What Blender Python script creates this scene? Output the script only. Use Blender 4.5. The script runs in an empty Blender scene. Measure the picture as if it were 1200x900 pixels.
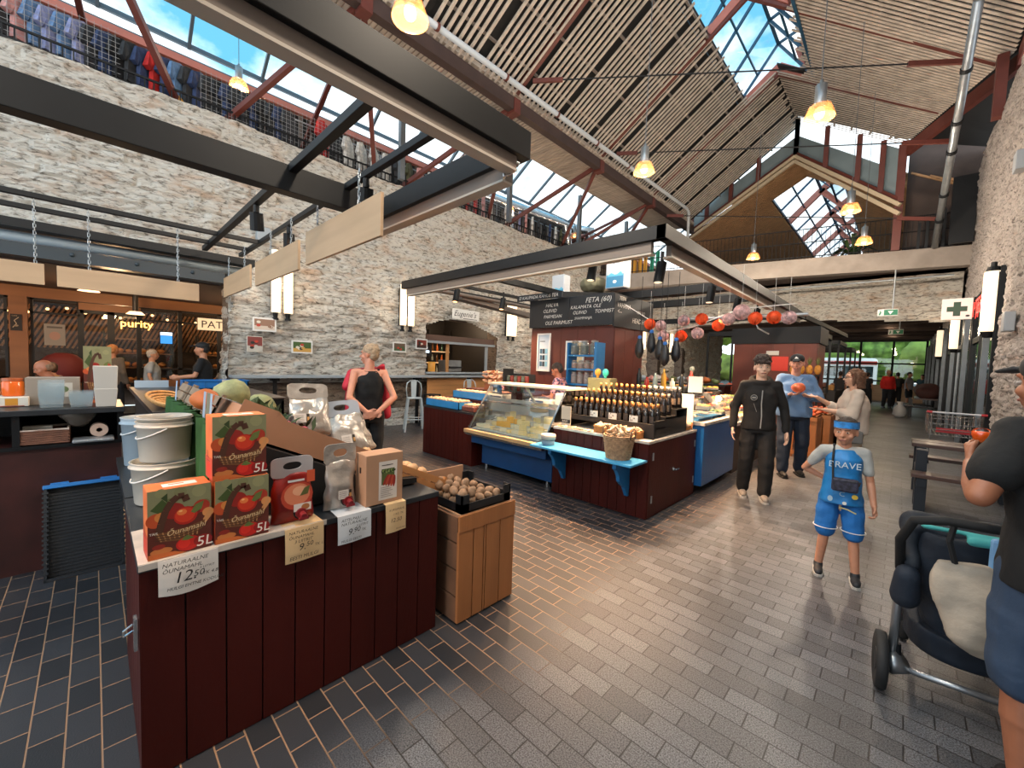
import bpy, math, random
import numpy as np
from mathutils import Vector, Matrix, noise, Euler
random.seed(7)
S = bpy.context.scene
COL = S.collection
PI = math.pi
V = Vector
# ---------------------------------------------------------------- materials
MATS = {}
def lin(c):
    return tuple(((x/12.92) if x <= 0.04045 else ((x+0.055)/1.055)**2.4) for x in c)
def hexc(h):
    h = h.lstrip('#'); return lin(tuple(int(h[i:i+2], 16)/255 for i in (0, 2, 4)))
def mat(name, col, rough=0.6, metal=0.0, var=0.0, scale=8.0, bump=0.0, bscale=40.0, stretch=(1, 1, 1),
        emit=0.0, ecol=None, spec=0.5, trans=0.0, coat=0.0):
    if name in MATS: return MATS[name]
    if isinstance(col, str): col = hexc(col)
    m = bpy.data.materials.new(name); m.use_nodes = True
    nt = m.node_tree; N = nt.nodes; L = nt.links
    b = N['Principled BSDF']
    b.inputs['Base Color'].default_value = (*col, 1)
    b.inputs['Roughness'].default_value = rough
    b.inputs['Metallic'].default_value = metal
    b.inputs['Specular IOR Level'].default_value = spec
    b.inputs['Transmission Weight'].default_value = trans
    b.inputs['Coat Weight'].default_value = coat
    if emit:
        b.inputs['Emission Color'].default_value = (*(ecol or col), 1)
        b.inputs['Emission Strength'].default_value = emit
    if var or bump:
        tc = N.new('ShaderNodeTexCoord'); mp = N.new('ShaderNodeMapping')
        mp.inputs['Scale'].default_value = stretch
        L.new(tc.outputs['Object'], mp.inputs['Vector'])
        if var:
            n = N.new('ShaderNodeTexNoise'); n.inputs['Scale'].default_value = scale; n.inputs['Detail'].default_value = 6
            L.new(mp.outputs[0], n.inputs['Vector'])
            r = N.new('ShaderNodeValToRGB')
            r.color_ramp.elements[0].position = 0.3; r.color_ramp.elements[1].position = 0.7
            r.color_ramp.elements[0].color = (*[max(0, x*(1-var)) for x in col], 1)
            r.color_ramp.elements[1].color = (*[min(1, x*(1+var)) for x in col], 1)
            L.new(n.outputs['Fac'], r.inputs[0]); L.new(r.outputs[0], b.inputs['Base Color'])
        if bump:
            n2 = N.new('ShaderNodeTexNoise'); n2.inputs['Scale'].default_value = bscale; n2.inputs['Detail'].default_value = 5
            L.new(mp.outputs[0], n2.inputs['Vector'])
            bp = N.new('ShaderNodeBump'); bp.inputs['Strength'].default_value = bump; bp.inputs['Distance'].default_value = 0.02
            L.new(n2.outputs['Fac'], bp.inputs['Height']); L.new(bp.outputs[0], b.inputs['Normal'])
    MATS[name] = m
    return m
def glassmat(name, col=(0.9, 0.95, 0.95), fac=0.12, rough=0.02):
    if name in MATS: return MATS[name]
    m = bpy.data.materials.new(name); m.use_nodes = True
    nt = m.node_tree; N = nt.nodes; L = nt.links
    for n in list(N): N.remove(n)
    o = N.new('ShaderNodeOutputMaterial'); t = N.new('ShaderNodeBsdfTransparent'); g = N.new('ShaderNodeBsdfGlossy')
    t.inputs[0].default_value = (*col, 1); g.inputs['Roughness'].default_value = rough
    mx = N.new('ShaderNodeMixShader'); fr = N.new('ShaderNodeFresnel'); fr.inputs['IOR'].default_value = 1.45
    ad = N.new('ShaderNodeMath'); ad.operation = 'ADD'; ad.inputs[1].default_value = fac*0.3; ad.use_clamp = True
    L.new(fr.outputs[0], ad.inputs[0]); L.new(ad.outputs[0], mx.inputs[0]); L.new(t.outputs[0], mx.inputs[1]); L.new(g.outputs[0], mx.inputs[2])
    L.new(mx.outputs[0], o.inputs[0]); MATS[name] = m
    return m
def milky(name, col, alpha=0.6, rough=0.35):
    """translucent plastic: part diffuse/gloss, part see-through"""
    if name in MATS: return MATS[name]
    m = mat(name, col, rough)
    nt = m.node_tree; N = nt.nodes; L = nt.links
    b = N['Principled BSDF']; o = N['Material Output']
    t = N.new('ShaderNodeBsdfTransparent'); mx = N.new('ShaderNodeMixShader'); mx.inputs[0].default_value = alpha
    L.new(t.outputs[0], mx.inputs[1]); L.new(b.outputs[0], mx.inputs[2]); L.new(mx.outputs[0], o.inputs[0])
    return m
def printmat():
    if 'printed' in MATS: return MATS['printed']
    m = mat('printed', (1, 1, 1), 0.55); nt = m.node_tree
    a = nt.nodes.new('ShaderNodeVertexColor'); a.layer_name = 'Col'
    nt.links.new(a.outputs[0], nt.nodes['Principled BSDF'].inputs['Base Color'])
    return m
# ---------------------------------------------------------------- object plumbing
def wm(o):
    m = o.matrix_basis.copy()
    while o.parent:
        o = o.parent; m = o.matrix_basis @ m
    return m
def tag(o, label=None, cat=None, group=None, kind=None):
    if label: o['label'] = label
    if cat: o['category'] = cat
    if group: o['group'] = group
    if kind: o['kind'] = kind
    return o
def thing(name, label, cat, loc=(0, 0, 0), rz=0, group=None, kind=None, rot=None):
    o = bpy.data.objects.new(name, None); COL.objects.link(o)
    o.empty_display_size = 0.05
    o.matrix_basis = Matrix.Translation(V(loc)) @ (rot if rot is not None else Matrix.Rotation(rz, 4, 'Z'))
    return tag(o, label, cat, group, kind)
def dup(root, loc=None, rz=None, label=None, group=None, rot=None):
    def cp(o, parent):
        c = o.copy(); COL.objects.link(c)
        if parent is not None: c.parent = parent
        for ch in [x for x in list(root_children.get(o.name, []))]:
            cp(ch, c)
        return c
    root_children = {}
    def walk(o):
        root_children[o.name] = [c for c in o.children]
        for c in o.children: walk(c)
    walk(root)
    r = cp(root, None)
    l = V(loc) if loc is not None else root.location
    rm = rot if rot is not None else Matrix.Rotation(rz if rz is not None else 0, 4, 'Z')
    r.matrix_basis = Matrix.Translation(l) @ rm
    if label: r['label'] = label
    if group: r['group'] = group
    return r
class MB:
    def __init__(s, M=None):
        s.v = []; s.f = []; s.m = []; s.M = M; s.c = []; s.curcol = (1, 1, 1)
    def add(s, vs, fs, m=0, M=None):
        b = len(s.v)
        if M is None: M = s.M
        s.v += [tuple(M @ V(p)) for p in vs] if M is not None else [tuple(p) for p in vs]
        for f in fs:
            s.f.append(tuple(b+i for i in f)); s.m.append(m); s.c.append(s.curcol)
        return s
    def box(s, a, b, m=0, M=None):
        x0, y0, z0 = a; x1, y1, z1 = b
        vs = [(x0, y0, z0), (x1, y0, z0), (x1, y1, z0), (x0, y1, z0), (x0, y0, z1), (x1, y0, z1), (x1, y1, z1), (x0, y1, z1)]
        return s.add(vs, [(0, 3, 2, 1), (4, 5, 6, 7), (0, 1, 5, 4), (1, 2, 6, 5), (2, 3, 7, 6), (3, 0, 4, 7)], m, M)
    def cbox(s, c, d, m=0, M=None):
        return s.box([c[i]-d[i]/2 for i in range(3)], [c[i]+d[i]/2 for i in range(3)], m, M)
    def bar(s, p, q, w, h, m=0, up=(0, 0, 1)):
        p = V(p); q = V(q); d = q-p; L = d.length; d.normalize(); u = V(up)
        r = d.cross(u)
        if r.length < 1e-4: r = d.cross(V((1, 0, 0)))
        r.normalize(); u = r.cross(d)
        M = Matrix.Translation(p) @ Matrix((r, d, u)).transposed().to_4x4()
        if s.M is not None: M = s.M @ M
        return s.box((-w/2, 0, -h/2), (w/2, L, h/2), m, M)
    def tube(s, pts, r, n=8, m=0, caps=True):
        pts = [V(p) for p in pts]; rs = r if isinstance(r, (list, tuple)) else [r]*len(pts)
        vs = []; fs = []
        t0 = (pts[1]-pts[0]).normalized(); ref = V((0, 0, 1)) if abs(t0.z) < 0.9 else V((1, 0, 0))
        u = t0.cross(ref).normalized()
        for i, p in enumerate(pts):
            t = (pts[min(i+1, len(pts)-1)]-pts[max(i-1, 0)]).normalized()
            u = (u-t*u.dot(t))
            if u.length < 1e-5: u = t.orthogonal()
            u.normalize(); w = t.cross(u)
            for k in range(n):
                a = 2*PI*k/n; vs.append(p+(u*math.cos(a)+w*math.sin(a))*rs[i])
        for i in range(len(pts)-1):
            for k in range(n):
                fs.append((i*n+k, i*n+(k+1) % n, (i+1)*n+(k+1) % n, (i+1)*n+k))
        if caps:
            fs.append(tuple(reversed(range(n)))); fs.append(tuple((len(pts)-1)*n+k for k in range(n)))
        return s.add(vs, fs, m)
    def cyl(s, p, q, r, r2=None, n=16, m=0, caps=True):
        return s.tube([p, q], [r, r if r2 is None else r2], n, m, caps)
    def lathe(s, prof, c=(0, 0, 0), n=20, m=0, M=None, sx=1, sy=1):
        vs = []; fs = []
        for r, z in prof:
            for k in range(n):
                a = 2*PI*k/n; vs.append((c[0]+r*sx*math.cos(a), c[1]+r*sy*math.sin(a), c[2]+z))
        for i in range(len(prof)-1):
            for k in range(n):
                fs.append((i*n+k, i*n+(k+1) % n, (i+1)*n+(k+1) % n, (i+1)*n+k))
        if prof[0][0] > 1e-6: fs.append(tuple(reversed(range(n))))
        if prof[-1][0] > 1e-6: fs.append(tuple((len(prof)-1)*n+k for k in range(n)))
        return s.add(vs, fs, m, M)
    def ell(s, c, r, n=14, k=9, m=0, M=None, R=None):
        if not hasattr(r, '__len__'): r = (r, r, r)
        vs = [(0, 0, -1)]; fs = []
        for i in range(1, k):
            ph = -PI/2+PI*i/k
            for j in range(n):
                a = 2*PI*j/n; vs.append((math.cos(ph)*math.cos(a), math.cos(ph)*math.sin(a), math.sin(ph)))
        vs.append((0, 0, 1)); T = len(vs)-1
        for j in range(n): fs.append((0, 1+(j+1) % n, 1+j))
        for i in range(k-2):
            for j in range(n):
                a = 1+i*n; b = a+n; fs.append((a+j, a+(j+1) % n, b+(j+1) % n, b+j))
        for j in range(n): fs.append((T, T-n+j, T-n+(j+1) % n))
        vs = [V((x*r[0], y*r[1], z*r[2])) for x, y, z in vs]
        if R is not None: vs = [R @ v for v in vs]
        return s.add([v+V(c) for v in vs], fs, m, M)
    def cap(s, p, q, r1, r2, n=12, m=0):
        """tapered capsule"""
        p = V(p); q = V(q); d = (q-p); L = d.length
        if L < 1e-6: return s.ell(p, r1, n, 8, m)
        d.normalize(); pts = []; rs = []
        for a in (80, 55, 30, 0): pts.append(p-d*r1*math.sin(math.radians(a))); rs.append(r1*math.cos(math.radians(a)))
        for a in (0, 30, 55, 80): pts.append(q+d*r2*math.sin(math.radians(a))); rs.append(r2*math.cos(math.radians(a)))
        return s.tube(pts, rs, n, m)
    def loft(s, secs, n=20, m=0):
        """secs: (centre, rx, ry) elliptical sections, stacked upward; closed"""
        vs = []; fs = []
        for c, rx, ry in secs:
            for k in range(n):
                a = 2*PI*k/n
                ca, sa = math.cos(a), math.sin(a)
                ca = math.copysign(abs(ca)**0.85, ca); sa = math.copysign(abs(sa)**0.85, sa)
                vs.append((c[0]+rx*ca, c[1]+ry*sa, c[2]))
        for i in range(len(secs)-1):
            for k in range(n): fs.append((i*n+k, i*n+(k+1) % n, (i+1)*n+(k+1) % n, (i+1)*n+k))
        fs.append(tuple(reversed(range(n)))); fs.append(tuple((len(secs)-1)*n+k for k in range(n)))
        return s.add(vs, fs, m)
    def prism(s, poly, z0, z1, m=0, M=None):
        n = len(poly)
        vs = [(x, y, z0) for x, y in poly]+[(x, y, z1) for x, y in poly]
        fs = [tuple(reversed(range(n))), tuple(range(n, 2*n))]+[(i, (i+1) % n, n+(i+1) % n, n+i) for i in range(n)]
        return s.add(vs, fs, m, M)
    def quad(s, a, b, c, d, m=0): return s.add([a, b, c, d], [(0, 1, 2, 3)], m)
    def mesh(s, name, mats, smooth=False, col=False):
        me = bpy.data.meshes.new(name); me.from_pydata([tuple(p) for p in s.v], [], s.f)
        if not isinstance(mats, (list, tuple)): mats = [mats]
        for m in mats: me.materials.append(m)
        if any(s.m): me.polygons.foreach_set('material_index', s.m)
        if col:
            at = me.color_attributes.new('Col', 'FLOAT_COLOR', 'CORNER'); a = []
            for f, c in zip(s.f, s.c): a += [*c, 1.0]*len(f)
            at.data.foreach_set('color', a)
        if smooth: me.polygons.foreach_set('use_smooth', [True]*len(me.polygons))
        me.update()
        return me
    def obj(s, name, mats, parent=None, world=False, smooth=False, bevel=0, remesh=0, sm=0, col=False, label=None, kind=None, rag=0, auto=0, base=None, subd=0, nz=0):
        if world and parent is not None:
            im = wm(parent).inverted(); s.v = [tuple(im @ V(p)) for p in s.v]
        o = None; off = None
        if parent is None and s.v:
            a = np.array(s.v); off = V(((a[:, 0].min()+a[:, 0].max())/2, (a[:, 1].min()+a[:, 1].max())/2, a[:, 2].min())) if base is None else V(base)
            s.v = [tuple(V(p)-off) for p in s.v]
        me = s.mesh(name, mats, smooth, col)
        o = bpy.data.objects.new(name, me); COL.objects.link(o)
        if off is not None: o.location = off
        if parent is not None: o.parent = parent
        if bevel:
            b = o.modifiers.new('b', 'BEVEL'); b.width = bevel; b.segments = 2; b.limit_method = 'ANGLE'; b.angle_limit = 0.6
        if remesh:
            r = o.modifiers.new('r', 'REMESH'); r.mode = 'VOXEL'; r.voxel_size = remesh; r.use_smooth_shade = True
            if sm:
                k = o.modifiers.new('s', 'SMOOTH'); k.factor = 0.5; k.iterations = sm
        if subd:
            k = o.modifiers.new('d', 'SUBSURF'); k.levels = subd; k.render_levels = subd
        if remesh or bevel or subd:
            dg = bpy.context.evaluated_depsgraph_get(); ev = o.evaluated_get(dg)
            nm = bpy.data.meshes.new_from_object(ev, depsgraph=dg); o.modifiers.clear(); old = o.data; o.data = nm; bpy.data.meshes.remove(old)
            nm.name = name
            if not nm.materials:
                for m in (mats if isinstance(mats, (list, tuple)) else [mats]): nm.materials.append(m)
            if remesh: nm.polygons.foreach_set('use_smooth', [True]*len(nm.polygons))
            if rag or nz:
                nn = len(nm.vertices); co = np.empty(nn*3); nm.vertices.foreach_get('co', co); no = np.empty(nn*3); nm.vertices.foreach_get('normal', no)
                co = co.reshape(-1, 3); no = no.reshape(-1, 3)
                k = nz or 12.0; sd = random.random()*50
                for i in range(nn):
                    co[i] += no[i]*rag*noise.noise(V(co[i])*k+V((sd, sd, 0)))
                nm.vertices.foreach_set('co', co.ravel()); nm.update()
        if label: o['label'] = label
        if kind: o['kind'] = kind
        return o
def struct(mb, name, mats, **k):
    o = mb.obj(name, mats, **k); o['kind'] = 'structure'; return o
def single(mb, name, mats, label, cat, group=None, kind=None, **k):
    o = mb.obj(name, mats, **k); return tag(o, label, cat, group, kind)
# ---------------------------------------------------------------- lettering and printed art
_tc = {}
def tmesh(txt, align='LEFT', shear=0.0):
    key = (txt, align, shear)
    if key in _tc: return _tc[key]
    cu = bpy.data.curves.new('t', 'FONT'); cu.body = txt; cu.size = 1.0; cu.align_x = align; cu.shear = shear
    cu.resolution_u = 2
    o = bpy.data.objects.new('t', cu); COL.objects.link(o)
    dg = bpy.context.evaluated_depsgraph_get(); me = bpy.data.meshes.new_from_object(o.evaluated_get(dg), depsgraph=dg)
    vs = [tuple(v.co[:2]) for v in me.vertices]; fs = [tuple(p.vertices) for p in me.polygons]
    bpy.data.objects.remove(o); bpy.data.curves.remove(cu); bpy.data.meshes.remove(me)
    _tc[key] = (vs, fs); return vs, fs
class Art(MB):
    """flat print on a plane: origin o, axes u, v; layers are fractions of a millimetre apart"""
    def __init__(s, o, u, v, step=0.0005, base=0.0006):
        super().__init__(); s.o = V(o); s.u = V(u).normalized(); s.w = V(v).normalized(); s.n = s.u.cross(s.w); s.k = 0; s.step = step; s.base = base
    def P(s, a, b): return s.o+s.u*a+s.w*b+s.n*(s.base+s.step*s.k)
    def poly(s, pts, col):
        s.curcol = hexc(col) if isinstance(col, str) else col
        s.add([s.P(a, b) for a, b in pts], [tuple(range(len(pts)))]); s.k += 1; return s
    def rect(s, a0, b0, a1, b1, col): return s.poly([(a0, b0), (a1, b0), (a1, b1), (a0, b1)], col)
    def el(s, a, b, ra, rb, col, rot=0, n=18):
        c, d = math.cos(rot), math.sin(rot)
        return s.poly([(a+ra*math.cos(t)*c-rb*math.sin(t)*d, b+ra*math.cos(t)*d+rb*math.sin(t)*c) for t in [2*PI*i/n for i in range(n)]], col)
    def text(s, txt, a, b, size, col, align='LEFT', shear=0.0, rot=0.0, sx=1.0):
        vs, fs = tmesh(txt, align, shear); s.curcol = hexc(col) if isinstance(col, str) else col
        c, d = math.cos(rot), math.sin(rot)
        s.add([s.P(a+(x*sx*c-y*d)*size, b+(x*sx*d+y*c)*size) for x, y in vs], fs); s.k += 1; return s
    def strip(s, pts, w, col):
        for i in range(len(pts)-1):
            (x0, y0), (x1, y1) = pts[i], pts[i+1]; dx, dy = x1-x0, y1-y0; L = math.hypot(dx, dy) or 1; nx, ny = -dy/L*w/2, dx/L*w/2
            kk = s.k; s.poly([(x0+nx, y0+ny), (x0-nx, y0-ny), (x1-nx, y1-ny), (x1+nx, y1+ny)], col); s.k = kk
        s.k += 1; return s
    def done(s, name, parent, world=True, **k): return s.obj(name, printmat(), parent, world=world, col=True, **k)
# ---------------------------------------------------------------- camera
F = 472.0; YAW, PITCH, ROLL, CH = math.radians(43.9), math.radians(-3.0), math.radians(1.9), 1.6
fw = V((-math.sin(YAW)*math.cos(PITCH), math.cos(YAW)*math.cos(PITCH), math.sin(PITCH)))
rt = V((math.cos(YAW), math.sin(YAW), 0)); upv = rt.cross(fw)
c_, s_ = math.cos(ROLL), math.sin(ROLL)
rt2 = rt*c_+upv*s_; up2 = rt*-s_+upv*c_
cam = bpy.data.cameras.new('camera'); cam.sensor_width = 36; cam.lens = F/1200*36; cam.clip_end = 300; cam.clip_start = 0.02
co = bpy.data.objects.new('camera', cam); COL.objects.link(co)
mm = Matrix((rt2, up2, -fw)).transposed().to_4x4(); mm.translation = V((0, 0, CH)); co.matrix_world = mm
S.camera = co
S.view_settings.view_transform = 'Standard'; S.view_settings.look = 'None'; S.view_settings.gamma = 1; S.view_settings.exposure = 0.72
S.view_settings.use_curve_mapping = False
# ================================================================ WORLD
w = bpy.data.worlds.new('sky'); S.world = w; w.use_nodes = True
nt = w.node_tree; N = nt.nodes; L = nt.links; bg = N['Background']
tc = N.new('ShaderNodeTexCoord'); ns = N.new('ShaderNodeTexNoise'); ns.inputs['Scale'].default_value = 2.6; ns.inputs['Detail'].default_value = 7; ns.inputs['Roughness'].default_value = 0.55
mp = N.new('ShaderNodeMapping'); mp.inputs['Scale'].default_value = (1, 1, 1.6); mp.inputs['Location'].default_value = (0.35, 0.1, 0.0)
L.new(tc.outputs['Generated'], mp.inputs[0]); L.new(mp.outputs[0], ns.inputs['Vector'])
rp = N.new('ShaderNodeValToRGB'); e = rp.color_ramp.elements
e[0].position = 0.44; e[0].color = (0.10, 0.33, 0.50, 1); e[1].position = 0.58; e[1].color = (0.88, 0.95, 1.0, 1)
sz = N.new('ShaderNodeSeparateXYZ'); L.new(tc.outputs['Generated'], sz.inputs[0]); mz = N.new('ShaderNodeMapRange'); mz.inputs['From Min'].default_value = .44; mz.inputs['From Max'].default_value = .56; mz.inputs['To Min'].default_value = .15; mz.inputs['To Max'].default_value = -.07; L.new(sz.outputs['Z'], mz.inputs['Value'])
az = N.new('ShaderNodeMath'); az.operation = 'ADD'; L.new(ns.outputs['Fac'], az.inputs[0]); L.new(mz.outputs[0], az.inputs[1]); L.new(az.outputs[0], rp.inputs[0]); L.new(rp.outputs[0], bg.inputs[0]); bg.inputs[1].default_value = 1.5
# ================================================================ MATERIALS
M_black = mat('black_steel', '#0d0f12', 0.5, 0.0, var=0.2, scale=5, spec=.3)
M_dark = mat('dark_paint', '#111418', 0.55, spec=.3)
M_grey = mat('grey_steel', '#6d7378', 0.4, 0.5, var=0.15, scale=4)
M_galv = mat('galvanised', '#9aa0a4', 0.35, 0.7, var=0.15, scale=6)
M_red = mat('red_oxide', '#5c2b22', 0.5, var=0.15, scale=4)
M_redl = mat('pink_oxide', '#b06a5c', 0.5, var=0.1, scale=4)
M_slat = mat('larch_slat', '#b3a699', 0.6, var=0.22, scale=2.5, stretch=(0.6, 3, 3))
M_slat2 = mat('amber_slat', '#a37c56', 0.55, var=0.25, scale=3, stretch=(0.6, 3, 3))
M_deck = mat('roof_deck', '#0e0d0d', 0.8, var=0.35, scale=6)
M_maroon = mat('maroon_paint', '#3d110c', 0.5, spec=.2, var=0.18, scale=3, bump=0.12, bscale=60, stretch=(1, 1, 0.3))
M_groove = mat('groove', '#120403', 0.8)
M_blue = mat('blue_paint', '#1c6ba5', 0.4, var=0.12, scale=5, bump=0.1)
M_blued = mat('deep_blue_paint', '#0e4477', 0.4, var=0.1, scale=5)
M_white = mat('white_paint', '#d9d8d4', 0.45)
M_conc = mat('concrete', '#938980', 0.8, var=0.14, scale=3, bump=0.25, bscale=25)
M_concd = mat('dark_concrete', '#40342f', 0.8, var=0.25, scale=2)
M_pine = mat('pine', '#996238', 0.55, var=0.22, scale=5, bump=0.12, bscale=40, stretch=(1, 1, 0.15))
M_pineh = mat('pine_board', '#b9834f', 0.55, var=0.22, scale=5, bump=0.12, bscale=40, stretch=(1, 0.15, 1))
M_ply = mat('plywood', '#b39677', 0.6, var=0.1, scale=3, stretch=(0.3, 0.3, 3))
M_card = mat('cardboard', '#a57f63', 0.75, var=0.08, scale=6)
M_glass = glassmat('clear_glass')
M_glow = mat('warm_tube', (1.0, 0.80, 0.56), 0.5, emit=.66, ecol=(1.0, 0.80, 0.56))
M_bulb = mat('bulb_glow', (1.0, 0.6, 0.3), 0.5, emit=3, ecol=(1.0, 0.5, 0.2))
M_screen = mat('blue_screen', '#2a6db8', 0.4, emit=0.8, ecol=hexc('#3a8fe0'))
M_skin = mat('skin', '#b5795c', 0.5, var=0.06, scale=20)
M_paper = mat('paper', '#d8d2c6', 0.7)
M_rubber = mat('rubber', '#17181a', 0.7)
M_chrome = mat('chrome', '#c6c9cc', 0.2, 0.9)
M_orangepl = mat('orange_net', '#c96a2c', 0.6)
def wood(n, c, **k): return mat(n, c, 0.5, var=0.2, scale=4, stretch=(1, 0.2, 1), **k)
# stone
def stonemat(name, c1, c2, c3):
    m = mat(name, (0.4, 0.4, 0.4), 0.85); nt = m.node_tree; N = nt.nodes; L = nt.links; b = N['Principled BSDF']
    tc = N.new('ShaderNodeTexCoord'); mp = N.new('ShaderNodeMapping'); mp.inputs['Scale'].default_value = (1.6, 1.6, 4.6)
    L.new(tc.outputs['Object'], mp.inputs[0])
    n1 = N.new('ShaderNodeTexNoise'); n1.inputs['Scale'].default_value = 1.1; n1.inputs['Detail'].default_value = 3; n1.inputs['Distortion'].default_value = 0.5
    n2 = N.new('ShaderNodeTexNoise'); n2.inputs['Scale'].default_value = 5; n2.inputs['Detail'].default_value = 9; n2.inputs['Roughness'].default_value = 0.68; n2.inputs['Distortion'].default_value = 0.6
    L.new(mp.outputs[0], n1.inputs['Vector']); L.new(mp.outputs[0], n2.inputs['Vector'])
    r1 = N.new('ShaderNodeValToRGB'); r1.color_ramp.elements[0].position = 0.5; r1.color_ramp.elements[1].position = 0.72
    r1.color_ramp.elements[0].color = (*c1, 1); r1.color_ramp.elements[1].color = (*c3, 1)
    L.new(n1.outputs['Fac'], r1.inputs[0])
    r2 = N.new('ShaderNodeValToRGB'); r2.color_ramp.elements[0].position = 0.36; r2.color_ramp.elements[1].position = 0.5
    r2.color_ramp.elements[0].color = (*c2, 1); r2.color_ramp.elements[1].color = (1, 1, 1, 1)
    L.new(n2.outputs['Fac'], r2.inputs[0])
    mx = N.new('ShaderNodeMix'); mx.data_type = 'RGBA'; mx.blend_type = 'MULTIPLY'; mx.inputs[0].default_value = 1
    L.new(r1.outputs[0], mx.inputs[6]); L.new(r2.outputs[0], mx.inputs[7]); L.new(mx.outputs[2], b.inputs['Base Color'])
    bp = N.new('ShaderNodeBump'); bp.inputs['Strength'].default_value = 1.0; bp.inputs['Distance'].default_value = 0.06
    L.new(n2.outputs['Fac'], bp.inputs['Height']); L.new(bp.outputs[0], b.inputs['Normal'])
    return m
M_stone = stonemat('limestone', hexc('#c4c0b7'), (0.26, 0.24, 0.22), hexc('#b8a390'))
M_stoned = stonemat('dark_limestone', hexc('#75675a'), (0.3, 0.27, 0.25), hexc('#5a4538'))
M_stoner = stonemat('roughcast', hexc('#a39a94'), (0.22, 0.2, 0.2), hexc('#8f857e'))
def stone_grid(name, plane, c, a0, a1, z0, z1, matl, da=0.05, dz=0.035, amp=0.05, hole=lambda a, z: False, sign=1, course=0.15, holegeo=None, arow=0.42):
    """ragged limestone facing on plane x=c (or y=c); a along the wall"""
    na = int((a1-a0)/da)+1; nz = int((z1-z0)/dz)+1
    vs = []; fs = []; mi = []
    ch = [0]; 
    for j in range(nz):
        z = z0+(z1-z0)*j/(nz-1)
        for i in range(na):
            a = a0+(a1-a0)*i/(na-1)
            zz = z+0.05*noise.noise(V((a*0.7, z*1.2, 3)))
            row = math.floor(zz/course); fr = zz/course-row
            aa = a/arow+0.5*(row % 2)+0.35*math.sin(row*12.9898); st = math.floor(aa); fa = aa-st
            h = noise.cell(V((row*1.7+0.3, st*2.3+0.7, 0.5)))
            e = min(fr, 1-fr)*2*course; e2 = min(fa, 1-fa)*2*arow
            ed = min(1, e/0.045)*min(1, e2/0.05)
            d = amp*(0.75*h*ed+0.35*ed+0.9*noise.noise(V((a*2.2, zz*7, 1.5)))+0.45*noise.noise(V((a*9, zz*22, 7.5))))
            d += 0.09*noise.noise(V((a*0.35, zz*0.5, 9)))
            p = (c+sign*d, a, z) if plane == 'x' else (a, c+sign*d, z)
            vs.append(p)
    for j in range(nz-1):
        zc = z0+(z1-z0)*(j+.5)/(nz-1)
        for i in range(na-1):
            ac = a0+(a1-a0)*(i+.5)/(na-1)
            if hole(ac, zc): continue
            q = j*na+i; fs.append((q, q+1, q+na+1, q+na) if (plane == 'x') == (sign > 0) else (q, q+na, q+na+1, q+1))
    mb = MB(); mb.add(vs, fs); return struct(mb, name, matl, base=(c if plane == 'x' else (a0+a1)/2, (a0+a1)/2 if plane == 'x' else c, z0))
# ================================================================ FLOOR
fm = mat('pavers', (0.1, 0.1, 0.1), 0.4); nt = fm.node_tree; N = nt.nodes; L = nt.links; b = N['Principled BSDF']
tc = N.new('ShaderNodeTexCoord'); br = N.new('ShaderNodeTexBrick'); L.new(tc.outputs['Object'], br.inputs['Vector'])
br.inputs['Scale'].default_value = 1; br.inputs['Brick Width'].default_value = 0.21; br.inputs['Row Height'].default_value = 0.105; br.inputs['Mortar Size'].default_value = 0.0035; br.inputs['Mortar Smooth'].default_value = 0.3
br.inputs['Color1'].default_value = (0, 0, 0, 1); br.inputs['Color2'].default_value = (1, 1, 1, 1); br.inputs['Mortar'].default_value = (0.5, 0.5, 0.5, 1); br.offset = 0.5
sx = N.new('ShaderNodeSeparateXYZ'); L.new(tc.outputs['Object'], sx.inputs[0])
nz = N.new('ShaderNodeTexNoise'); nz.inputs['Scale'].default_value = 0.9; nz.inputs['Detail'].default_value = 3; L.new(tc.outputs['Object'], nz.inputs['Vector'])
# stall zone: warm stall lighting painted in as darker pavers and tan joints where x < -1.55, ragged edge
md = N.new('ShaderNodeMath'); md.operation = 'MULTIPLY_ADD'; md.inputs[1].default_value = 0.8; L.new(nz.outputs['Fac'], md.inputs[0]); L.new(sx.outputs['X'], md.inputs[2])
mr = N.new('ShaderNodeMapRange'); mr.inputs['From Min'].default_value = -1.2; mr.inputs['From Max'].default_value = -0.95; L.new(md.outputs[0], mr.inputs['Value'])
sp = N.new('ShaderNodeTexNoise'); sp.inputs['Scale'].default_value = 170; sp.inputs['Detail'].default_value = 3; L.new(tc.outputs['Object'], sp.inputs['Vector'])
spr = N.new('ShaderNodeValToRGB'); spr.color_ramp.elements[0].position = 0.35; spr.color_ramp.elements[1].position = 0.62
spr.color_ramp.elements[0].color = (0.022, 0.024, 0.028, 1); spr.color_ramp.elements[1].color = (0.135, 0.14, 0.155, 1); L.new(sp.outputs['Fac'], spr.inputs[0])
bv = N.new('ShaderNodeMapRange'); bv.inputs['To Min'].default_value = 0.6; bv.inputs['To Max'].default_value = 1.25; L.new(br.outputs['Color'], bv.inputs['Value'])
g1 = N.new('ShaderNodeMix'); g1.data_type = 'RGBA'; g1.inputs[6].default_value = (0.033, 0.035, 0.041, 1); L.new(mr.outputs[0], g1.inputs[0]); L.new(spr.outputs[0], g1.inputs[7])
g2 = N.new('ShaderNodeMix'); g2.data_type = 'RGBA'; g2.blend_type = 'MULTIPLY'; g2.inputs[0].default_value = 1; L.new(g1.outputs[2], g2.inputs[6]); L.new(bv.outputs[0], g2.inputs[7])
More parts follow.
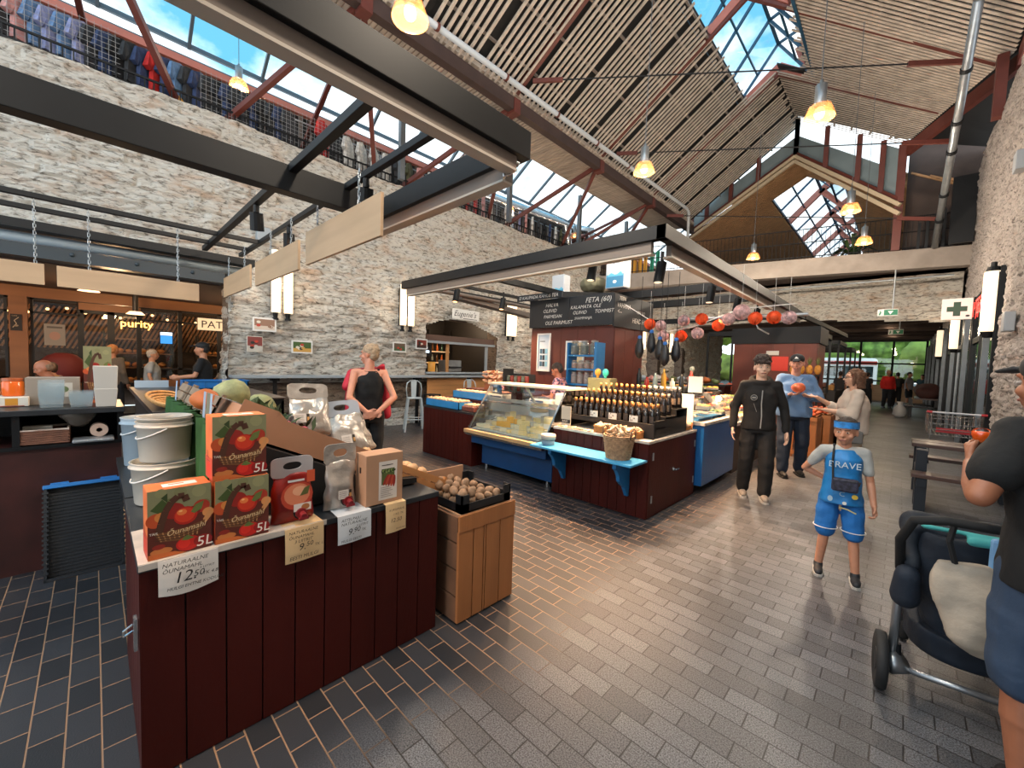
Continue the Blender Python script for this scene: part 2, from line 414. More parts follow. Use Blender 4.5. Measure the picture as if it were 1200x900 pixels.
mo = N.new('ShaderNodeMix'); mo.data_type = 'RGBA'; mo.inputs[6].default_value = (0.33, 0.20, 0.12, 1); mo.inputs[7].default_value = (0.018, 0.017, 0.018, 1); L.new(mr.outputs[0], mo.inputs[0])
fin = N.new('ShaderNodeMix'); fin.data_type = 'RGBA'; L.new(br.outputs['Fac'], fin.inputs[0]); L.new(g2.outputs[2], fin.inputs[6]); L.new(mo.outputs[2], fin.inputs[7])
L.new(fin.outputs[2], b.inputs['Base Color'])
bp = N.new('ShaderNodeBump'); bp.inputs['Strength'].default_value = 0.6; bp.inputs['Distance'].default_value = 0.006; bp.invert = True
ad = N.new('ShaderNodeMath'); ad.operation = 'MULTIPLY_ADD'; ad.inputs[1].default_value = 0.25; L.new(sp.outputs['Fac'], ad.inputs[0]); L.new(br.outputs['Fac'], ad.inputs[2])
L.new(ad.outputs[0], bp.inputs['Height']); L.new(bp.outputs[0], b.inputs['Normal'])
rr = N.new('ShaderNodeMapRange'); rr.inputs['To Min'].default_value = 0.27; rr.inputs['To Max'].default_value = 0.5; L.new(nz.outputs['Fac'], rr.inputs['Value']); L.new(rr.outputs[0], b.inputs['Roughness'])
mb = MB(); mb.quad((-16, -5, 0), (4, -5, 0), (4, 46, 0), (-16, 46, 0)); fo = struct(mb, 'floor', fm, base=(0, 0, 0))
# ================================================================ LEFT WALL
WX = -8.91
def win_hole(y, z): return 6.0 < y < 8.55 and 1.27 < z < 2.36+0.38*math.sin(PI*min(1, max(0, (y-5.6)/2.9)))
def hole_l(y, z):
    if win_hole(y, z): return True
    for c in (16.3, 19.4, 22.6):
        if abs(y-c) < 0.75 and z < 2.3+0.5*math.sqrt(max(0, 1-((y-c)/0.75)**2)): return True
    return False
stone_grid('wall_left', 'x', WX, 1.72, 14.2, 1.05, 5.75, M_stone, hole=hole_l, sign=1)
stone_grid('wall_left_lower', 'x', WX, 1.72, 14.2, 0.42, 1.05, M_stoned, sign=1, da=0.08, dz=0.04)
stone_grid('wall_left_plinth', 'x', WX+0.1, 1.72, 14.2, 0.0, 0.42, M_stone, sign=1, da=0.08, dz=0.05)
stone_grid('wall_left_over_opening', 'x', WX, -3.2, 1.72, 3.2, 5.75, M_stone, sign=1)
stone_grid('wall_left_far', 'x', WX, 14.2, 30, 0, 4.7, M_stone, sign=1, da=0.12, dz=0.08, hole=hole_l)
stone_grid('wall_left_end', 'y', 1.74, -9.75, WX+0.02, 0, 3.2, M_stone, sign=-1)
mb = MB(); mb.box((-9.8, 1.78, 0), (-9.15, 30, 5.7)) 
# solid core behind the facing, with the serving hatch and doorways left open
mb = MB()
for y0, y1, z0, z1 in [(1.78, 6.0, 0, 5.7), (6.0, 8.9, 0, 1.27), (6.0, 8.9, 2.78, 5.7), (8.9, 15.5, 0, 5.7), (17.1, 18.6, 0, 4.7), (20.2, 21.8, 0, 4.7), (23.4, 30, 0, 4.7), (15.5, 17.1, 2.9, 4.7), (18.6, 20.2, 2.9, 4.7), (21.8, 23.4, 2.9, 4.7)]:
    mb.box((-9.75, y0, z0), (-9.08, y1, z1))
mb.box((-9.75, -3.2, 3.25), (-9.08, 1.78, 5.7))
struct(mb, 'wall_left_core', M_stoned)
# header band over the cafe opening
mb = MB(); mb.box((-9.2, -3.2, 2.86), (-8.86, 1.66, 3.08)); 
for y in (-1.6, -0.9, -0.2, 0.5, 1.2): mb.ell((-8.85, y, 2.97), (0.02, 0.03, 0.03))
struct(mb, 'trim_1', mat('slate_paint', '#1c2b34', 0.45))
mb = MB(); mb.box((-9.2, -3.2, 3.08), (-8.8, 1.72, 3.14)); mb.box((-9.3, -3.2, 3.14), (-8.84, 1.72, 3.26), 1); struct(mb, 'trim_2', [mat('beige_trim', '#8c7d6d', 0.6), M_concd])
# ================================================================ RIGHT WALL
stone_grid('wall_right', 'x', 1.17, 6.0, 10.4, 0, 7.0, M_stoner, sign=-1, amp=0.035, course=0.1, arow=0.16, da=0.045, dz=0.04)
stone_grid('wall_right_upper', 'x', 1.17, 10.4, 16.4, 3.4, 7.0, M_stoner, sign=-1, amp=0.035, course=0.1, arow=0.16, da=0.08, dz=0.06)
mb = MB(); mb.box((1.25, -5, 0), (1.6, 10.4, 7.0)); mb.box((1.25, 10.4, 3.42), (1.6, 16.4, 7.0)); mb.box((1.25, 16.4, 3.42), (1.6, 38, 4.7)); struct(mb, 'wall_right_core', M_stoner)
mb = MB(); mb.box((1.5, 10.4, 0), (1.6, 38, 3.42)); struct(mb, 'wall_right_shopfront', mat('shop_dark', '#101214', 0.3))
# shopfront bays
M_gl2 = mat('tinted_glass', '#1c2a2b', 0.08, spec=0.8)
yy = 10.55; k = 0
while yy < 34:
    k += 1; wd = 1.5
    mb = MB()
    for a in (yy, yy+wd-0.1): mb.box((1.08, a, 0), (1.2, a+0.1, 3.4))
    for z in (0, 2.35, 3.28): mb.box((1.1, yy, z), (1.18, yy+wd, z+0.12))
    t = struct(mb, 'window_%d' % k, M_black)
    g = MB(); g.box((1.13, yy+0.1, 0.1), (1.15, yy+wd-0.1, 3.3)); g.obj('pane', M_gl2, t, world=True)
    if k % 2: 
        g = MB(); g.box((1.02, yy+0.5, 0), (1.1, yy+0.62, 3.3)); g.obj('downpipe', M_grey, t, world=True)
    yy += wd+0.12
# ================================================================ UPPER BRIDGE AND PASSAGE
A0 = V((-8.95, 13.98, 0)); B0 = V((1.53, 16.4, 0)); dr = (B0-A0).normalized(); nr = V((-dr.y, dr.x, 0))
def obl(mb, t0, t1, n0, n1, z0, z1, m=0):
    ps = [A0+dr*t+nr*n for t, n in ((t0, n0), (t1, n0), (t1, n1), (t0, n1))]
    mb.prism([(p.x, p.y) for p in ps], z0, z1, m)
LB = (B0-A0).length
mb = MB(); obl(mb, 0, LB, 0, 0.35, 4.63, 5.16); struct(mb, 'bridge_edge', M_conc)
mb = MB(); obl(mb, 0, LB, 0.35, 1.2, 4.78, 5.1); mb.box((-9, 17.4, 4.78), (1.2, 38, 5.1)); obl(mb, 0, LB, 1.2, 2.6, 4.78, 5.1); struct(mb, 'ceiling_passage', mat('brown_soffit', '#45302a', 0.7, var=0.2, scale=2))
# railing
rl = MB()
for i in range(int(LB/0.115)):
    p = A0+dr*(i*0.115)+nr*0.1; rl.box((p.x-.006, p.y-.006, 5.16), (p.x+.006, p.y+.006, 6.1))
for z in (5.24, 5.68, 6.1): rl.bar(A0+dr*0+nr*0.1+V((0, 0, z)), A0+dr*LB+nr*0.1+V((0, 0, z)), 0.02, 0.025)
tg = thing('balcony_railing', 'black steel bar railing along the concrete bridge edge', 'railing', A0+nr*0.1+V((0, 0, 5.16)))
rl.obj('railing_bars', M_black, tg, world=True)
# screens leaning behind the railing at its left end
for i, (c, t) in enumerate([('#d99a2e', 1.15), ('#d99a2e', 1.35), ('#d99a2e', 1.55), ('#d99a2e', 1.75), ('#1f8f6f', 2.0), ('#1f8f6f', 2.2)]):
    mb = MB(); p = A0+dr*t+nr*0.45; mb.box((p.x-.07, p.y, 5.1), (p.x+.07, p.y+.06, 6.0)); mb.cyl((p.x, p.y+.03, 6.0), (p.x, p.y+.03, 6.03), 0.05)
    yn = c == '#d99a2e'
    single(mb, 'fabric_roll', mat('roll_'+c[1:], c, 0.6), ('yellow' if yn else 'green')+' upright fabric roll behind the bridge railing, '+(['leftmost of the yellow ones', 'second yellow from the left', 'third yellow from the left', 'rightmost of the yellow ones', 'left one of the two green', 'right one of the two green'][i]), 'fabric roll', group='coloured rolls behind the bridge railing', bevel=0.01)
# rough lintel wall under the bridge, with a shallow arch
def hole_c(x, z): return z < 3.25+0.2*math.sin(PI*max(0, min(1, (x+8.9)/9.8)))
stone_grid('wall_lintel', 'y', 17.6, -8.9, 1.15, 3.0, 4.7, M_stone, sign=-1, hole=hole_c, da=0.09, dz=0.06, amp=0.06)
mb = MB(); mb.box((-8.9, 17.9, 3.5), (1.15, 18.6, 4.7)); mb.box((-8.9, 18.6, 3.9), (1.15, 19.0, 4.75)); struct(mb, 'lintel_core', M_stoned)
mb = MB(); mb.box((-9, 18.6, 4.0), (1.2, 38, 4.1)); 
for y in range(20, 38, 2): mb.box((-9, y, 3.82), (1.2, y+.15, 4.0))
struct(mb, 'ceiling_far', M_concd)
# end glazing
mb = MB()
for x in (-8.9, -6.6, -4.4, -2.15, -0.45, 1.15): mb.box((x-.06, 37.9, 0), (x+.06, 38.05, 4.0))
for z in (0.0, 1.15, 2.35, 3.9): mb.box((-8.9, 37.9, z), (1.2, 38.05, z+.1))
t = struct(mb, 'window_20', M_black)
g = MB(); g.box((-8.9, 37.96, 0.1), (1.15, 37.97, 3.9)); g.obj('pane', M_glass, t, world=True)
mb = MB(); mb.box((-1.9, 33.9, 0), (1.1, 34.0, 1.0)); single(mb, 'service_counter', M_ply, 'pale plywood counter front before the far end glazing', 'counter', bevel=0.01)
# outside
mb = MB(); mb.quad((-60, 38.1, -0.02), (60, 38.1, -0.02), (60, 120, -0.02), (-60, 120, -0.02)); struct(mb, 'ground_outside', mat('asphalt', '#5c5c5a', 0.9))
M_leaf = mat('leaves', '#6f8f3c', 0.7, var=0.5, scale=2.2, bump=0.6, bscale=6); M_bark = mat('bark', '#4b3a2c', 0.9)
for i, (x, y, h, r) in enumerate([(-20, 58, 9, 3.6), (-10.5, 55, 8.5, 3.3), (-2.2, 57, 9.5, 3.6), (6.2, 54, 9, 3.4), (15, 58, 9, 4)]):
    t = thing('tree', 'leafy green tree outside the far glazing, '+['leftmost of five', 'second from the left', 'centre one of five', 'second from the right', 'rightmost of five'][i], 'tree', (x, y, 0), group='trees outside the far glazing')
    mb = MB()
    for k in range(16):
        a = random.random()*6.28; q = random.random()
        mb.ell((x+r*0.6*math.cos(a)*q, y+r*.6*math.sin(a)*q, h*0.32+random.random()*h*0.6), r*random.uniform(.35, .55), n=12, k=8)
    mb.obj('crown', M_leaf, t, world=True, remesh=0.3, rag=0.5, nz=1.6)
    mb = MB(); mb.cyl((x, y, 0), (x, y, h*.5), .25, .15, n=8); mb.obj('trunk', M_bark, t, world=True)
mb = MB(); mb.box((-9, 46, 0.4), (-1.5, 48.4, 3.0)); mb = MB()
for i in range(30): mb.ell((-30+2.1*i, 66+random.random()*2, 1.5+random.random()*7), random.uniform(2, 3), n=10, k=7)
for i in range(30): mb.ell((-30+2.1*i, 66+random.random()*2, 1.0+random.random()*3), random.uniform(2, 3), n=10, k=7)
single(mb, 'tree_belt', mat('leaves_far', '#8a9a45', 0.7, var=0.5, scale=.8, bump=0.6, bscale=3), 'continuous belt of yellow-green foliage far outside the end glazing', 'foliage', kind='stuff', remesh=.5, rag=.5, nz=1)
mb = MB(); mb.box((-9, 46, 0.4), (-1.5, 48.4, 3.0)); t = thing('bus', 'white and red bus parked outside the far glazing', 'bus', (-5.2, 47.2, 0))
mb.obj('bus_body', mat('bus_white', '#d8d5d0', 0.4), t, world=True, bevel=0.2)
mb = MB(); mb.box((-9.02, 45.98, 2.45), (-1.48, 46.3, 2.75)); mb.obj('red_stripe', mat('bus_red', '#b33a2c', 0.4), t, world=True)
mb = MB(); mb.box((-8.8, 45.96, 1.4), (-1.7, 46.1, 2.3)); mb.obj('side_glass', M_gl2, t, world=True)
for x in (-7.8, -2.8):
    mb = MB(); mb.cyl((x, 46.1, .45), (x, 46.0-.1, .45), .45); mb.obj('wheel', M_rubber, t, world=True)
# ================================================================ ROOF
EL = (-6.75, 7.7); RG = (-3.2, 10.55)
def Lp(y, s): return V((EL[0]+(RG[0]-EL[0])*s, y+0.6*s-0.3, EL[1]+(RG[1]-EL[1])*s))
def Rp(yr, s):
    if yr >= 10.3:
        k = (yr-10.3)/(17.5-10.3); q = V((1.23+(-.31-1.23)*k, 12.6+3.3*k, 8.0+.08*k))
    else:
        q = V((1.23, 12.6-(10.3-yr), 8.0))
    p = V((RG[0], yr, RG[1])); return p+(q-p)*s
SK0, SK1 = 0.9, 14.2   # skylight along the ridge
sl = MB(); y = 0.8; n = 0
while y < 17.6:
    end = 0.79 if (SK0 < y < SK1-0.3) else 1.0
    if n % 9 != 8:
        a = Lp(y, 0.0); b2 = Lp(y, end-0.02*(n % 3)+0.01)
        sl.bar(a, b2, 0.062, 0.03, 0)
    y += 0.145; n += 1
sl2 = MB(); y = 0.8; n = 0
while y < 17.5:
    st = 0.21 if (SK0 < y < SK1) else 0.0
    a = Rp(y, st-0.02*(n % 3)+0.01 if st else 0); b2 = Rp(y, 1.0)
    sl2.bar(a, b2, 0.055, 0.018, 0); y += 0.15; n += 1
struct(sl, 'ceiling_left_slats', M_slat); struct(sl2, 'ceiling_right_slats', M_slat)
def surf(name, fn, y0, y1, s0, s1, dz, matl, th=0.05, ny=12):
    mb = MB()
    for i in range(ny):
        a = y0+(y1-y0)*i/ny; b2 = y0+(y1-y0)*(i+1)/ny
        q = [fn(a, s0), fn(b2, s0), fn(b2, s1), fn(a, s1)]; q = [p+V((0, 0, dz)) for p in q]; q2 = [p+V((0, 0, th)) for p in q]
        mb.add(q+q2, [(0, 1, 2, 3), (7, 6, 5, 4), (0, 4, 5, 1), (1, 5, 6, 2), (2, 6, 7, 3), (3, 7, 4, 0)])
    return struct(mb, name, matl)
surf('roof_left', Lp, 0.8, 17.9, -0.02, 0.77, 0.16, M_deck); surf('roof_right', Rp, 0.8, 17.5, 0.23, 1.02, 0.16, M_deck)
surf('roof_left_ridge', Lp, 14.2, 17.9, 0.77, 1.0, 0.16, M_deck); surf('roof_right_ridge', Rp, 14.2, 17.5, 0, 0.23, 0.16, M_deck)
# battens across the slats
bt = MB()
for s in (0.12, 0.3, 0.48, 0.66, 0.77):
    for i in range(10): bt.bar(Lp(.8+1.7*i, s)+V((0, 0, .055)), Lp(2.5+1.7*i, s)+V((0, 0, .055)), 0.05, 0.04)
for s in (0.23, 0.4, 0.56, 0.72, 0.88):
    for i in range(10): bt.bar(Rp(.8+1.66*i, s)+V((0, 0, .055)), Rp(2.46+1.66*i, s)+V((0, 0, .055)), 0.05, 0.04)
struct(bt, 'ceiling_battens', mat('batten', '#6f665f', 0.7))
# eave beams
mb = MB(); mb.box((-6.86, -2, 7.36), (-6.68, 17.8, 7.62)); struct(mb, 'eave_beam_left', mat('dark_timber', '#3a2a26', 0.6, var=0.2, scale=3))
mb = MB()
for yr in (-2, 2, 6, 10.3): mb.bar(Rp(yr, 1.02)+V((0, 0, -.15)), Rp(min(yr+4.1, 17.5), 1.02)+V((0, 0, -.15)), 0.12, 0.3)
mb.bar(Rp(10.3, 1.02)+V((0, 0, -.15)), Rp(17.5, 1.02)+V((0, 0, -.15)), 0.12, 0.3)
struct(mb, 'eave_beam_right', M_red)
mb = MB(); mb.box((-.42, 15.85, 5.16), (-.24, 16.05, 8.1)); mb.box((1.0, 12.5, 6.8), (1.16, 12.7, 8.0)); struct(mb, 'column_right', M_red)
mb = MB()
for yr in (0.8, 4, 7, 10.3, 12.7, 15.1):
    nx_ = {0.8: 4, 4: 7, 7: 10.3, 10.3: 12.7, 12.7: 15.1, 15.1: 17.5}[yr]; a = Rp(yr, 1.02); b2 = Rp(nx_, 1.02); mb.quad(a+V((0, 0, .1)), b2+V((0, 0, .1)), V((2.6, b2.y+1.2, 7.4)), V((2.6, a.y+1.2, 7.4))); mb.quad(a+V((-.3, 0, .3)), b2+V((-.3, 0, .3)), b2+V((.3, 0, .05)), a+V((.3, 0, .05)))
struct(mb, 'roof_verge', M_deck)
mb = MB(); mb.box((-.2, 16.62, 5.1), (1.3, 16.7, 8.3)); struct(mb, 'wall_stair', M_concd)
# rafters (one per bay), with brackets
for i, y in enumerate((3.5, 7.1, 10.75, 14.2)):
    mb = MB(); e0 = 1.0
    mb.bar(Lp(y, 0.0)+V((0, 0, .1)), Lp(y, 1.0)+V((0, 0, .1)), 0.09, 0.2)
    mb.bar(Rp(y+.3, 0)+V((0, 0, .1)), Rp(y+.3, 1)+V((0, 0, .1)), 0.09, 0.2)
    mb.box((-6.9, y-.1-.3, 7.3), (-6.66, y+.1-.3, 7.62))
    struct(mb, 'rafter_%d' % (i+1), M_red)
    if y > 10: 
        mb = MB(); mb.bar(Lp(y, 0.77)+V((0, 0, .18)), Lp(y, 1.0)+V((0, 0, .24)), 0.12, 0.2); mb.bar(Rp(y+.3, 0.0)+V((0, 0, .24)), Rp(y+.3, .23)+V((0, 0, .18)), 0.12, 0.2); struct(mb, 'skylight_frame_%d' % (i+1), M_redl)
# skylight lantern: glazed ridge above the opening
M_bar = mat('glazing_bar', '#27506b', 0.4, 0.2)
mb = MB(); hz = 1.35
tl = lambda y: V((-4.2, y, 9.95)); tr = lambda y: V((-2.25, y, 9.95)); tp = lambda y: V((-3.2, y, 9.95+hz))
y = SK0
while y <= SK1+.1:
    for p, q in ((tl(y), tp(y)), (tr(y), tp(y))): mb.bar(p, q, 0.05, 0.07)
    y += 1.11
for f in (tl, tr, tp): mb.bar(f(SK0), f(SK1), 0.06, 0.07)
mb.bar((tl(SK0)+tp(SK0))/2, (tl(SK1)+tp(SK1))/2, .04, .05); mb.bar((tr(SK0)+tp(SK0))/2, (tr(SK1)+tp(SK1))/2, .04, .05)
t = struct(mb, 'window_30', M_bar)
g = MB(); g.quad(tl(SK0), tl(SK1), tp(SK1), tp(SK0)); g.quad(tr(SK0), tr(SK1), tp(SK1), tp(SK0)); g.obj('pane', M_glass, t, world=True)
# clerestory gable (kinked in plan)
GL, GA, GR = ((-6.85, 18.0, 8.74, 7.5), (-3.15, 17.5, 10.51, 9.33), (-.3, 15.9, 7.94, 6.5))
def gp(A, B, t, k, off=0):
    p = V(A[:2]).lerp(V(B[:2]), t); zt = A[2]+(B[2]-A[2])*t; zb = A[3]+(B[3]-A[3])*t
    return V((p.x, p.y+off, zb+(zt-zb)*k))
wl = MB(); gl = MB(); fr = MB()
for A, B, ts in ((GL, GA, (0, .17, .42, .68, 1)), (GA, GR, (0, .33, .64, .84, 1))):
    for i in range(4):
        a, b2 = ts[i], ts[i+1]; solid = (A is GL and i == 0) or (A is GA and i == 3)
        lo, hi = (0, 1.0) if solid else (0, .58)
        wl.add([gp(A, B, a, lo), gp(A, B, b2, lo), gp(A, B, b2, hi), gp(A, B, a, hi), gp(A, B, a, lo, .1), gp(A, B, b2, lo, .1), gp(A, B, b2, hi, .1), gp(A, B, a, hi, .1)], [(0, 1, 2, 3), (7, 6, 5, 4), (3, 2, 6, 7)])
        if not solid: gl.quad(gp(A, B, a, .58, .05), gp(A, B, b2, .58, .05), gp(A, B, b2, 1, .05), gp(A, B, a, 1, .05))
    for t_ in ts:
        p = gp(A, B, t_, -.02, -.08); q = gp(A, B, t_, 1.04, -.08); fr.bar(p, q, .13, .13, up=(0, 1, 0))
    fr.bar(gp(A, B, 0, 0, -.06), gp(A, B, 1, 0, -.06), .1, .16)
struct(wl, 'wall_gable', mat('grey_render', '#6f7e83', 0.7, var=0.1, scale=2)); t = struct(fr, 'window_31', M_red); gl.obj('pane', M_glass, t, world=True)
# lower roof beyond
RL = ((-7.3, 6.95), (-3.1, 9.28), (1.3, 6.6))
def lowp(y, s):  # s -1..1
    if s < 0: return V((RL[1][0]+(RL[0][0]-RL[1][0])*-s, y, RL[1][1]+(RL[0][1]-RL[1][1])*-s))
    return V((RL[1][0]+(RL[2][0]-RL[1][0])*s, y, RL[1][1]+(RL[2][1]-RL[1][1])*s))
mb = MB(); dk = MB(); y = 16.1
while y < 38:
    op = 19.5 < y < 37
    yy0 = y
    if y > 17.6 or True:
        q = .28 if op else 0
        if y > 18.0: mb.bar(lowp(y, -1), lowp(y, -q), .05, .05)
        elif y > 17.0: mb.bar(lowp(y, -.5), lowp(y, 0), .05, .05) if y > 17.6 else None
        if y > 17.6: mb.bar(lowp(y, q), lowp(y, 1), .05, .05)
        elif y > 16.1: mb.bar(lowp(y, min(.95, (17.6-y)/1.6)), lowp(y, 1), .05, .05)
    y += .14
for a, b2, s0, s1 in ((17.8, 38, -1, -.28), (17.6, 38, .28, 1), (17.6, 19.5, -.28, 0), (17.6, 19.5, 0, .28), (37, 38, -.28, .28)):
    q = [lowp(a, s0), lowp(b2, s0), lowp(b2, s1), lowp(a, s1)]; q = [p+V((0, 0, .1)) for p in q]; dk.add(q, [(0, 1, 2, 3)])
struct(mb, 'ceiling_far_slats', M_slat2); struct(dk, 'roof_far', mat('far_deck', '#6b4a34', 0.7, var=0.2, scale=3))
mb = MB(); mb.bar(gp(GL, GA, 0, -.08, -.15), gp(GL, GA, 1, -.08, -.15), .08, .1); mb.bar(gp(GL, GA, 0, -.25, -.15), gp(GL, GA, 1, -.22, -.15), .08, .1)
mb.bar(gp(GA, GR, 0, -.08, -.15), gp(GA, GR, 1, -.08, -.15), .08, .1); mb.bar(gp(GA, GR, 0, -.22, -.15), gp(GA, GR, 1, -.25, -.15), .08, .1)
struct(mb, 'trim_3', mat('cream_trim', '#b7a68c', 0.6))
mb = MB(); g = MB(); rd = MB()
for k, yk in enumerate((19.5, 21.3, 23.1, 24.9, 26.7, 28.5, 30.3, 32.1, 34, 36, 37)):
    for s in (-.28, .28): (rd if k % 2 == 0 and k else mb).bar(lowp(yk, s)+V((0, 0, .1)), V((-3.1, yk, 9.9)), .16 if (k % 2 == 0 and k) else .06, .25 if (k % 2 == 0 and k) else .08)
for s in (-.28, .28):
    mb.bar(lowp(19.5, s)+V((0, 0, .1)), lowp(37, s)+V((0, 0, .1)), .07, .1)
    mb.bar((lowp(19.5, s)+V((-3.1, 19.5, 9.9)))/2, (lowp(37, s)+V((-3.1, 37, 9.9)))/2, .05, .06)
    g.quad(lowp(19.5, s), lowp(37, s), (-3.1, 37, 9.9), (-3.1, 19.5, 9.9))
mb.bar((-3.1, 19.5, 9.9), (-3.1, 37, 9.9), .07, .1)
t = struct(mb, 'window_32', M_bar); g.obj('pane', M_glass, t, world=True); rd.obj('ridge_frame', M_redl, t, world=True)
mb = MB(); mb.box((-7.4, 37.9, 5), (1.3, 38, 9.3)); struct(mb, 'wall_far_upper', M_slat2)
mb = MB(); mb.box((1.2, 16.5, 4.7), (1.4, 38, 7.0)); struct(mb, 'wall_right_far_upper', M_stoner)
mb = MB(); mb.box((.7, 15.9, 5.16), (1.15, 16.0, 6.9)); 
for i in range(5): mb.box((.1+i*.16, 16.15, 5.16), (.16+i*.16, 16.2, 5.9+.1*i))
struct(mb, 'door_1', M_black)
# steel pipe leaning up from the bridge, with its collars
t = thing('steel_pipe', 'long leaning galvanised pipe rising from the bridge to the roof', 'pipe', (0.46, 16.1, 5.17))
P0, P1 = V((0.46, 16.1, 5.17)), V((0.565, 10.4, 7.95)); mb = MB(); mb.cyl(P0, P1, .07, n=14); mb.obj('pipe_tube', M_galv, t, world=True, smooth=True)
for k in (.16, .3, .5, .62, .8): 
    mb = MB(); a = P0.lerp(P1, k); b2 = P0.lerp(P1, k+.012); mb.cyl(a, b2, .088, n=14); mb.obj('collar', M_dark, t, world=True)
# tie rods
for k, (a, b2, lb) in enumerate([((-6.3, 6.9, 7.9), (.56, 11.6, 7.6), 'nearer'), ((-6.3, 10.6, 7.75), (.53, 13.1, 6.75), 'middle'), ((-6.3, 14.2, 7.0), (.48, 15.3, 5.7), 'farther')]):
    a = V(a); b2 = V(b2); t = thing('tie_rod', '%s of the three thin dark tie rods slung under the slatted roof' % lb, 'tie rod', a, group='roof tie rods')
    mb = MB(); mb.cyl(a, b2, .014, n=6); mb.obj('rod', M_dark, t, world=True)
    mb = MB(); q = b2.lerp(a, .12); mb.bar(q, b2, .05, .09); mb.obj('clevis', M_red, t, world=True); mb = MB(); q = a.lerp(b2, .08); mb.bar(a, q, .05, .09); mb.obj('clevis', M_red, t, world=True)
# grey drain pipe under left eave
t = thing('eave_pipe', 'long pale grey pipe running along the left roof eave', 'pipe', (-6.15, 16, 7.3))
mb = MB(); mb.tube([(-6.15, 0, 7.3), (-6.15, 15.5, 7.6), (-6.15, 15.75, 7.5), (-6.15, 15.8, 5.2)], .055, n=10); mb.obj('pipe_tube', mat('pale_grey', '#a9adb0', 0.4), t, world=True, smooth=True)
for y in (2.5, 4.2, 5.9, 7.6, 9.3, 11): mb = MB(); mb.cyl((-6.15, y, 7.3+y*.0194), (-6.15, y+.05, 7.3+y*.0194), .07); mb.obj('pipe_clamp', M_red, t, world=True)
# ================================================================ LEFT AISLE, UPPER SHOP FLOOR
mb = MB(); mb.box((-13, -4, 5.6), (-9.0, 15, 5.78)); mb.box((-13, 15, 4.7), (-8.86, 30, 5.78)); struct(mb, 'floor_upper', M_concd)
mb = MB(); mb.box((-8.3, -2, 7.72), (-6.7, 17.8, 7.82)); mb.box((-8.36, -2, 7.72), (-8.3, 17.8, 8.2), 0)
y = -2
while y < 17.8: mb.box((-8.3, y, 7.69), (-6.8, y+.07, 7.72), 1); y += .1
struct(mb, 'ceiling_aisle', [M_slat, M_slat])
mb = MB(); mb.box((-12.2, -4, 5.7), (-12.1, 26, 8.05)); y = -4
while y < 26: mb.box((-12.1, y, 5.7), (-12.02, y+.09, 8.05), 1); y += .24
mb.box((-12.2, -4, 8.05), (-11.95, 26, 8.2), 2); struct(mb, 'wall_upper_back', [M_deck, mat('louvre', '#5d5048', 0.7), M_redl])
mb = MB(); g = MB(); y = -4.2
while y < 26:
    mb.bar((-12.1, y, 8.5), (-8.3, y, 11.0), .06, .1); y += 1.45
mb.bar((-12.1, -4, 8.25), (-12.1, 26, 8.25), .05, .1); mb.bar((-12.1, -4, 8.55), (-12.1, 26, 8.55), .06, .1); mb.bar((-10.6, -4, 9.5), (-10.6, 26, 9.5), .05, .07); mb.bar((-8.3, -4, 11), (-8.3, 26, 11), .1, .2)
t = struct(mb, 'window_33', mat('grey_bar', '#52616b', 0.5)); g.quad((-12.1, -4, 8.5), (-12.1, 26, 8.5), (-8.3, 26, 11.0), (-8.3, -4, 11.0)); g.obj('pane', M_glass, t, world=True)
mb = MB(); mb.box((-8.36, -2, 8.2), (-8.28, 17.8, 11.0)); struct(mb, 'wall_aisle_upstand', M_white)
# inverted-V struts
for i, y in enumerate((-.4, 3.2, 6.8, 10.4, 13.9)):
    mb = MB(); top = V((-6.8, y, 7.5)); mb.bar(top, (-9.25, y-1.5, 5.8), .09, .09); mb.bar(top, (-9.25, y+1.5, 5.8), .09, .09); mb.bar((-6.9, y, 7.45), (-12.1, y+.6, 6.6), .08, .08)
    struct(mb, 'strut_%d' % (i+1), M_red)
mb = MB()
for y in (5, 8.6, 12.2, 15.6): mb.box((-8.75, y, 5.8), (-8.63, y+.12, 7.7))
struct(mb, 'column_upper', M_grey)
# duct on the upper floor
t = thing('ventilation_duct', 'shiny round ventilation duct on the upper floor by the windows', 'duct', (-11, 12, 7.4))
mb = MB(); mb.tube([(-11.2, 8.5, 7.5), (-10.6, 13.2, 7.45), (-10.3, 13.6, 7.3), (-10.25, 13.7, 5.8)], .22, n=16); mb.obj('duct_tube', M_chrome, t, world=True, smooth=True)
mb = MB(); mb.tube([(-11, 14.6, 7.6), (-10.2, 15.2, 7.5), (-10.1, 15.3, 5.8)], .22, n=16); mb.obj('duct_branch', M_chrome, t, world=True, smooth=True)
# upper balustrade + white wire mesh
t = thing('upper_balustrade', 'black balustrade with white wire mesh above the stone wall', 'balustrade', (-8.98, 5, 5.75))
mb = MB(); y = -3
while y < 14: mb.box((-9.0, y-.008, 5.75), (-8.98, y+.008, 5.97)); y += .11
mb.bar((-8.99, -3, 5.96), (-8.99, 14, 5.96), .03, .03); mb.bar((-8.99, -3, 5.78), (-8.99, 14, 5.78), .03, .03)
mb.obj('balusters', M_black, t, world=True)
M_wire = mat('white_wire', '#8f9092', 0.5)
for a, b2 in ((-3, .35), (1.35, 4.9), (7.0, 9.4)):
    mb = MB(); y = a
    while y < b2: mb.box((-9.003, y-.0022, 5.8), (-8.999, y+.0022, 6.5)); y += .075
    z = 5.8
    while z < 6.51: mb.box((-9.003, a, z-.0022), (-8.999, b2, z+.0022)); z += .075
    mb.obj('mesh_panel', M_wire, t, world=True)
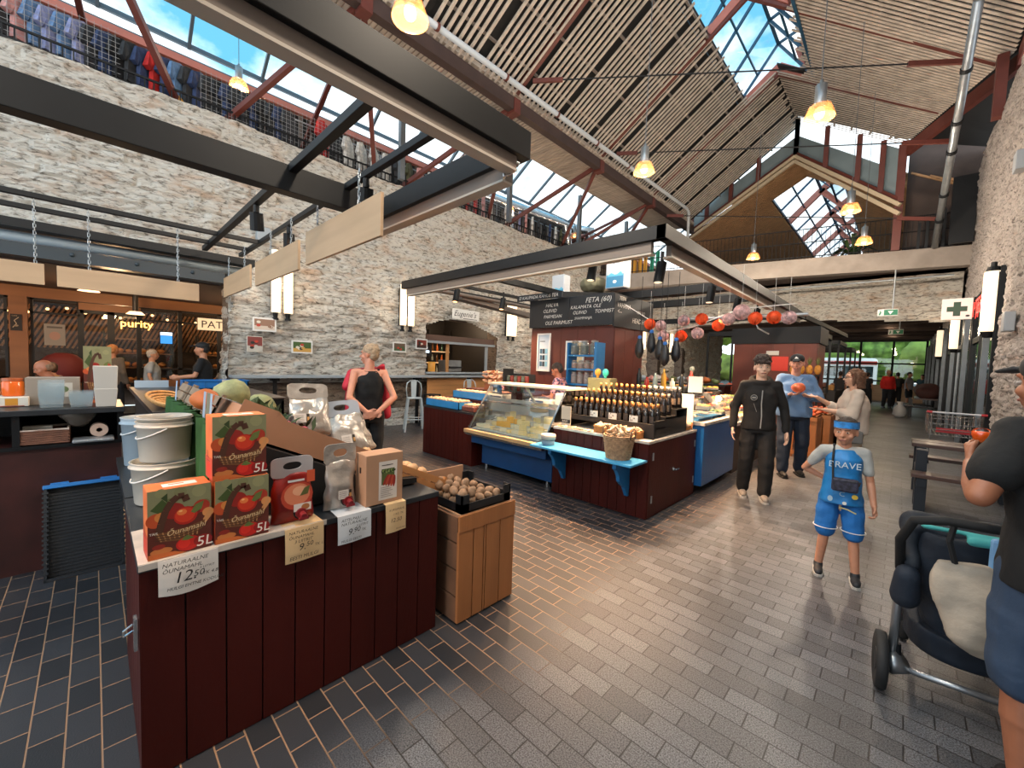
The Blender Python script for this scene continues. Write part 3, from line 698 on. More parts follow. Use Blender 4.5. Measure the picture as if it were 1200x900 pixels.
# ================================================================ helpers for furniture
def planks(mb, p0, p1, z0, z1, n, gap=0.006, depth=0.012, nrm=None, m=0, mg=1):
    """vertical boards along the line p0-p1 (2-D), standing proud of a dark groove backing"""
    p0 = V((*p0, 0)); p1 = V((*p1, 0)); d = (p1-p0); L = d.length; d.normalize(); nn = V((d.y, -d.x, 0)) if nrm is None else V(nrm)
    w = L/n
    for i in range(n):
        a = p0+d*(i*w+gap/2); b = p0+d*((i+1)*w-gap/2); ps = [a, b, b+nn*depth, a+nn*depth]
        cx = sum((p.x for p in ps))/4
        area = (ps[1]-ps[0]).cross(ps[2]-ps[1]).z
        pl = [(p.x, p.y) for p in ps]
        if area < 0: pl.reverse()
        mb.prism(pl, z0, z1, m)
def counter_body(t, x0, x1, y0, y1, h, faces, top, z0=0.0, board=0.11):
    mb = MB(); mb.box((x0+.012, y0+.012, z0), (x1-.012, y1-.012, h-.03)); mb.obj('carcass', M_groove, t, world=True)
    pn = MB()
    if 'S' in faces: planks(pn, (x0, y0+.012), (x1, y0+.012), z0+.005, h-.03, max(1, round((x1-x0)/board)), nrm=(0, -1, 0))
    if 'N' in faces: planks(pn, (x0, y1-.012), (x1, y1-.012), z0+.005, h-.03, max(1, round((x1-x0)/board)), nrm=(0, 1, 0))
    if 'E' in faces: planks(pn, (x1-.012, y0), (x1-.012, y1), z0+.005, h-.03, max(1, round((y1-y0)/board)), nrm=(1, 0, 0))
    if 'W' in faces: planks(pn, (x0+.012, y0), (x0+.012, y1), z0+.005, h-.03, max(1, round((y1-y0)/board)), nrm=(-1, 0, 0))
    pn.obj('plank_cladding', M_maroon, t, world=True)
    mb = MB(); mb.box((x0-.004, y0-.004, h-.03), (x1+.004, y1+.004, h)); mb.obj('countertop', top, t, world=True, bevel=.004)
M_top = mat('black_laminate', '#24272b', 0.35, var=0.25, scale=6)
M_topw = mat('worn_white_top', '#b9b0a6', 0.5, var=0.25, scale=9)
# ---------------------------------------------------------------- canopy frames
def hang_rod(t, x, y, z0, z1=8.5):
    pass
t = thing('stall_canopy', 'large black steel stall canopy frame nearest the camera, top left', 'canopy frame', (-3.5, 0, 2.7))
for (a, b2, w_, h_, nm) in [((-1.81, -1.2, 2.965), (-1.81, 1.93, 2.965), .1, .17, 'outer_beam'), ((-3.5, -1.2, 2.95), (-3.5, 1.7, 2.95), .12, .2, 'inner_beam'), ((-1.95, 1.88, 2.965), (-4.3, 1.88, 2.965), .1, .17, 'end_beam'),
                            ((-2.0, 1.08, 3.03), (-7.0, 1.08, 3.03), .06, .06, 'cross_bar'), ((-2.0, 1.5, 3.03), (-7.0, 1.5, 3.03), .05, .05, 'cross_bar'),
                            ((-6.0, -1.2, 3.03), (-6.0, 1.5, 3.03), .05, .05, 'rear_bar'), ((-6.55, -1.2, 3.03), (-6.55, 1.5, 3.03), .05, .05, 'rear_bar')]:
    mb = MB(); mb.bar(a, b2, w_, h_); mb.obj(nm, M_black, t, world=True, bevel=.004)
mb = MB(); mb.bar((-1.82, -1.2, 2.84), (-1.82, 1.84, 2.84), .05, .08); mb.bar((-1.83, -1.2, 2.795), (-1.83, 1.84, 2.795), .085, .015, 1); mb.obj('light_channel', [mat('taupe_steel', '#6a5f57', 0.5), mat('channel_lip', '#a89f93', 0.5)], t, world=True)
mb = MB(); mb.bar((-1.92, 1.9, 2.83), (-4.2, 1.9, 2.83), .06, .1); mb.bar((-1.92, 1.89, 2.775), (-4.2, 1.89, 2.775), .09, .015, 1); mb.obj('end_channel', [mat('taupe_steel', '#6a5f57'), mat('channel_lip', '#a89f93')], t, world=True)
mb = MB(); mb.tube([(-1.86, 1.8, 2.9), (-1.84, 1.86, 2.8), (-1.86, 1.8, 2.76), (-1.9, 1.84, 2.84)], .012); mb.cyl((-1.85, 1.78, 2.88), (-1.85, 1.9, 2.88), .03); mb.obj('corner_shackle', M_chrome, t, world=True, smooth=True)
for x, y in ((-3.1, 1.5), (-4.9, 1.5), (-4.45, 1.08)):
    mb = MB(); mb.cyl((x, y, 3.0), (x, y, 2.93), .025); mb.cyl((x, y, 2.93), (x-.05, y+.02, 2.78), .055, .06, n=14); mb.obj('spotlight_head', M_black, t, world=True)
mb = MB(); mb.bar((-7.4, -1.5, 3.0), (-7.4, 1.75, 3.0), .25, .1); single(mb, 'roller_rail', M_black, 'flat black rail above the grey pipe at far left', 'rail')
mb = MB(); mb.cyl((-7.5, -1.5, 2.88), (-7.5, 1.75, 2.88), .06, n=14); single(mb, 'grey_pipe', mat('pipe_paint', '#8796a0', 0.4), 'thick blue-grey pipe running level over the left counters', 'pipe', smooth=True)
# hanging board signs with chains
def chain(t, x, y, z0, z1):
    mb = MB(); z = z0; k = 0
    while z < z1:
        if k % 2: mb.tube([(x-.008, y, z), (x+.008, y, z+.012), (x+.008, y, z+.032), (x-.008, y, z+.044), (x-.008, y, z)], .0035, n=5, caps=False)
        else: mb.tube([(x, y-.008, z), (x, y+.008, z+.012), (x, y+.008, z+.032), (x, y-.008, z+.044), (x, y-.008, z)], .0035, n=5, caps=False)
        z += .034; k += 1
    mb.obj('chain', M_galv, t, world=True)
def sign(a, b2, z0, z1, lb, ztop=3.0, ch=(0.15, 0.85)):
    a = V((*a, 0)); b2 = V((*b2, 0)); t = thing('hanging_sign', lb, 'sign board', ((a.x+b2.x)/2, (a.y+b2.y)/2, z0), group='blank plywood sign boards')
    mb = MB(); mb.bar(a+V((0, 0, (z0+z1)/2)), b2+V((0, 0, (z0+z1)/2)), .025, z1-z0); mb.obj('board', M_ply, t, world=True, bevel=.003)
    d = b2-a
    for k in ch: p = a+d*k; chain(t, p.x, p.y, z1-.01, ztop)
sign((-6.0, -1.4), (-6.0, -.32), 2.20, 2.40, 'blank plywood sign board cut off by the left picture edge', ch=(.6, .95))
sign((-6.0, -.24), (-6.0, .87), 2.20, 2.40, 'long blank plywood sign board hanging level over the left counters', ch=(.2, .83))
sign((-7.5, 1.4), (-6.02, 1.4), 2.45, 2.74, 'smallest blank plywood sign board, third from the left', ch=(.2, .8))
sign((-5.86, 1.42), (-4.34, 1.42), 2.45, 2.74, 'medium blank plywood sign board left of the big one', ch=(.4, .85))
sign((-4.07, 1.4), (-2.65, 1.4), 2.45, 2.75, 'largest blank plywood sign board at the black canopy corner', ch=(.18, .75))
# ---------------------------------------------------------------- second canopy
t = thing('stall_canopy', 'black steel canopy frame hanging over the cheese stall', 'canopy frame', (-4.2, 7.5, 2.7))
for (a, b2, w_, h_, nm) in [((-6.8, 4.05, 2.98), (-1.78, 4.05, 2.98), .1, .14, 'front_beam'), ((-1.83, 4.0, 2.98), (-1.83, 12.2, 2.98), .1, .14, 'side_beam'), ((-4.95, 4.1, 3.0), (-4.95, 7.3, 3.0), .1, .1, 'cross_beam'),
                            ((-4.95, 7.25, 2.98), (-1.85, 7.25, 2.98), .12, .14, 'cross_beam'), ((-5.0, 6.4, 2.98), (-3.6, 7.6, 2.98), .08, .12, 'cross_beam'), ((-6.7, 4.1, 3.0), (-6.7, 7.6, 3.0), .08, .1, 'cross_beam'), ((-6.7, 8.6, 2.98), (-1.85, 8.6, 2.98), .12, .14, 'cross_beam'), ((-1.8, 12.2, 2.98), (-1.5, 19.0, 2.98), .08, .12, 'side_beam'), ((-6.7, 11.9, 2.98), (-1.85, 11.9, 2.98), .12, .14, 'cross_beam'), ((-6.0, 4.1, 3.0), (-6.0, 7.6, 3.0), .05, .06, 'cross_beam')]:
    mb = MB(); mb.bar(a, b2, w_, h_); mb.obj(nm, M_black, t, world=True, bevel=.004)
mb = MB(); mb.bar((-6.7, 4.08, 2.86), (-1.95, 4.08, 2.86), .06, .11); mb.bar((-6.7, 4.1, 2.79), (-1.95, 4.1, 2.79), .1, .02, 1); mb.obj('light_channel', [mat('taupe_steel', '#6a5f57'), mat('channel_lip', '#a89f93')], t, world=True)
mb = MB(); mb.bar((-1.87, 4.3, 2.86), (-1.87, 9.0, 2.86), .06, .11); mb.bar((-1.88, 4.3, 2.79), (-1.88, 9.0, 2.79), .1, .02, 1); mb.bar((-1.87, 9.2, 2.86), (-1.87, 12.0, 2.86), .06, .11); mb.obj('light_channel', [mat('taupe_steel', '#6a5f57'), mat('channel_lip', '#a89f93')], t, world=True)
mb = MB(); mb.bar((-6.6, 5.2, 2.9), (-6.6, 7.4, 2.75), .25, .1); mb.cyl((-6.45, 4.4, 2.93), (-6.45, 7.4, 2.93), .04); mb.obj('light_channel', [mat('taupe_steel', '#6a5f57')], t, world=True)
SPOTS = [(-2.05, 4.55, 2.78, 0), (-2.06, 6.3, 2.78, 0), (-2.06, 7.6, 2.78, 0), (-2.06, 8.9, 2.76, 0), (-2.8, 4.3, 2.85, 0), (-6.0, 4.7, 2.9, 1), (-6.0, 5.9, 2.9, 1)]
for x, y, z, on in SPOTS:
    mb = MB(); mb.cyl((x, y, z+.15), (x, y, z+.02), .02); mb.cyl((x, y, z+.03), (x-.02, y-.03, z-.2), .055, .058, n=16); h = mb.obj('spotlight_head', M_black, t, world=True)
    mb = MB(); mb.cyl((x-.02, y-.03, z-.198), (x-.02, y-.03, z-.206), .045, n=16); mb.obj('spotlight_lens', M_bulb if on else mat('dim_lens', '#e8d9bd', .4, emit=.6, ecol=(1, .8, .55)), h, world=True)
# tins on the canopy
for x, y, z, sc, lb in ((-3.95, 6.9, 3.06, 1.0, 'tall white and blue feta tin standing on the canopy crossing'), (-5.6, 7.3, 3.06, .85, 'pale tin half hidden on the canopy, left of the feta tin')):
    t = thing('oil_tin', lb, 'tin', (x, y, z)); mb = MB(); w_ = .2*sc; mb.box((x-w_, y-.12, z), (x+w_, y+.12, z+.62*sc)); mb.obj('tin_body', mat('tin_white', '#b9c0c8', .4), t, world=True, bevel=.02)
    a = Art((x-w_+.02, y-.121, z), (1, 0, 0), (0, 0, 1)); a.rect(0, .02, .36*sc, .25*sc, '#3f7fa6').poly([(0, .22*sc), (.1, .29*sc), (.2, .24*sc), (.3*sc, .3*sc), (.36*sc, .22*sc)], '#5fb0cf').el(.18*sc, .12*sc, .04, .03, '#d8e4ea')
    if sc == 1: a.text('FETA', .06, .46, .12, '#222c38')
    a.done('tin_print', t)
mb = MB(); mb.lathe([(.1, 0), (.2, .03), (.27, .12), (.28, .2), (.2, .28), (.0, .3)], (-4.55, 7.0, 3.06), n=18); single(mb, 'stuffed_sack', mat('olive_sack', '#6f6b55', .8), 'round olive sack on the canopy beside the feta tin', 'sack', remesh=.03, rag=.02, smooth=True)
# chalkboards
def chalk(o, u, w_, h_, lb, lines):
    t = thing('chalkboard', lb, 'chalkboard', (o[0], o[1], o[2]))
    u = V(u).normalized(); n = u.cross(V((0, 0, 1))); o = V(o)
    mb = MB(); mb.bar(o+u*0-n*.015+V((0, 0, h_/2)), o+u*w_-n*.015+V((0, 0, h_/2)), .03, h_); mb.obj('board', mat('chalk_black', '#171b20', .5), t, world=True, bevel=.004)
    a = Art(o, u, (0, 0, 1))
    for tx, x, y, s_ in lines: a.text(tx, x, y, s_, '#c9c6bf', shear=.25)
    a.done('lettering', t)
chalk((-5.62, 6.3, 2.33), (1, 0, 0), 1.0, .56, 'left half of the black chalkboard menu over the cheese stall', [('HALVA', .42, .40, .1), ('OLIIVID', .36, .29, .1), ('PARMESAN', .38, .18, .09), ('OLE PARIMUST', .42, .05, .1)])
chalk((-4.61, 6.3, 2.33), (1, 0, 0), .93, .56, 'chalkboard half reading FETA, next to the board corner', [('FETA (60)', .35, .42, .13), ('KALAMATA', -.02+.04, .32, .09), ('OLIIVID', .08, .22, .09), ('SHAMPANJA', .12, .12, .07), ('OLE', .52, .32, .09), ('TOMMIST', .56, .22, .09)])
chalk((-3.66, 6.32, 2.30), (0, 1, 0), 1.5, .58, 'chalkboard with an arrow facing the aisle', [('TEEN', .15, .48, .1), ('VAHANA', .08, .35, .12), ('<--', .1, .24, .12), ('HINNAD', .8, .3, .09), ('HEAD HIND', .65, .12, .13)])
chalk((-5.8, 6.1, 2.86), (1, 0, 0), 1.15, .12, 'narrow strip chalkboard with one line of writing above the menu', [('EI KAUPADA KAHUS TEA', .05, .03, .09)])
# kiosk wall behind seller
t = thing('stall_back_wall', 'maroon boarded kiosk wall behind the cheese seller', 'kiosk wall', (-4.7, 6.45, 0))
mb = MB(); mb.box((-5.62, 6.42, 0), (-3.7, 6.5, 2.34)); mb.obj('wall_core', M_groove, t, world=True)
mb = MB(); planks(mb, (-5.64, 6.42), (-3.7, 6.42), 0, 2.33, 5, nrm=(0, -1, 0)); planks(mb, (-3.7, 6.42), (-3.7, 7.5), 0, 2.33, 3, nrm=(1, 0, 0)); mb.obj('plank_cladding', mat('brick_maroon', '#54241b', .5, var=.12, scale=3), t, world=True)
for (x, z, w_, h_, lb, kind) in ((-5.45, 1.45, .34, .77, 'tall white framed poster with blue pictures on the maroon kiosk wall', 0), (-4.72, 1.5, .42, .56, 'white framed sepia picture beside the blue shelf', 1)):
    t = thing('framed_poster', lb, 'framed picture', (x+w_/2, 6.39, z))
    mb = MB(); f_ = .03
    for b0, b1 in (((x, 6.375, z), (x+w_, 6.405, z+f_)), ((x, 6.375, z+h_-f_), (x+w_, 6.405, z+h_)), ((x, 6.375, z+f_), (x+f_, 6.405, z+h_-f_)), ((x+w_-f_, 6.375, z+f_), (x+w_, 6.405, z+h_-f_))): mb.box(b0, b1)
    mb.obj('frame', M_white, t, world=True)
    a = Art((x, 6.392, z), (1, 0, 0), (0, 0, 1))
    if kind == 0:
        a.rect(f_, f_, w_-f_, h_-f_, '#aebfcf')
        for i in range(9): a.rect(.07+.07*(i % 3), .1+.13*(i//3), .13+.07*(i % 3), .2+.13*(i//3), ['#2c5570', '#1c2a38', '#6fa8c4'][i*7 % 3])
        a.rect(.07, .6, .2, .62, '#5b6b78')
    else:
        a.rect(f_, f_, w_-f_, h_-f_, '#cdb98f')
        for i in range(14): a.el(.08+random.random()*.26, .22+random.random()*.25, .025, .01, '#4b4538', rot=random.random()*3)
        for i in range(5): a.rect(.08, .06+.025*i, .34, .07+.025*i, '#a39271')
    a.done('print', t)
# blue shelf with jars
SX, SY = -4.04, 5.5
t = thing('jar_shelf', 'tall open blue shelf unit holding glass jars', 'shelf', (SX+.28, SY+.13, .83))
mb = MB()
mb.box((SX, SY, .85), (SX+.03, SY+.25, 1.97)); mb.box((SX+.53, SY, .85), (SX+.56, SY+.25, 1.97)); mb.box((SX+.56, SY, .85), (SX+.575, SY+.25, 1.97)); mb.obj('side_panels', M_blue, t, world=True)
for z in (.86, 1.08, 1.28, 1.53, 1.755): mb = MB(); mb.box((SX+.03, SY, z-.012), (SX+.53, SY+.25, z+.012)); mb.obj('shelf_board', M_blue, t, world=True)
t2 = thing('table', 'plain dark worktop the blue jar shelf stands on', 'table', (SX+.28, SY+.2, 0)); mb = MB(); mb.box((SX-.6, SY-.1, .8), (SX+.75, SY+.4, .85)); mb.obj('tabletop', M_top, t2, world=True)
for dx in (-.55, .68):
    for dy in (-.05, .33): mb = MB(); mb.box((SX+dx, SY+dy, 0), (SX+dx+.05, SY+dy+.05, .8)); mb.obj('leg', M_dark, t2, world=True)
def jar(name, lb, cat, loc, r, h, cg, cf, grp, lidc='#9b9b95'):
    t = thing(name, lb, cat, loc, group=grp); 
    mb = MB(); mb.lathe([(r*.95, 0), (r, .01), (r, h*.72), (r*.7, h*.84), (r*.7, h*.88)], n=14); mb.obj('glass', milky('jarglass_'+cg, cg, .45, .1), t, smooth=True)
    mb = MB(); mb.lathe([(r*.88, .008), (r*.9, h*.62), (0, h*.63)], n=12); mb.obj('contents', mat('fill_'+cf, cf, .7, var=.3, scale=30), t)
    mb = MB(); mb.lathe([(r*.74, h*.87), (r*.76, h*.97), (0, h)], n=14); mb.obj('lid', mat('lid_'+lidc, lidc, .35, .4), t)
    return t
import itertools
for row, (z, hh, n, cf, cg, nm) in enumerate(((1.767, .24, 3, '#3b3b36', '#8b948f', 'top'), (1.542, .14, 4, '#8a4a30', '#b3aaa0', 'upper'), (1.292, .2, 4, '#6b5b55', '#b5aaa5', 'middle'), (1.092, .12, 4, '#6f6a58', '#a5aba8', 'lower'))):
    first = None
    for i in range(n):
        x = SX+.09+i*(.38/(n-1)); lb = '%s glass jar with grey lid on the %s board of the blue shelf' % ((['leftmost', 'second', 'third', 'rightmost'] if n == 4 else ['left', 'middle', 'right'])[i], nm)
        if first is None: first = jar('glass_jar', lb, 'jar', (x, SY+.1, z+.002), .052 if n == 4 else .075, hh, cg, cf, 'jars on the blue shelf')
        else: dup(first, (x, SY+.1, z+.002), .3*i, lb)
# ---------------------------------------------------------------- FRONT COUNTER (nearest)
t = thing('display_counter', 'maroon plank-clad counter nearest the camera, with price cards', 'counter', (-2.4, .75, 0))
counter_body(t, -2.85, -1.92, .10, 1.40, .83, 'SEN', M_top, board=.125)
mb = MB(); mb.box((-2.3, .098, .8305), (-1.914, .62, .834)); mb.obj('worn_white_sheet', M_topw, t, world=True)
mb = MB(); mb.box((-1.907, .098, .812), (-1.903, .75, .835)); mb.obj('edge_strip', M_topw, t, world=True)
mb = MB(); mb.tube([(-2.0, .085, .58), (-1.99, .06, .57), (-2.0, .06, .545), (-2.01, .085, .55)], .004, n=6); mb.box((-1.99, .086, .5), (-1.95, .096, .62)); mb.obj('latch', M_chrome, t, world=True)
# ---------------------------------------------------------------- LEFT COUNTER behind
t = thing('back_counter', 'dark maroon back counter with open shelf at far left', 'counter', (-4.7, -.9, 0))
mb = MB(); mb.box((-5.0, -2.2, 0), (-4.37, .14, .9)); mb.obj('body', mat('stained_maroon', '#351512', .5, var=.4, scale=5), t, world=True)
mb = MB(); mb.box((-5.02, -2.2, 1.12), (-4.33, .16, 1.16)); mb.obj('worktop', M_top, t, world=True, bevel=.004)
mb = MB(); 
for y in (-2.2, -.40, .12): mb.box((-5.0, y, .9), (-4.36, y+.035, 1.12))
mb.box((-5.0, -2.2, .9), (-4.96, .14, 1.12)); mb.obj('divider', M_black, t, world=True)
mb = MB(); mb.box((-4.366, -2.2, .88), (-4.345, .15, .905)); mb.obj('shelf_edge', M_black, t, world=True)
mb = MB(); mb.bar((-4.362, -.66, .47), (-4.35, -.5, .475), .008, .01); mb.obj('scratch_plate', M_galv, t, world=True)
# ---------------------------------------------------------------- CHEESE COUNTER RUN
t = thing('display_counter', 'maroon plank counter with blue pastry trays, left end of the cheese stall', 'counter', (-5.27, 4.3, 0))
counter_body(t, -5.92, -4.62, 3.96, 4.62, .82, 'SE', M_top)
t = thing('display_counter', 'maroon plank corner counter under the dark bottles, with side doors', 'counter', (-2.45, 4.65, 0))
counter_body(t, -3.08, -1.83, 3.98, 5.33, .83, 'S', M_topw)
mb = MB(); mb.box((-1.842, 4.0, .01), (-1.826, 5.31, .795)); mb.obj('side_door', M_maroon, t, world=True)
mb = MB()
for y in (4.08, 5.27):
    for z in (.2, .66): mb.box((-1.828, y-.012, z-.04), (-1.818, y+.012, z+.04))
mb.obj('hinge', M_galv, t, world=True)
mb = MB(); mb.tube([(-1.82, 4.62, .44), (-1.79, 4.62, .44), (-1.79, 4.7, .44)], .009, n=6); mb.cyl((-1.83, 4.62, .44), (-1.815, 4.62, .44), .022); mb.obj('door_handle', M_chrome, t, world=True)
# blue shelf with brackets
mb = MB(); mb.box((-3.14, 3.60, .615), (-1.83, 3.96, .64)); t = thing('wall_shelf', 'light blue shelf on curved brackets across the maroon counter front', 'shelf', (-2.5, 3.8, .35)); mb.obj('shelf_board', mat('light_blue_paint', '#3f93bf', .45, var=.1, scale=6), t, world=True, bevel=.004)
for x in (-2.88, -2.04):
    pr = [(3.96, .61), (3.66, .61), (3.655, .56), (3.70, .52), (3.735, .47), (3.75, .41), (3.80, .37), (3.86, .33), (3.90, .27), (3.93, .22), (3.96, .22)]
    mb = MB(); vs = [(x-.02, a, b2) for a, b2 in pr]+[(x+.02, a, b2) for a, b2 in pr]; n = len(pr)
    mb.add(vs, [tuple(range(n)), tuple(reversed(range(n, 2*n)))]+[(i, n+i, n+(i+1) % n, (i+1) % n) for i in range(n)]); mb.obj('bracket', M_blue, t, world=True)
# chilled display case
t = thing('cheese_display_case', 'glass fronted cheese display case with deep blue base', 'display case', (-3.85, 4.3, 0))
x0, x1 = -4.58, -3.12
mb = MB(); mb.box((x0+.1, 4.05, .08), (x1-.02, 4.8, .4)); mb.box((x0+.02, 3.9, .40), (x1-.01, 4.85, .53)); mb.obj('base', M_blued, t, world=True, bevel=.006)
mb = MB(); 
for x in (x0+.16, x1-.12): mb.cyl((x, 4.1, 0), (x, 4.1, .09), .025); mb.cyl((x, 4.7, 0), (x, 4.7, .09), .025)
mb.obj('foot', M_chrome, t, world=True)
mb = MB(); mb.box((x0-.02, 3.80, .53), (x1, 3.90, .56)); mb.box((x0-.02, 3.78, .56), (x1, 3.86, .61), 1); mb.obj('bumper_rail', [M_chrome, wood('oak_rail', '#a98a63')], t, world=True, bevel=.004)
mb = MB(); mb.add([(x0, 3.86, .60), (x1, 3.86, .60), (x1, 4.75, .78), (x0, 4.75, .78), (x0, 3.86, .53), (x1, 3.86, .53), (x1, 4.85, .53), (x0, 4.85, .53)], [(0, 1, 2, 3), (0, 4, 5, 1), (1, 5, 6, 2), (2, 6, 7, 3), (3, 7, 4, 0)]); mb.obj('display_deck', mat('steel_deck', '#b5b2aa', .35, .3), t, world=True)
mb = MB(); mb.add([(x0, 3.84, .62), (x1, 3.84, .62), (x1, 4.28, 1.26), (x0, 4.28, 1.26)], [(0, 1, 2, 3)]); 
mb.add([(x0, 3.84, .62), (x0, 4.28, 1.26), (x0, 4.75, 1.26), (x0, 4.75, .78)], [(0, 1, 2, 3)]); mb.add([(x1, 3.84, .62), (x1, 4.28, 1.26), (x1, 4.75, 1.26), (x1, 4.75, .78)], [(0, 1, 2, 3)]); mb.obj('front_glass', M_glass, t, world=True)
mb = MB(); mb.box((x0-.02, 4.24, 1.26), (x1+.02, 4.72, 1.29)); mb.obj('top_shelf', mat('cream_top', '#cfc4ad', .4), t, world=True, bevel=.004)
mb = MB()
for x in (x0+.02, (x0+x1)/2, x1-.02): mb.bar((x, 3.86, .62), (x, 4.28, 1.26), .016, .016) if x != (x0+x1)/2 else mb.bar((x, 4.7, .78), (x, 4.3, 1.26), .03, .03)
mb.bar((x0, 4.4, .98), (x1, 4.4, .98), .16, .012); mb.obj('glass_frame', M_chrome, t, world=True)
mb = MB(); mb.box((x0, 4.75, .53), (x1, 4.8, 1.0)); mb.obj('rear_panel', M_white, t, world=True)
# blue service counter beyond
t = thing('display_counter', 'bright blue panelled counter beyond the maroon corner counter', 'counter', (-2.2, 6.0, 0))
mb = MB(); mb.box((-2.65, 5.36, .1), (-1.75, 6.7, .88)); mb.obj('body', mat('counter_blue', '#14538c', .4, var=.08), t, world=True, bevel=.004)
mb = MB(); mb.box((-2.6, 5.4, 0), (-1.85, 6.66, .1)); mb.obj('toe_kick', M_groove, t, world=True)
mb = MB(); mb.box((-2.68, 5.34, .88), (-1.74, 6.72, .92)); mb.obj('countertop', M_topw, t, world=True, bevel=.004)
mb = MB(); mb.add([(-1.8, 5.4, .92), (-1.8, 6.65, .92), (-1.95, 6.65, 1.28), (-1.95, 5.4, 1.28)], [(0, 1, 2, 3)]); mb.quad((-1.8, 5.4, .92), (-2.6, 5.4, .92), (-2.6, 5.4, 1.28), (-1.95, 5.4, 1.28)); mb.box((-2.6, 5.4, 1.28), (-1.95, 6.65, 1.29)); mb.obj('glass_screen', M_glass, t, world=True)
# bar shelf along the stone wall
t = thing('wall_bar', 'long pale grey bar shelf running along the stone wall', 'bar shelf', (-8.6, 5, 1.1))
mb = MB(); mb.box((-8.92, 1.72, 1.16), (-8.5, 9.5, 1.21)); mb.obj('bar_top', mat('zinc', '#9aa4ab', .4, .2), t, world=True, bevel=.006)
for y in (2.4, 3.9, 5.6, 7.2, 8.8): mb = MB(); mb.box((-8.75, y, 0), (-8.69, y+.06, 1.16)); mb.box((-8.9, y-.02, 1.1), (-8.6, y+.08, 1.16)); mb.obj('leg', M_black, t, world=True)
mb = MB()
for k in range(7): mb.box((-8.7, 5.9, .42+k*.105), (-8.66, 8.4, .52+k*.105))
mb.obj('plank_panel', M_pineh, t, world=True)
# two bar stools, white and black
def stool(lb, loc, rz, m_, back, seat=.74):
    t = thing('bar_stool', lb, 'bar stool', loc, rz)
    mb = MB(); mb.cbox((0, 0, seat), (.32, .32, .025)); mb.obj('seat', m_, t, bevel=.012)
    for sx_ in (-1, 1):
        for sy_ in (-1, 1):
            mb = MB(); mb.add([(sx_*.14+a*.02, sy_*.14+b2*.02, seat-.01) for a, b2 in ((-1, -1), (1, -1), (1, 1), (-1, 1))]+[(sx_*.21+a*.018, sy_*.21+b2*.018, 0) for a, b2 in ((-1, -1), (1, -1), (1, 1), (-1, 1))], [(0, 3, 2, 1), (4, 5, 6, 7), (0, 1, 5, 4), (1, 2, 6, 5), (2, 3, 7, 6), (3, 0, 4, 7)]); mb.obj('leg', m_, t)
    mb = MB(); z = .27; q = .185; 
    for a, b2 in (((-q, -q), (q, -q)), ((q, -q), (q, q)), ((q, q), (-q, q)), ((-q, q), (-q, -q))): mb.cyl((*a, z), (*b2, z), .011, n=8)
    mb.obj('footrest', m_, t)
    if back:
        mb = MB(); mb.tube([(-.15, .1, seat), (-.17, .13, seat+.2), (-.15, .16, seat+.32), (-.08, .18, seat+.38), (.08, .18, seat+.38), (.15, .16, seat+.32), (.17, .13, seat+.2), (.15, .1, seat)], .011, n=8); mb.obj('back_hoop', m_, t, smooth=True)
        mb = MB(); mb.add([(-.05, .15, seat), (.05, .15, seat), (.065, .185, seat+.38), (-.065, .185, seat+.38), (-.05, .16, seat), (.05, .16, seat), (.065, .195, seat+.38), (-.065, .195, seat+.38)], [(0, 1, 2, 3), (7, 6, 5, 4), (0, 4, 5, 1), (1, 5, 6, 2), (2, 6, 7, 3), (3, 7, 4, 0)]); mb.obj('back_splat', m_, t)
M_ws = mat('white_metal', '#a9b3b6', .35, .3)
stool('white metal bar stool with a hoop backrest by the stone wall', (-7.85, 5.0, 0), 1.1, M_ws, True)
stool('white metal stool behind the blue pastry trays', (-8.1, 6.9, 0), 1.3, M_ws, True)
stool('black backless bar stool beside the white one', (-8.25, 5.75, 0), .4, M_black, False, .76)
# framed photos on stone wall
FR = [(2.26, 2.17, .4, .26, 'upper left small white framed photo on the stone wall', '#8b6a56', '#c9b9a8'), (2.1, 1.79, .26, .3, 'unframed red and green flyer on the stone wall', '#7c3a35', '#b9b3a8'), (2.93, 1.78, .4, .26, 'small white framed photo right of the flyer', '#3f5a2c', '#c99a4c'), (5.13, 1.89, .36, .24, 'small white framed photo left of the serving hatch', '#5b4a3a', '#3e5a38'), (5.75, 2.0, .34, .26, 'small white framed photo touching the serving hatch side', '#7a2d1f', '#3a1d16')]
for i, (y, z, w_, h_, lb, c1, c2) in enumerate(FR):
    t = thing('framed_photo', lb, 'framed picture', (-8.74, y, z-h_/2)); X = -8.76
    mb = MB(); 
    if i != 1:
        mb.box((X, y-w_/2, z-h_/2), (X+.02, y+w_/2, z+h_/2)); mb.obj('frame', M_white, t, world=True, bevel=.003)
    else: mb.box((X, y-w_/2, z-h_/2), (X+.012, y+w_/2, z+h_/2)); mb.obj('backing', M_paper, t, world=True)
    a = Art((X+.02, y-w_/2, z-h_/2), (0, 1, 0), (0, 0, 1)); m_ = .03 if i != 1 else .01
    a.rect(m_, m_, w_-m_, h_-m_, c1); a.rect(m_, m_, w_-m_, h_*.4, c2)
    for k in range(6): a.el(m_+.05+random.random()*(w_-.16), h_*.25+random.random()*h_*.45, .035, .025, random.choice([c1, c2, '#d8d0c0', '#2a2a25', '#b33a2c']))
    a.done('print', t)
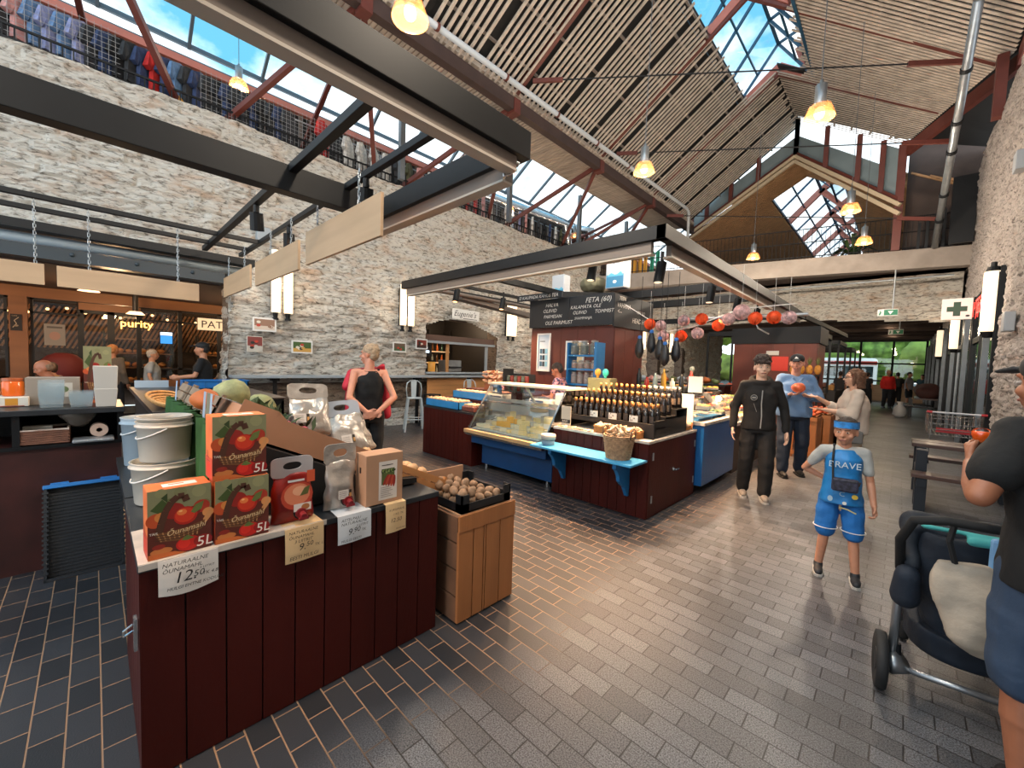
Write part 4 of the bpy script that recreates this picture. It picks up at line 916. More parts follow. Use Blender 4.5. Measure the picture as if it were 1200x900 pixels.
# wall lamps (pairs of upright tubes)
def walllamp(lb, y, z0, z1, x=-8.72, s=1, n=2):
    t = thing('wall_lamp', lb, 'wall lamp', (x, y, z0))
    mb = MB()
    for k in range(n):
        yy = y+(k-(n-1)/2)*.22; mb.box((x-.16*s, yy-.045, z0), (x-.1*s, yy+.045, z1))
    mb.obj('back_plate', M_black, t, world=True)
    for k in range(n):
        yy = y+(k-(n-1)/2)*.22; mb = MB(); mb.lathe([(.075, 0), (.08, .02), (.08, z1-z0-.02), (.075, z1-z0)], (x-.02*s, yy, z0), n=16); mb.obj('tube', M_glow, t, world=True, smooth=True)
        mb = MB(); mb.cyl((x-.05*s, yy, z0-.1), (x-.05*s, yy, z0), .035, .05); mb.cyl((x-.05*s, yy, z0-.14), (x-.05*s, yy, z0-.1), .055, n=12); mb.obj('cap', M_black, t, world=True)
walllamp('left pair of upright glowing tubes on the stone wall', 2.56, 2.42, 3.6)
walllamp('pair of upright glowing tubes left of the serving hatch', 5.32, 2.42, 3.4)
walllamp('pair of upright glowing tubes right of the serving hatch', 8.98, 2.42, 3.4)
walllamp('upright glowing tube between the far arches', 14.9, 2.42, 3.4, n=1)
walllamp('upright glowing tube beyond the second far arch', 17.9, 2.42, 3.4, n=1); walllamp('farthest upright glowing tube on the left wall', 21.0, 2.42, 3.4, n=1)
# right wall lamps
for (y, lb) in ((10.64, 'large cylindrical glowing lamp nearest on the right wall'), (16.8, 'second cylindrical glowing lamp along the right wall'), (23.0, 'third, farthest cylindrical glowing lamp on the right wall')):
    t = thing('wall_lamp', lb, 'wall lamp', (1.02, y, 2.4), group='cylindrical lamps on the right wall')
    mb = MB(); mb.lathe([(.095, 0), (.105, .02), (.105, 1.0), (.095, 1.02)], (1.03, y, 2.4), n=24); mb.obj('tube', M_glow, t, world=True, smooth=True)
    mb = MB(); mb.box((1.1, y-.1, 2.3), (1.17, y+.1, 3.5)); mb.cyl((1.03, y, 2.3), (1.03, y, 2.4), .06, .1); mb.cyl((1.03, y, 3.42), (1.03, y, 3.5), .1, .07); mb.cyl((1.03, y, 3.5), (1.03, y, 3.58), .04); mb.obj('bracket', M_black, t, world=True)
    mb = MB(); mb.cyl((1.13, y, .1), (1.13, y, 2.3), .022, n=10); mb.obj('conduit', M_galv, t, world=True)
for (y, z) in ((9.6, 4.7), (9.3, 2.3)):
    mb = MB(); mb.box((1.03, y-.12, z), (1.14, y+.12, z+.28)); single(mb, 'junction_box', mat('box_grey', '#8c9196', .5), 'grey box on the roughcast right wall, '+('above the lamp' if z > 3 else 'near head height'), 'electrical box', bevel=.01)
mb = MB(); mb.box((-8.72, 2.1, 3.7), (-8.6, 2.32, 3.95)); single(mb, 'wall_speaker', mat('spk', '#8f979c', .5), 'small grey speaker box high on the stone wall', 'speaker', bevel=.01)
# signs
t = thing('pharmacy_sign', 'white square sign with a green cross', 'sign', (.72, 12, 2.75))
mb = MB(); mb.box((.52, 12, 2.76), (.94, 12.06, 3.18)); mb.obj('panel', M_white, t, world=True, bevel=.006)
a = Art((.52, 12, 2.76), (1, 0, 0), (0, 0, 1)); a.rect(.07, .16, .35, .26, '#123f2c').rect(.16, .07, .26, .35, '#123f2c').el(.36, .07, .03, .02, '#1b1b1b'); a.done('green_cross', t)
mb = MB(); mb.bar((.94, 12.03, 3.1), (1.1, 12.03, 3.1), .02, .02); mb.obj('arm', M_black, t, world=True)
M_rs = mat('red_neon', '#d0201a', .4, emit=1.6, ecol=(1, .06, .04))
t = thing('letter_sign', 'glowing red letter sign standing out from the right wall', 'sign', (1.0, 11.5, 2.8)); vs, fs = tmesh('APTEEK', 'LEFT'); vs = [(x, y_*.9+.0) for x, y_ in vs]
mb = MB(); mb.add([(.97, 12.6-x*.52, 2.82+y_*.5) for x, y_ in vs]+[(1.03, 12.6-x*.52, 2.82+y_*.5) for x, y_ in vs], fs+[tuple(i+len(vs) for i in f) for f in fs]); mb.obj('letters', M_rs, t, world=True)
mb = MB(); mb.box((1.05, 10.6, 2.98), (1.09, 12.6, 3.02)); mb.obj('mounting_rail', M_black, t, world=True)
M_gs = mat('exit_green', '#2c8f6a', .4, emit=.35, ecol=hexc('#3fb98c'))
for x, y, z, lb in ((-.38, 16, 3.42, 'nearer green and white exit sign hanging under the bridge'), (-.24, 22, 3.32, 'farther green and white exit sign under the passage ceiling')):
    t = thing('exit_sign', lb, 'exit sign', (x, y, z-.1)); mb = MB(); mb.box((x-.22, y, z-.1), (x+.22, y+.05, z+.1)); mb.obj('panel', M_white, t, world=True, bevel=.005)
    a = Art((x-.22, y, z-.1), (1, 0, 0), (0, 0, 1)); a.rect(.0, .01, .25, .19, '#dfe9e4').rect(.14, .02, .43, .18, '#1f7f5c').poly([(.28, .04), (.34, .14), (.22, .14)], '#f0f5f2').el(.06, .14, .015, .015, '#1f7f5c').poly([(.03, .03), (.06, .03), (.09, .12), (.05, .12)], '#1f7f5c'); a.done('pictogram', t)
    mb = MB(); mb.cyl((x+.1, y+.02, z+.1), (x+.1, y+.02, 4.7 if y < 20 else 4.0), .02); mb.obj('hanger', M_galv, t, world=True)
mb = MB(); mb.cyl((-6, 16.6, 4.45), (.9, 16.6, 4.45), .03); single(mb, 'sprinkler_pipe', M_galv, 'thin horizontal pipe under the concrete bridge', 'pipe')
# pendants
PEND = [(-3.27, 6.39, 5.0, 'pendant over the chalkboards, in front of the left roof slats'), (-.94, 6.43, 5.0, 'largest looking pendant, over the aisle before the gable'), (-.92, 10.51, 5.0, 'upper pendant seen against the far skylight'), (-.85, 13.23, 5.0, 'lower pendant seen above the bridge railing'), (-3.26, 13.23, 5.0, 'pendant left of the palm behind the bridge railing'), (-9.9, 2.1, 7.1, 'pendant hanging before the upper floor clothes, left'), (-3.5, 2.1, 4.95, 'pendant cut off by the top picture edge'), (-9.3, 9.25, 6.6, 'pendant over the upper floor beyond the first canopy'), (-9.2, 12.7, 6.6, 'pendant by the round ventilation ducts')]
M_pshade = milky('opal_glass', '#d99a5c', .45, .2)
pt = None
for i, (x, y, z, lb) in enumerate(PEND):
    lb = 'bell-shaped glass and steel ' + lb if 'pendant' == lb[:7] else lb
    if pt is None:
        t = pt = thing('pendant_lamp', lb, 'pendant lamp', (x, y, z-.15), group='bell pendant lamps')
        mb = MB(); mb.lathe([(.06, .15), (.12, .12), (.165, 0), (.17, -.03), (.165, -.03), (.155, 0), (.11, .11), (.05, .14)], n=24); mb.obj('glass_shade', M_pshade, t, smooth=True)
        mb = MB(); mb.ell((0, 0, .04), (.06, .06, .075)); mb.obj('bulb', M_bulb, t, smooth=True)
        mb = MB(); mb.lathe([(.06, .14), (.065, .15), (.065, .38), (.02, .4), (.02, .44)], n=20); mb.obj('lamp_housing', M_galv, t, smooth=True)
        mb = MB(); mb.cyl((0, 0, .44), (0, 0, 3.6), .006, n=6); mb.obj('cable', M_grey, t)
    else: dup(pt, (x, y, z-.15), 0, lb)
# ================================================================ GOODS ON THE NEAREST COUNTER
def apple_print(a, w_, h_, big=True, text=True):
    """apples in a basket, printed on a juice carton front (w_ x h_)"""
    s = w_/.19; P = lambda x, y: (x*w_, y*h_)
    a.rect(0, 0, w_, h_, '#5a2418'); a.rect(0, h_*.6, w_, h_, '#7d7c5a')
    for x, y, r, c in ((.2, .95, .09, '#83825c'), (.5, .93, .1, '#757550'), (.8, .9, .12, '#8a8861'), (.9, .7, .08, '#6c6a45'), (.35, .8, .08, '#5f6a3c')): a.el(*P(x, y), r*w_, r*w_, c)
    a.poly([P(.04, .72), P(.22, .86), P(.3, .78), P(.2, .64)], '#3c4c20').poly([P(.2, .88), P(.3, .94), P(.3, .8)], '#2e3d1a')
    for x, y, r, c in ((.12, .56, .15, '#b5481f'), (.2, .6, .1, '#c97a3a'), (.4, .66, .17, '#8d1d14'), (.84, .66, .14, '#a3301c'), (.95, .55, .1, '#d08a50'), (.7, .6, .12, '#7a1710')): a.el(*P(x, y), r*w_, r*w_*.95, c)
    a.poly([P(.86, .45), P(1, .62), P(1, .48), P(.9, .38)], '#c98a55')
    a.strip([P(.16+.0*0, .34), P(.2, .5), P(.27, .68), P(.36, .8), P(.46, .87), P(.56, .87), P(.6, .78)], .022*s, '#4a2a1a')
    a.el(*P(.58, .56), .19*w_, .185*w_, '#a81d10').el(*P(.57, .57), .16*w_, .15*w_, '#c63318').el(*P(.52, .62), .08*w_, .06*w_, '#e0753a').el(*P(.5, .64), .03*w_, .02*w_, '#f0b070')
    a.poly([P(.66, .6), P(.74, .7), P(.88, .74), P(.84, .62), P(.72, .57)], '#5f6a34')
    a.poly([P(.08, .38), P(.3, .36), P(.6, .38), P(.9, .44), P(.84, .3), P(.5, .2), P(.18, .24)], '#6e4526')
    for i in range(9): a.strip([P(.14+.08*i, .37), P(.2+.07*i, .24)], .004*s, '#a5764a')
    for i in range(3): a.strip([P(.1, .34-.035*i), P(.5, .31-.035*i), P(.86, .38-.035*i)], .003*s, '#4c2c18')
    a.text('Õunamahl', .27*w_, .3*h_, .029*s, '#d8b98c', shear=.35, rot=.1)
    a.el(*P(.62, .13), .2*w_, .15*w_, '#b81a12').el(*P(.55, .14), .1*w_, .1*w_, '#d2281a').el(*P(.86, .13), .16*w_, .12*w_, '#8c1410').poly([P(.5, .2), P(.6, .26), P(.72, .2), P(.6, .18)], '#5d6b33')
    a.el(*P(.2, .1), .17*w_, .07*w_, '#c07038').el(*P(.16, .17), .1*w_, .05*w_, '#8a2418').poly([P(0, 0), P(.6, 0), P(.4, .06), P(0, .08)], '#c4652f')
    if text: a.text('5L', .74*w_, .045*h_, .055*s, '#e8e0d4', shear=.1).text('TÄIS', .0*w_+.004, .36*h_, .012*s, '#e8e0d4')
    return a
def juice_box(lb, x, y0, z, w_=.188, h_=.255, d_=.12, rz=0.0, grp='juice cartons on the nearest counter'):
    t = thing('juice_carton', lb, 'juice box', (x, y0, z), rz, group=grp)
    mb = MB(); mb.box((-d_, 0, 0), (0, w_, h_)); mb.obj('carton', mat('carton_orange', '#cf6a34', .5, var=.18, scale=7), t, bevel=.003)
    a = Art((.0002, 0, 0), (0, 1, 0), (0, 0, 1), step=.00004, base=.0003); apple_print(a, w_, h_); a.done('front_print', t, world=False)
    a = Art((-d_, -.0002, 0), (1, 0, 0), (0, 0, 1), step=.0001); a.rect(0, h_*.0, d_, h_*.35, '#b8452a').el(d_*.5, h_*.16, d_*.3, d_*.28, '#c7331c').text('5L', d_*.2, h_*.33, .04, '#7a2418').rect(d_*.15, h_*.28, d_*.7, h_*.29, '#7a2418'); a.done('side_print', t, world=False)
    a = Art((-d_, 0, h_+.0002), (1, 0, 0), (0, 1, 0), step=.0001); a.rect(d_*.35, w_*.25, d_*.75, w_*.8, '#ded6d0').rect(d_*.45, w_*.35, d_*.55, w_*.6, '#c25a3a'); a.done('top_label', t, world=False)
    return t
juice_box('front left apple juice carton, standing on the counter corner', -1.925, .125, .836, rz=.03)
juice_box('bottom apple juice carton of the stack of two', -1.925, .325, .836, rz=.0)
juice_box('apple juice carton on top of another carton', -1.93, .318, 1.093, rz=.02)
# card price tags
def price(lb, y0, y1, z0, z1, lines, col, curl=0):
    t = thing('price_card', lb, 'price card', (-1.905, (y0+y1)/2, z0)); w_ = y1-y0; h_ = z1-z0
    mb = MB(); n = 8; vs = []
    for i in range(n+1):
        f = i/n; y = y0+w_*f
        for j in range(5):
            g = j/4; zz = z1-h_*g-(curl*math.sin(PI*f)*g); vs.append((-1.9+.012*math.sin(g*2)*(.6+.4*math.sin(f*5)), y, zz))
    fs = [(i*5+j, i*5+j+1, (i+1)*5+j+1, (i+1)*5+j) for i in range(n) for j in range(4)]
    vs2 = [(x-.0012, y, z) for x, y, z in vs]; k = len(vs); fs += [tuple(k+q for q in reversed(f)) for f in fs[:]]
    mb.add(vs+vs2, fs); mb.add([(-1.9, y0, z1), (-1.9, y1, z1), (-2.03, y1-.005, z1+.006), (-2.03, y0+.005, z1+.006)], [(0, 1, 2, 3)]); mb.obj('card', mat('card_'+col, col, .6), t, world=True)
    a = Art((-1.886, y0, z0), (0, 1, 0), (0, 0, 1), base=.003, step=.0001)
    for tx, x, y, s_ in lines: a.text(tx, x*w_, y*h_, s_, '#1c1a18', shear=.2)
    a.done('handwriting', t)
price('largest white handwritten price card reading 12.50, under the front left carton', .15, .33, .705, .832, [('NATURAALNE', .05, .84, .021), ('ÕUNAMAHL', .05, .66, .021), ('5 LIITRIT', .66, .56, .012), ('12.', .22, .3, .058), ('50', .55, .36, .034), ('TK 4.8', .7, .34, .018), ('MULGI EHTNE KODUNE', .12, .12, .016)], '#cfcac4', curl=.012)
price('tan handwritten price card reading 9.50, under the red pouch', .57, .735, .68, .832, [('NATURAALNE', .06, .86, .019), ('ÕUNAMAHL', .06, .72, .019), ('3 LIITRIT', .2, .58, .02), ('9.', .3, .34, .045), ('50', .5, .42, .03), ('TK 1.', .72, .36, .018), ('EESTI MULGI', .08, .1, .022)], '#c9ab80')
price('white handwritten price card reading 9.90, under the silver pouch', .80, .97, .695, .832, [('ASTELPAJU', .06, .82, .02), ('NATURAALNE', .06, .68, .02), ('3 LIITRIT', .5, .54, .016), ('9.', .25, .3, .045), ('90', .42, .36, .034), ('TK', .66, .34, .018), ('MULGI EESTI', .06, .08, .018)], '#bfc4c9')
price('small tan handwritten price card, farthest right on the counter edge', 1.05, 1.17, .68, .832, [('KURGIMAHL', .1, .78, .016), ('1 KG. TK', .3, .62, .015), ('12.50', .16, .38, .03), ('KODUNE', .45, .1, .012)], '#c9ab80')
# pouches
def pouch(name, lb, loc, rot, w_, h_, d_, m_, grp=None, tap=True, art=None, hole='#1', lay=False):
    t = thing(name, lb, 'juice pouch', loc, rot=rot, group=grp)
    bh = h_*.74
    mb = MB(); secs = []
    n = 28
    for i in range(15):
        f = i/14; z = bh*f; th = d_/2*(math.sin(PI*min(1, f*.85+.12))**.6)*(1-f**3*.93); ww = w_/2*(1-.05*math.sin(PI*f))
        secs.append(((0, 0, z), ww, max(.004, th)))
    mb.loft(secs, n); mb.obj('bag', m_, t, remesh=.008, sm=3, rag=.012, nz=16)
    # handle flange
    mb = MB(); k = 32; out = []; inn = []
    zc = h_*.86
    for i in range(k):
        a = 2*PI*i/k; c, s_ = math.cos(a), math.sin(a)
        out.append((w_/2*math.copysign(abs(c)**.35, c), zc+(h_-zc)*math.copysign(abs(s_)**.45, s_) if s_ > 0 else zc+(zc-bh*.93)*math.copysign(abs(s_)**.3, s_)))
        inn.append((w_*.22*math.copysign(abs(c)**.8, c), zc+.018*s_*h_/.3))
    vs = []; 
    for yy in (-.004, .004): vs += [(x, yy, z) for x, z in out]+[(x, yy, z) for x, z in inn]
    fs = []
    for i in range(k):
        j = (i+1) % k; fs += [(i, j, k+j, k+i), (2*k+i, 3*k+i, 3*k+j, 2*k+j), (i, 2*k+i, 2*k+j, j), (k+i, k+j, 3*k+j, 3*k+i)]
    mb.add(vs, fs); mb.obj('handle', m_ if hole == '#1' else hole, t)
    if tap:
        mb = MB(); mb.cyl((w_*.12, -d_*.45, .045), (w_*.12, -d_*.45-.02, .045), .024, n=14); mb.cyl((w_*.12, -d_*.45-.02, .045), (w_*.12, -d_*.45-.05, .04), .014, n=10); mb.box((w_*.12-.02, -d_*.45-.05, .025), (w_*.12+.02, -d_*.45-.035, .038)); mb.obj('tap', mat('tap_red', '#7a1a20', .35), t, bevel=.002)
        mb = MB(); mb.cyl((w_*.12, -d_*.42, .045), (w_*.12, -d_*.47, .045), .03, n=16); mb.obj('tap_collar', M_rubber, t)
    if art: art(t)
    return t
RX = Matrix.Rotation(PI/2, 4, 'Z')
M_silver = mat('silver_foil', '#b3aca4', .28, .55, var=.12, scale=9, bump=.5, bscale=14)
M_redp = mat('red_film', '#8a1a14', .3, 0, var=.5, scale=9, bump=.2, bscale=12)
def redart(t):
    a = Art((-.085, -.052, 0), (1, 0, 0), (0, 0, 1), step=.0004, base=.0006)
    a.el(.09, .13, .068, .066, '#b5402a').el(.09, .135, .055, .05, '#cf7a58').el(.1, .15, .03, .022, '#dfa07c').poly([(.1, .125), (.12, .16), (.145, .17), (.135, .13)], '#5a5a2c')
    a.rect(.075, .055, .15, .09, '#d9cfc6').el(.125, .072, .018, .014, '#a86a3c')
    a.rect(.05, .195, .12, .205, '#cfc9c4'); a.rect(.13, .185, .165, .24, '#c4502e'); a.done('printed_label', t, world=False)
pouch('juice_pouch', 'red apple printed juice pouch with a grey handle, standing on the counter', (-2.0, .63, .834), RX, .18, .30, .10, M_redp, art=redart, hole=mat('grey_handle', '#a9a6a8', .4))
def labart(x, z, w_=.05, h_=.045):
    def f(t):
        a = Art((x, -.056, z), (1, 0, 0), (0, 0, 1), step=.0003, base=.0004); a.rect(0, 0, w_, h_, '#cfc8c0')
        for i in range(4): a.rect(.004, .008+.009*i, w_*.8, .010+.009*i, '#6b625a')
        a.rect(w_*1.05, .002, w_*1.3, h_*.95, '#2c2218').rect(w_*1.08, .008, w_*1.27, h_*.6, '#b5864a'); a.done('paper_label', t, world=False)
    return f
pouch('juice_pouch', 'silver spouted pouch standing alone on the counter edge before the tray', (-2.02, .86, .834), RX, .16, .33, .09, M_silver, 'silver pouches', art=labart(-.03, .06))
# ---------------------------------------------------------------- display rack (stepped, black)
t = thing('display_rack', 'black sloping rack carrying the cardboard tray and vegetable crates', 'display rack', (-2.7, .9, .83))
mb = MB(); yz = [(.40, .84), (1.38, .84), (1.38, .87), (1.05, .90), (1.05, .93), (.40, 1.24)]
x0, x1 = -3.95, -2.12
vs = [(x0, a, b2) for a, b2 in yz]+[(x1, a, b2) for a, b2 in yz]; n = len(yz)
mb.add([(x, a, b2) for x in (x0, x1) for a, b2 in yz], [tuple(range(n)), tuple(reversed(range(n, 2*n)))]+[(i, n+i, n+(i+1) % n, (i+1) % n) for i in range(n)]); mb.obj('rack_body', mat('rack_black', '#0f1114', .6), t, world=True)
t2 = thing('rack_table', 'dark table carrying the far half of the vegetable rack', 'table', (-3.4, .9, 0)); mb = MB(); mb.box((-4.0, .1, .79), (-2.87, 1.38, .83)); mb.obj('tabletop', M_top, t2, world=True)
for x in (-3.95, -2.95):
    for y in (.14, 1.3): mb = MB(); mb.box((x, y, 0), (x+.05, y+.05, .79)); mb.obj('leg', M_black, t2, world=True)
# sloped local frame: origin at rack top back, Y down-slope
sl_ang = -math.atan2(.31, .65)
def slope(x, y, z): return Matrix.Translation((x, y, z)) @ Matrix.Rotation(sl_ang, 4, 'X')
def tray_mesh(mb, w_, l_, h_, th=.006, m=0, bottom=True, notch=0):
    mb.box((0, 0, 0), (w_, l_, th), m)
    mb.box((0, 0, th), (th, l_, h_), m); mb.box((w_-th, 0, th), (w_, l_, h_), m); mb.box((th, 0, th), (w_-th, th, h_), m); mb.box((th, l_-th, th), (w_-th, l_, h_), m)
def crate_on_slope(name, lb, cat, x, y, z, w_, l_, h_, m_, grp=None, slats=False, th=.006):
    t = thing(name, lb, cat, (x, y, z), group=grp, rot=Matrix.Rotation(sl_ang, 4, 'X'))
    mb = MB()
    if not slats: tray_mesh(mb, w_, l_, h_, th)
    else:
        mb.box((0, 0, 0), (w_, l_, .008)); k = 2
        for i in range(k):
            za = .012+i*(h_-.012)/k; zb = za+(h_-.012)/k-.008
            mb.box((0, 0, za), (w_, .009, zb)); mb.box((0, l_-.009, za), (w_, l_, zb)); mb.box((0, 0, za), (.009, l_, zb)); mb.box((w_-.009, 0, za), (w_, l_, zb))
        for a in (.009, w_-.029):
            for b2 in (.009, l_-.029): mb.box((a, b2, .008), (a+.02, b2+.02, h_+.01))
    mb.obj('crate_body', m_, t)
    return t
long_tray = crate_on_slope('cardboard_tray', 'long shallow brown cardboard tray sloping down behind the juice pouches', 'cardboard tray', -2.60, .42, 1.245, .40, .74, .13, mat('tray_card', '#9a7156', .75, var=.08, scale=5))
mb = MB(); mb.box((.395, 0, .13), (.4, .16, .16)); mb.add([(.398, .16, .13), (.398, .16, .16), (.398, .22, .13), (.392, .16, .13), (.392, .16, .16), (.392, .22, .13)], [(0, 2, 1), (3, 4, 5), (0, 1, 4, 3), (1, 2, 5, 4)]); mb.obj('raised_end', mat('tray_card', '#9a7156'), long_tray)
# pouches lying in tray
def R3(rx, ry, rz): return Euler((rx, ry, rz)).to_matrix().to_4x4()
pouch('juice_pouch', 'leftmost silver pouch leaning in the cardboard tray', (-2.36, .84, 1.16), RX @ R3(-.35, .05, 0), .22, .30, .09, M_silver, 'silver pouches', tap=False, art=labart(-.1, .06, .06, .05))
pouch('juice_pouch', 'middle silver pouch with a clear handle, in the tray before the man in black', (-2.34, 1.06, 1.04), RX @ R3(-.42, -.05, 0), .22, .32, .1, M_silver, 'silver pouches', tap=False, art=labart(-.06, .04, .06, .05), hole=milky('clear_handle', '#b5bcc6', .75, .2))
pouch('juice_pouch', 'crumpled plain silver pouch at the lower end of the tray', (-2.5, 1.22, .98), RX @ R3(-.3, -.3, .2), .2, .27, .1, mat('crumpled_foil', '#a79d92', .35, .4, bump=.8, bscale=22), 'silver pouches', tap=False)
# brown carton with carrot label
t = thing('carton', 'plain brown carton with a white carrot label on the counter', 'cardboard box', (-1.98, 1.07, .834), group=None)
mb = MB(); mb.box((-2.05, .955, .834), (-1.93, 1.165, 1.10)); mb.obj('box_body', M_card, t, world=True, bevel=.003)
a = Art((-1.9295, .955, .834), (0, 1, 0), (0, 0, 1), step=.0001); a.rect(.07, .02, .175, .225, '#cfc6bd'); a.rect(.085, .1, .16, .185, '#4c5a2c')
for i in range(5): a.el(.11+.012*i, .125-.003*i, .008, .032, ['#8d2418', '#a8432c'][i % 2], rot=-.5+.1*i)
for i in range(9): a.el(.09+.008*i, .172, .007, .012, ['#2c3a1a', '#7a8a4c'][i % 2], rot=i)
a.rect(.085, .203, .15, .207, '#3a3632')
for i in range(6): a.rect(.08, .035+.01*i, .15-.01*(i % 3), .038+.01*i, '#8a8078')
a.done('carrot_label', t)
mb = MB(); mb.box((-2.0, .9535, 1.0), (-1.985, .9555, 1.03)); mb.obj('hand_slot', M_groove, t, world=True)
# ---------------------------------------------------------------- vegetables
def blob(mb, c, r, n=10, k=7, jit=.08, m=0, R=None):
    b = len(mb.v); mb.ell(c, r, n, k, m, R=R); q = random.random()*90
    rr = r if not hasattr(r, '__len__') else max(r)
    for i in range(b, len(mb.v)):
        p = V(mb.v[i])-V(c); f = 1+jit*noise.noise(V(mb.v[i])*(1.2/rr)+V((q, q, q))); mb.v[i] = tuple(V(c)+p*f)
def veg(name, cat, lb, grp, pos, r, m_, n=1, jit=.15, sq=(1, 1, 1), stem=None):
    """scatter single vegetables, each its own object, sharing three meshes"""
    protos = []
    for k in range(3):
        mb = MB(); blob(mb, (0, 0, 0), (r*sq[0], r*sq[1], r*sq[2]), 12, 8, jit); protos.append(mb.mesh(name, m_, True))
    out = []
    for i, p in enumerate(pos):
        o = bpy.data.objects.new(name, protos[i % 3]); COL.objects.link(o); o.location = p; s_ = random.uniform(.82, 1.12); o.scale = (s_, s_, s_); o.rotation_euler = (random.random()*6, random.random()*6, random.random()*6)
        tag(o, lb if isinstance(lb, str) else lb[i], cat, grp); out.append(o)
    return out
M_onion = mat('onion', '#c79d72', .45, var=.25, scale=30); M_potato = mat('potato', '#8d6f55', .7, var=.3, scale=30, bump=.3, bscale=40); M_cab = mat('cabbage', '#aaa873', .55, var=.3, scale=18, bump=.5, bscale=20)
M_cauli = mat('cauliflower', '#cbbd92', .7, bump=.9, bscale=70, var=.15, scale=30); M_radish = mat('radish', '#a8465a', .4, var=.5, scale=22); M_leafd = mat('dark_leaf', '#33461f', .6, var=.4, scale=14)
def sp(x, d, h): # point on the slope: x, distance down, height above
    c, s_ = math.cos(-sl_ang), math.sin(-sl_ang); return (x, .42+d*c+h*s_, 1.245-d*s_+h*c)
pos = [sp(-2.5+.1*i+random.uniform(-.02, .02), .08+.12*j, .07) for j in range(2) for i in range(2)]
veg('cauliflower', 'cauliflower', 'pale cauliflower head in the upper end of the cardboard tray', 'cauliflowers in the tray', pos[:3], .055, M_cauli, jit=.25)
veg('radish', 'radish', 'pink radish among leaves in the cardboard tray beside the pouches', 'radishes in the tray', [sp(-2.27-.055*(i % 5), .2+.045*(i//5), .10+.01*(i % 2)) for i in range(20)], .024, M_radish, jit=.15)
mb = MB()
for i in range(46):
    p = V(sp(-2.3-random.random()*.25, .12+random.random()*.3, .12)); q = p+V((random.uniform(-.06, .06), random.uniform(-.06, .06), random.uniform(.02, .09))); w_ = V((random.uniform(-.02, .02), random.uniform(-.02, .02), .01)); mb.add([p, p.lerp(q, .5)+w_, q, p.lerp(q, .5)-w_], [(0, 1, 2, 3)])
single(mb, 'radish_leaves', M_leafd, 'dark green leafy tops lying over the radishes', 'leaves', kind='stuff')
# onion crate
oc = crate_on_slope('wooden_crate', 'shallow pale wooden crate of onions sloping over the counter end', 'crate', -2.60, 1.06, .965, .43, .62, .105, mat('crate_pine', '#b27c4c', .6, var=.2, scale=6, stretch=(1, .3, 1)), slats=True)
def so(x, d, h):
    c, s_ = math.cos(-sl_ang), math.sin(-sl_ang); return (x, 1.06+d*c+h*s_, .965-d*s_+h*c)
veg('onion', 'onion', 'golden onion in the sloping wooden crate behind the brown carton', 'onions in the wooden crate', [so(-2.54+.075*(i % 5)+random.uniform(-.01, .01), .05+.075*(i//5), .06+.03*(i % 3 == 0)) for i in range(35)], .036, M_onion, sq=(1, 1, .88))
# potato stack: crate + black tray
t = thing('wooden_crate', 'tall pine slatted crate stack under the black potato tray', 'crate', (-2.05, 1.75, 0))
mb = MB(); X0, X1, Y0, Y1, H_ = -2.32, -1.84, 1.50, 1.98, .67
ws = [(0, .24), (.25, .42), (.43, .46), (.47, .72), (.73, 1.0)]
for a, b2 in ws: mb.box((X1-.02, Y0+(Y1-Y0)*a, .01), (X1, Y0+(Y1-Y0)*b2-.003, .57))
mb.box((X1-.014, Y0, .57), (X1+.004, Y1, H_))
mb.obj('front_boards', M_pine, t, world=True, bevel=.002)
mb = MB()
for k in range(4):
    za = .01+k*.165
    mb.box((X0, Y0, za), (X1-.02, Y0+.016, za+.155)); mb.box((X0, Y1-.016, za), (X1-.02, Y1, za+.155))
mb.box((X0, Y0, 0.01), (X0+.016, Y1, H_))
mb.obj('side_boards', mat('weathered_pine', '#6b4a35', .7, var=.25, scale=5), t, world=True, bevel=.002)
mb = MB(); mb.box((X0+.02, Y0+.02, H_-.02), (X1-.02, Y1-.02, H_)); mb.obj('top_board', M_card, t, world=True)
t = thing('produce_tray', 'black plastic tray of potatoes on the pine crate stack', 'plastic tray', (-2.08, 1.74, H_))
mb = MB(); a0, a1, b0, b1 = -2.30, -1.86, 1.53, 1.95; zt = H_+.003
mb.box((a0, b0, zt), (a1, b1, zt+.008))
for xx in (a0, a1-.008): mb.box((xx, b0, zt), (xx+.008, b1, zt+.055))
for yy in (b0, b1-.008): mb.box((a0, yy, zt), (a1, yy+.008, zt+.055))
for cx, cy in ((a0, b0), (a1-.06, b0), (a0, b1-.06), (a1-.06, b1-.06)): 
    sx_ = cx if cx == a0 else a1-.01; sy_ = cy if cy == b0 else b1-.01
    mb.box((sx_, cy, zt), (sx_+.01, cy+.06, zt+.11)); mb.box((cx, sy_, zt), (cx+.06, sy_+.01, zt+.11))
mb.obj('tray_body', mat('black_plastic', '#16181b', .45), t, world=True)
veg('potato', 'potato', 'brown potato in the black tray on the pine crate stack', 'potatoes in the black tray', [(-2.245+.08*(i % 5), 1.585+.075*((i//5) % 5), H_+.046+.055*(i//25)) for i in range(38)], .032, M_potato, sq=(1.15, .9, .85), jit=.25)
mb = MB(); mb.box((-2.318, 1.55, H_+.001), (-2.306, 1.9, H_+.16)); single(mb, 'cardboard_sheet', M_card, 'upright brown cardboard sheet behind the potato tray', 'cardboard')
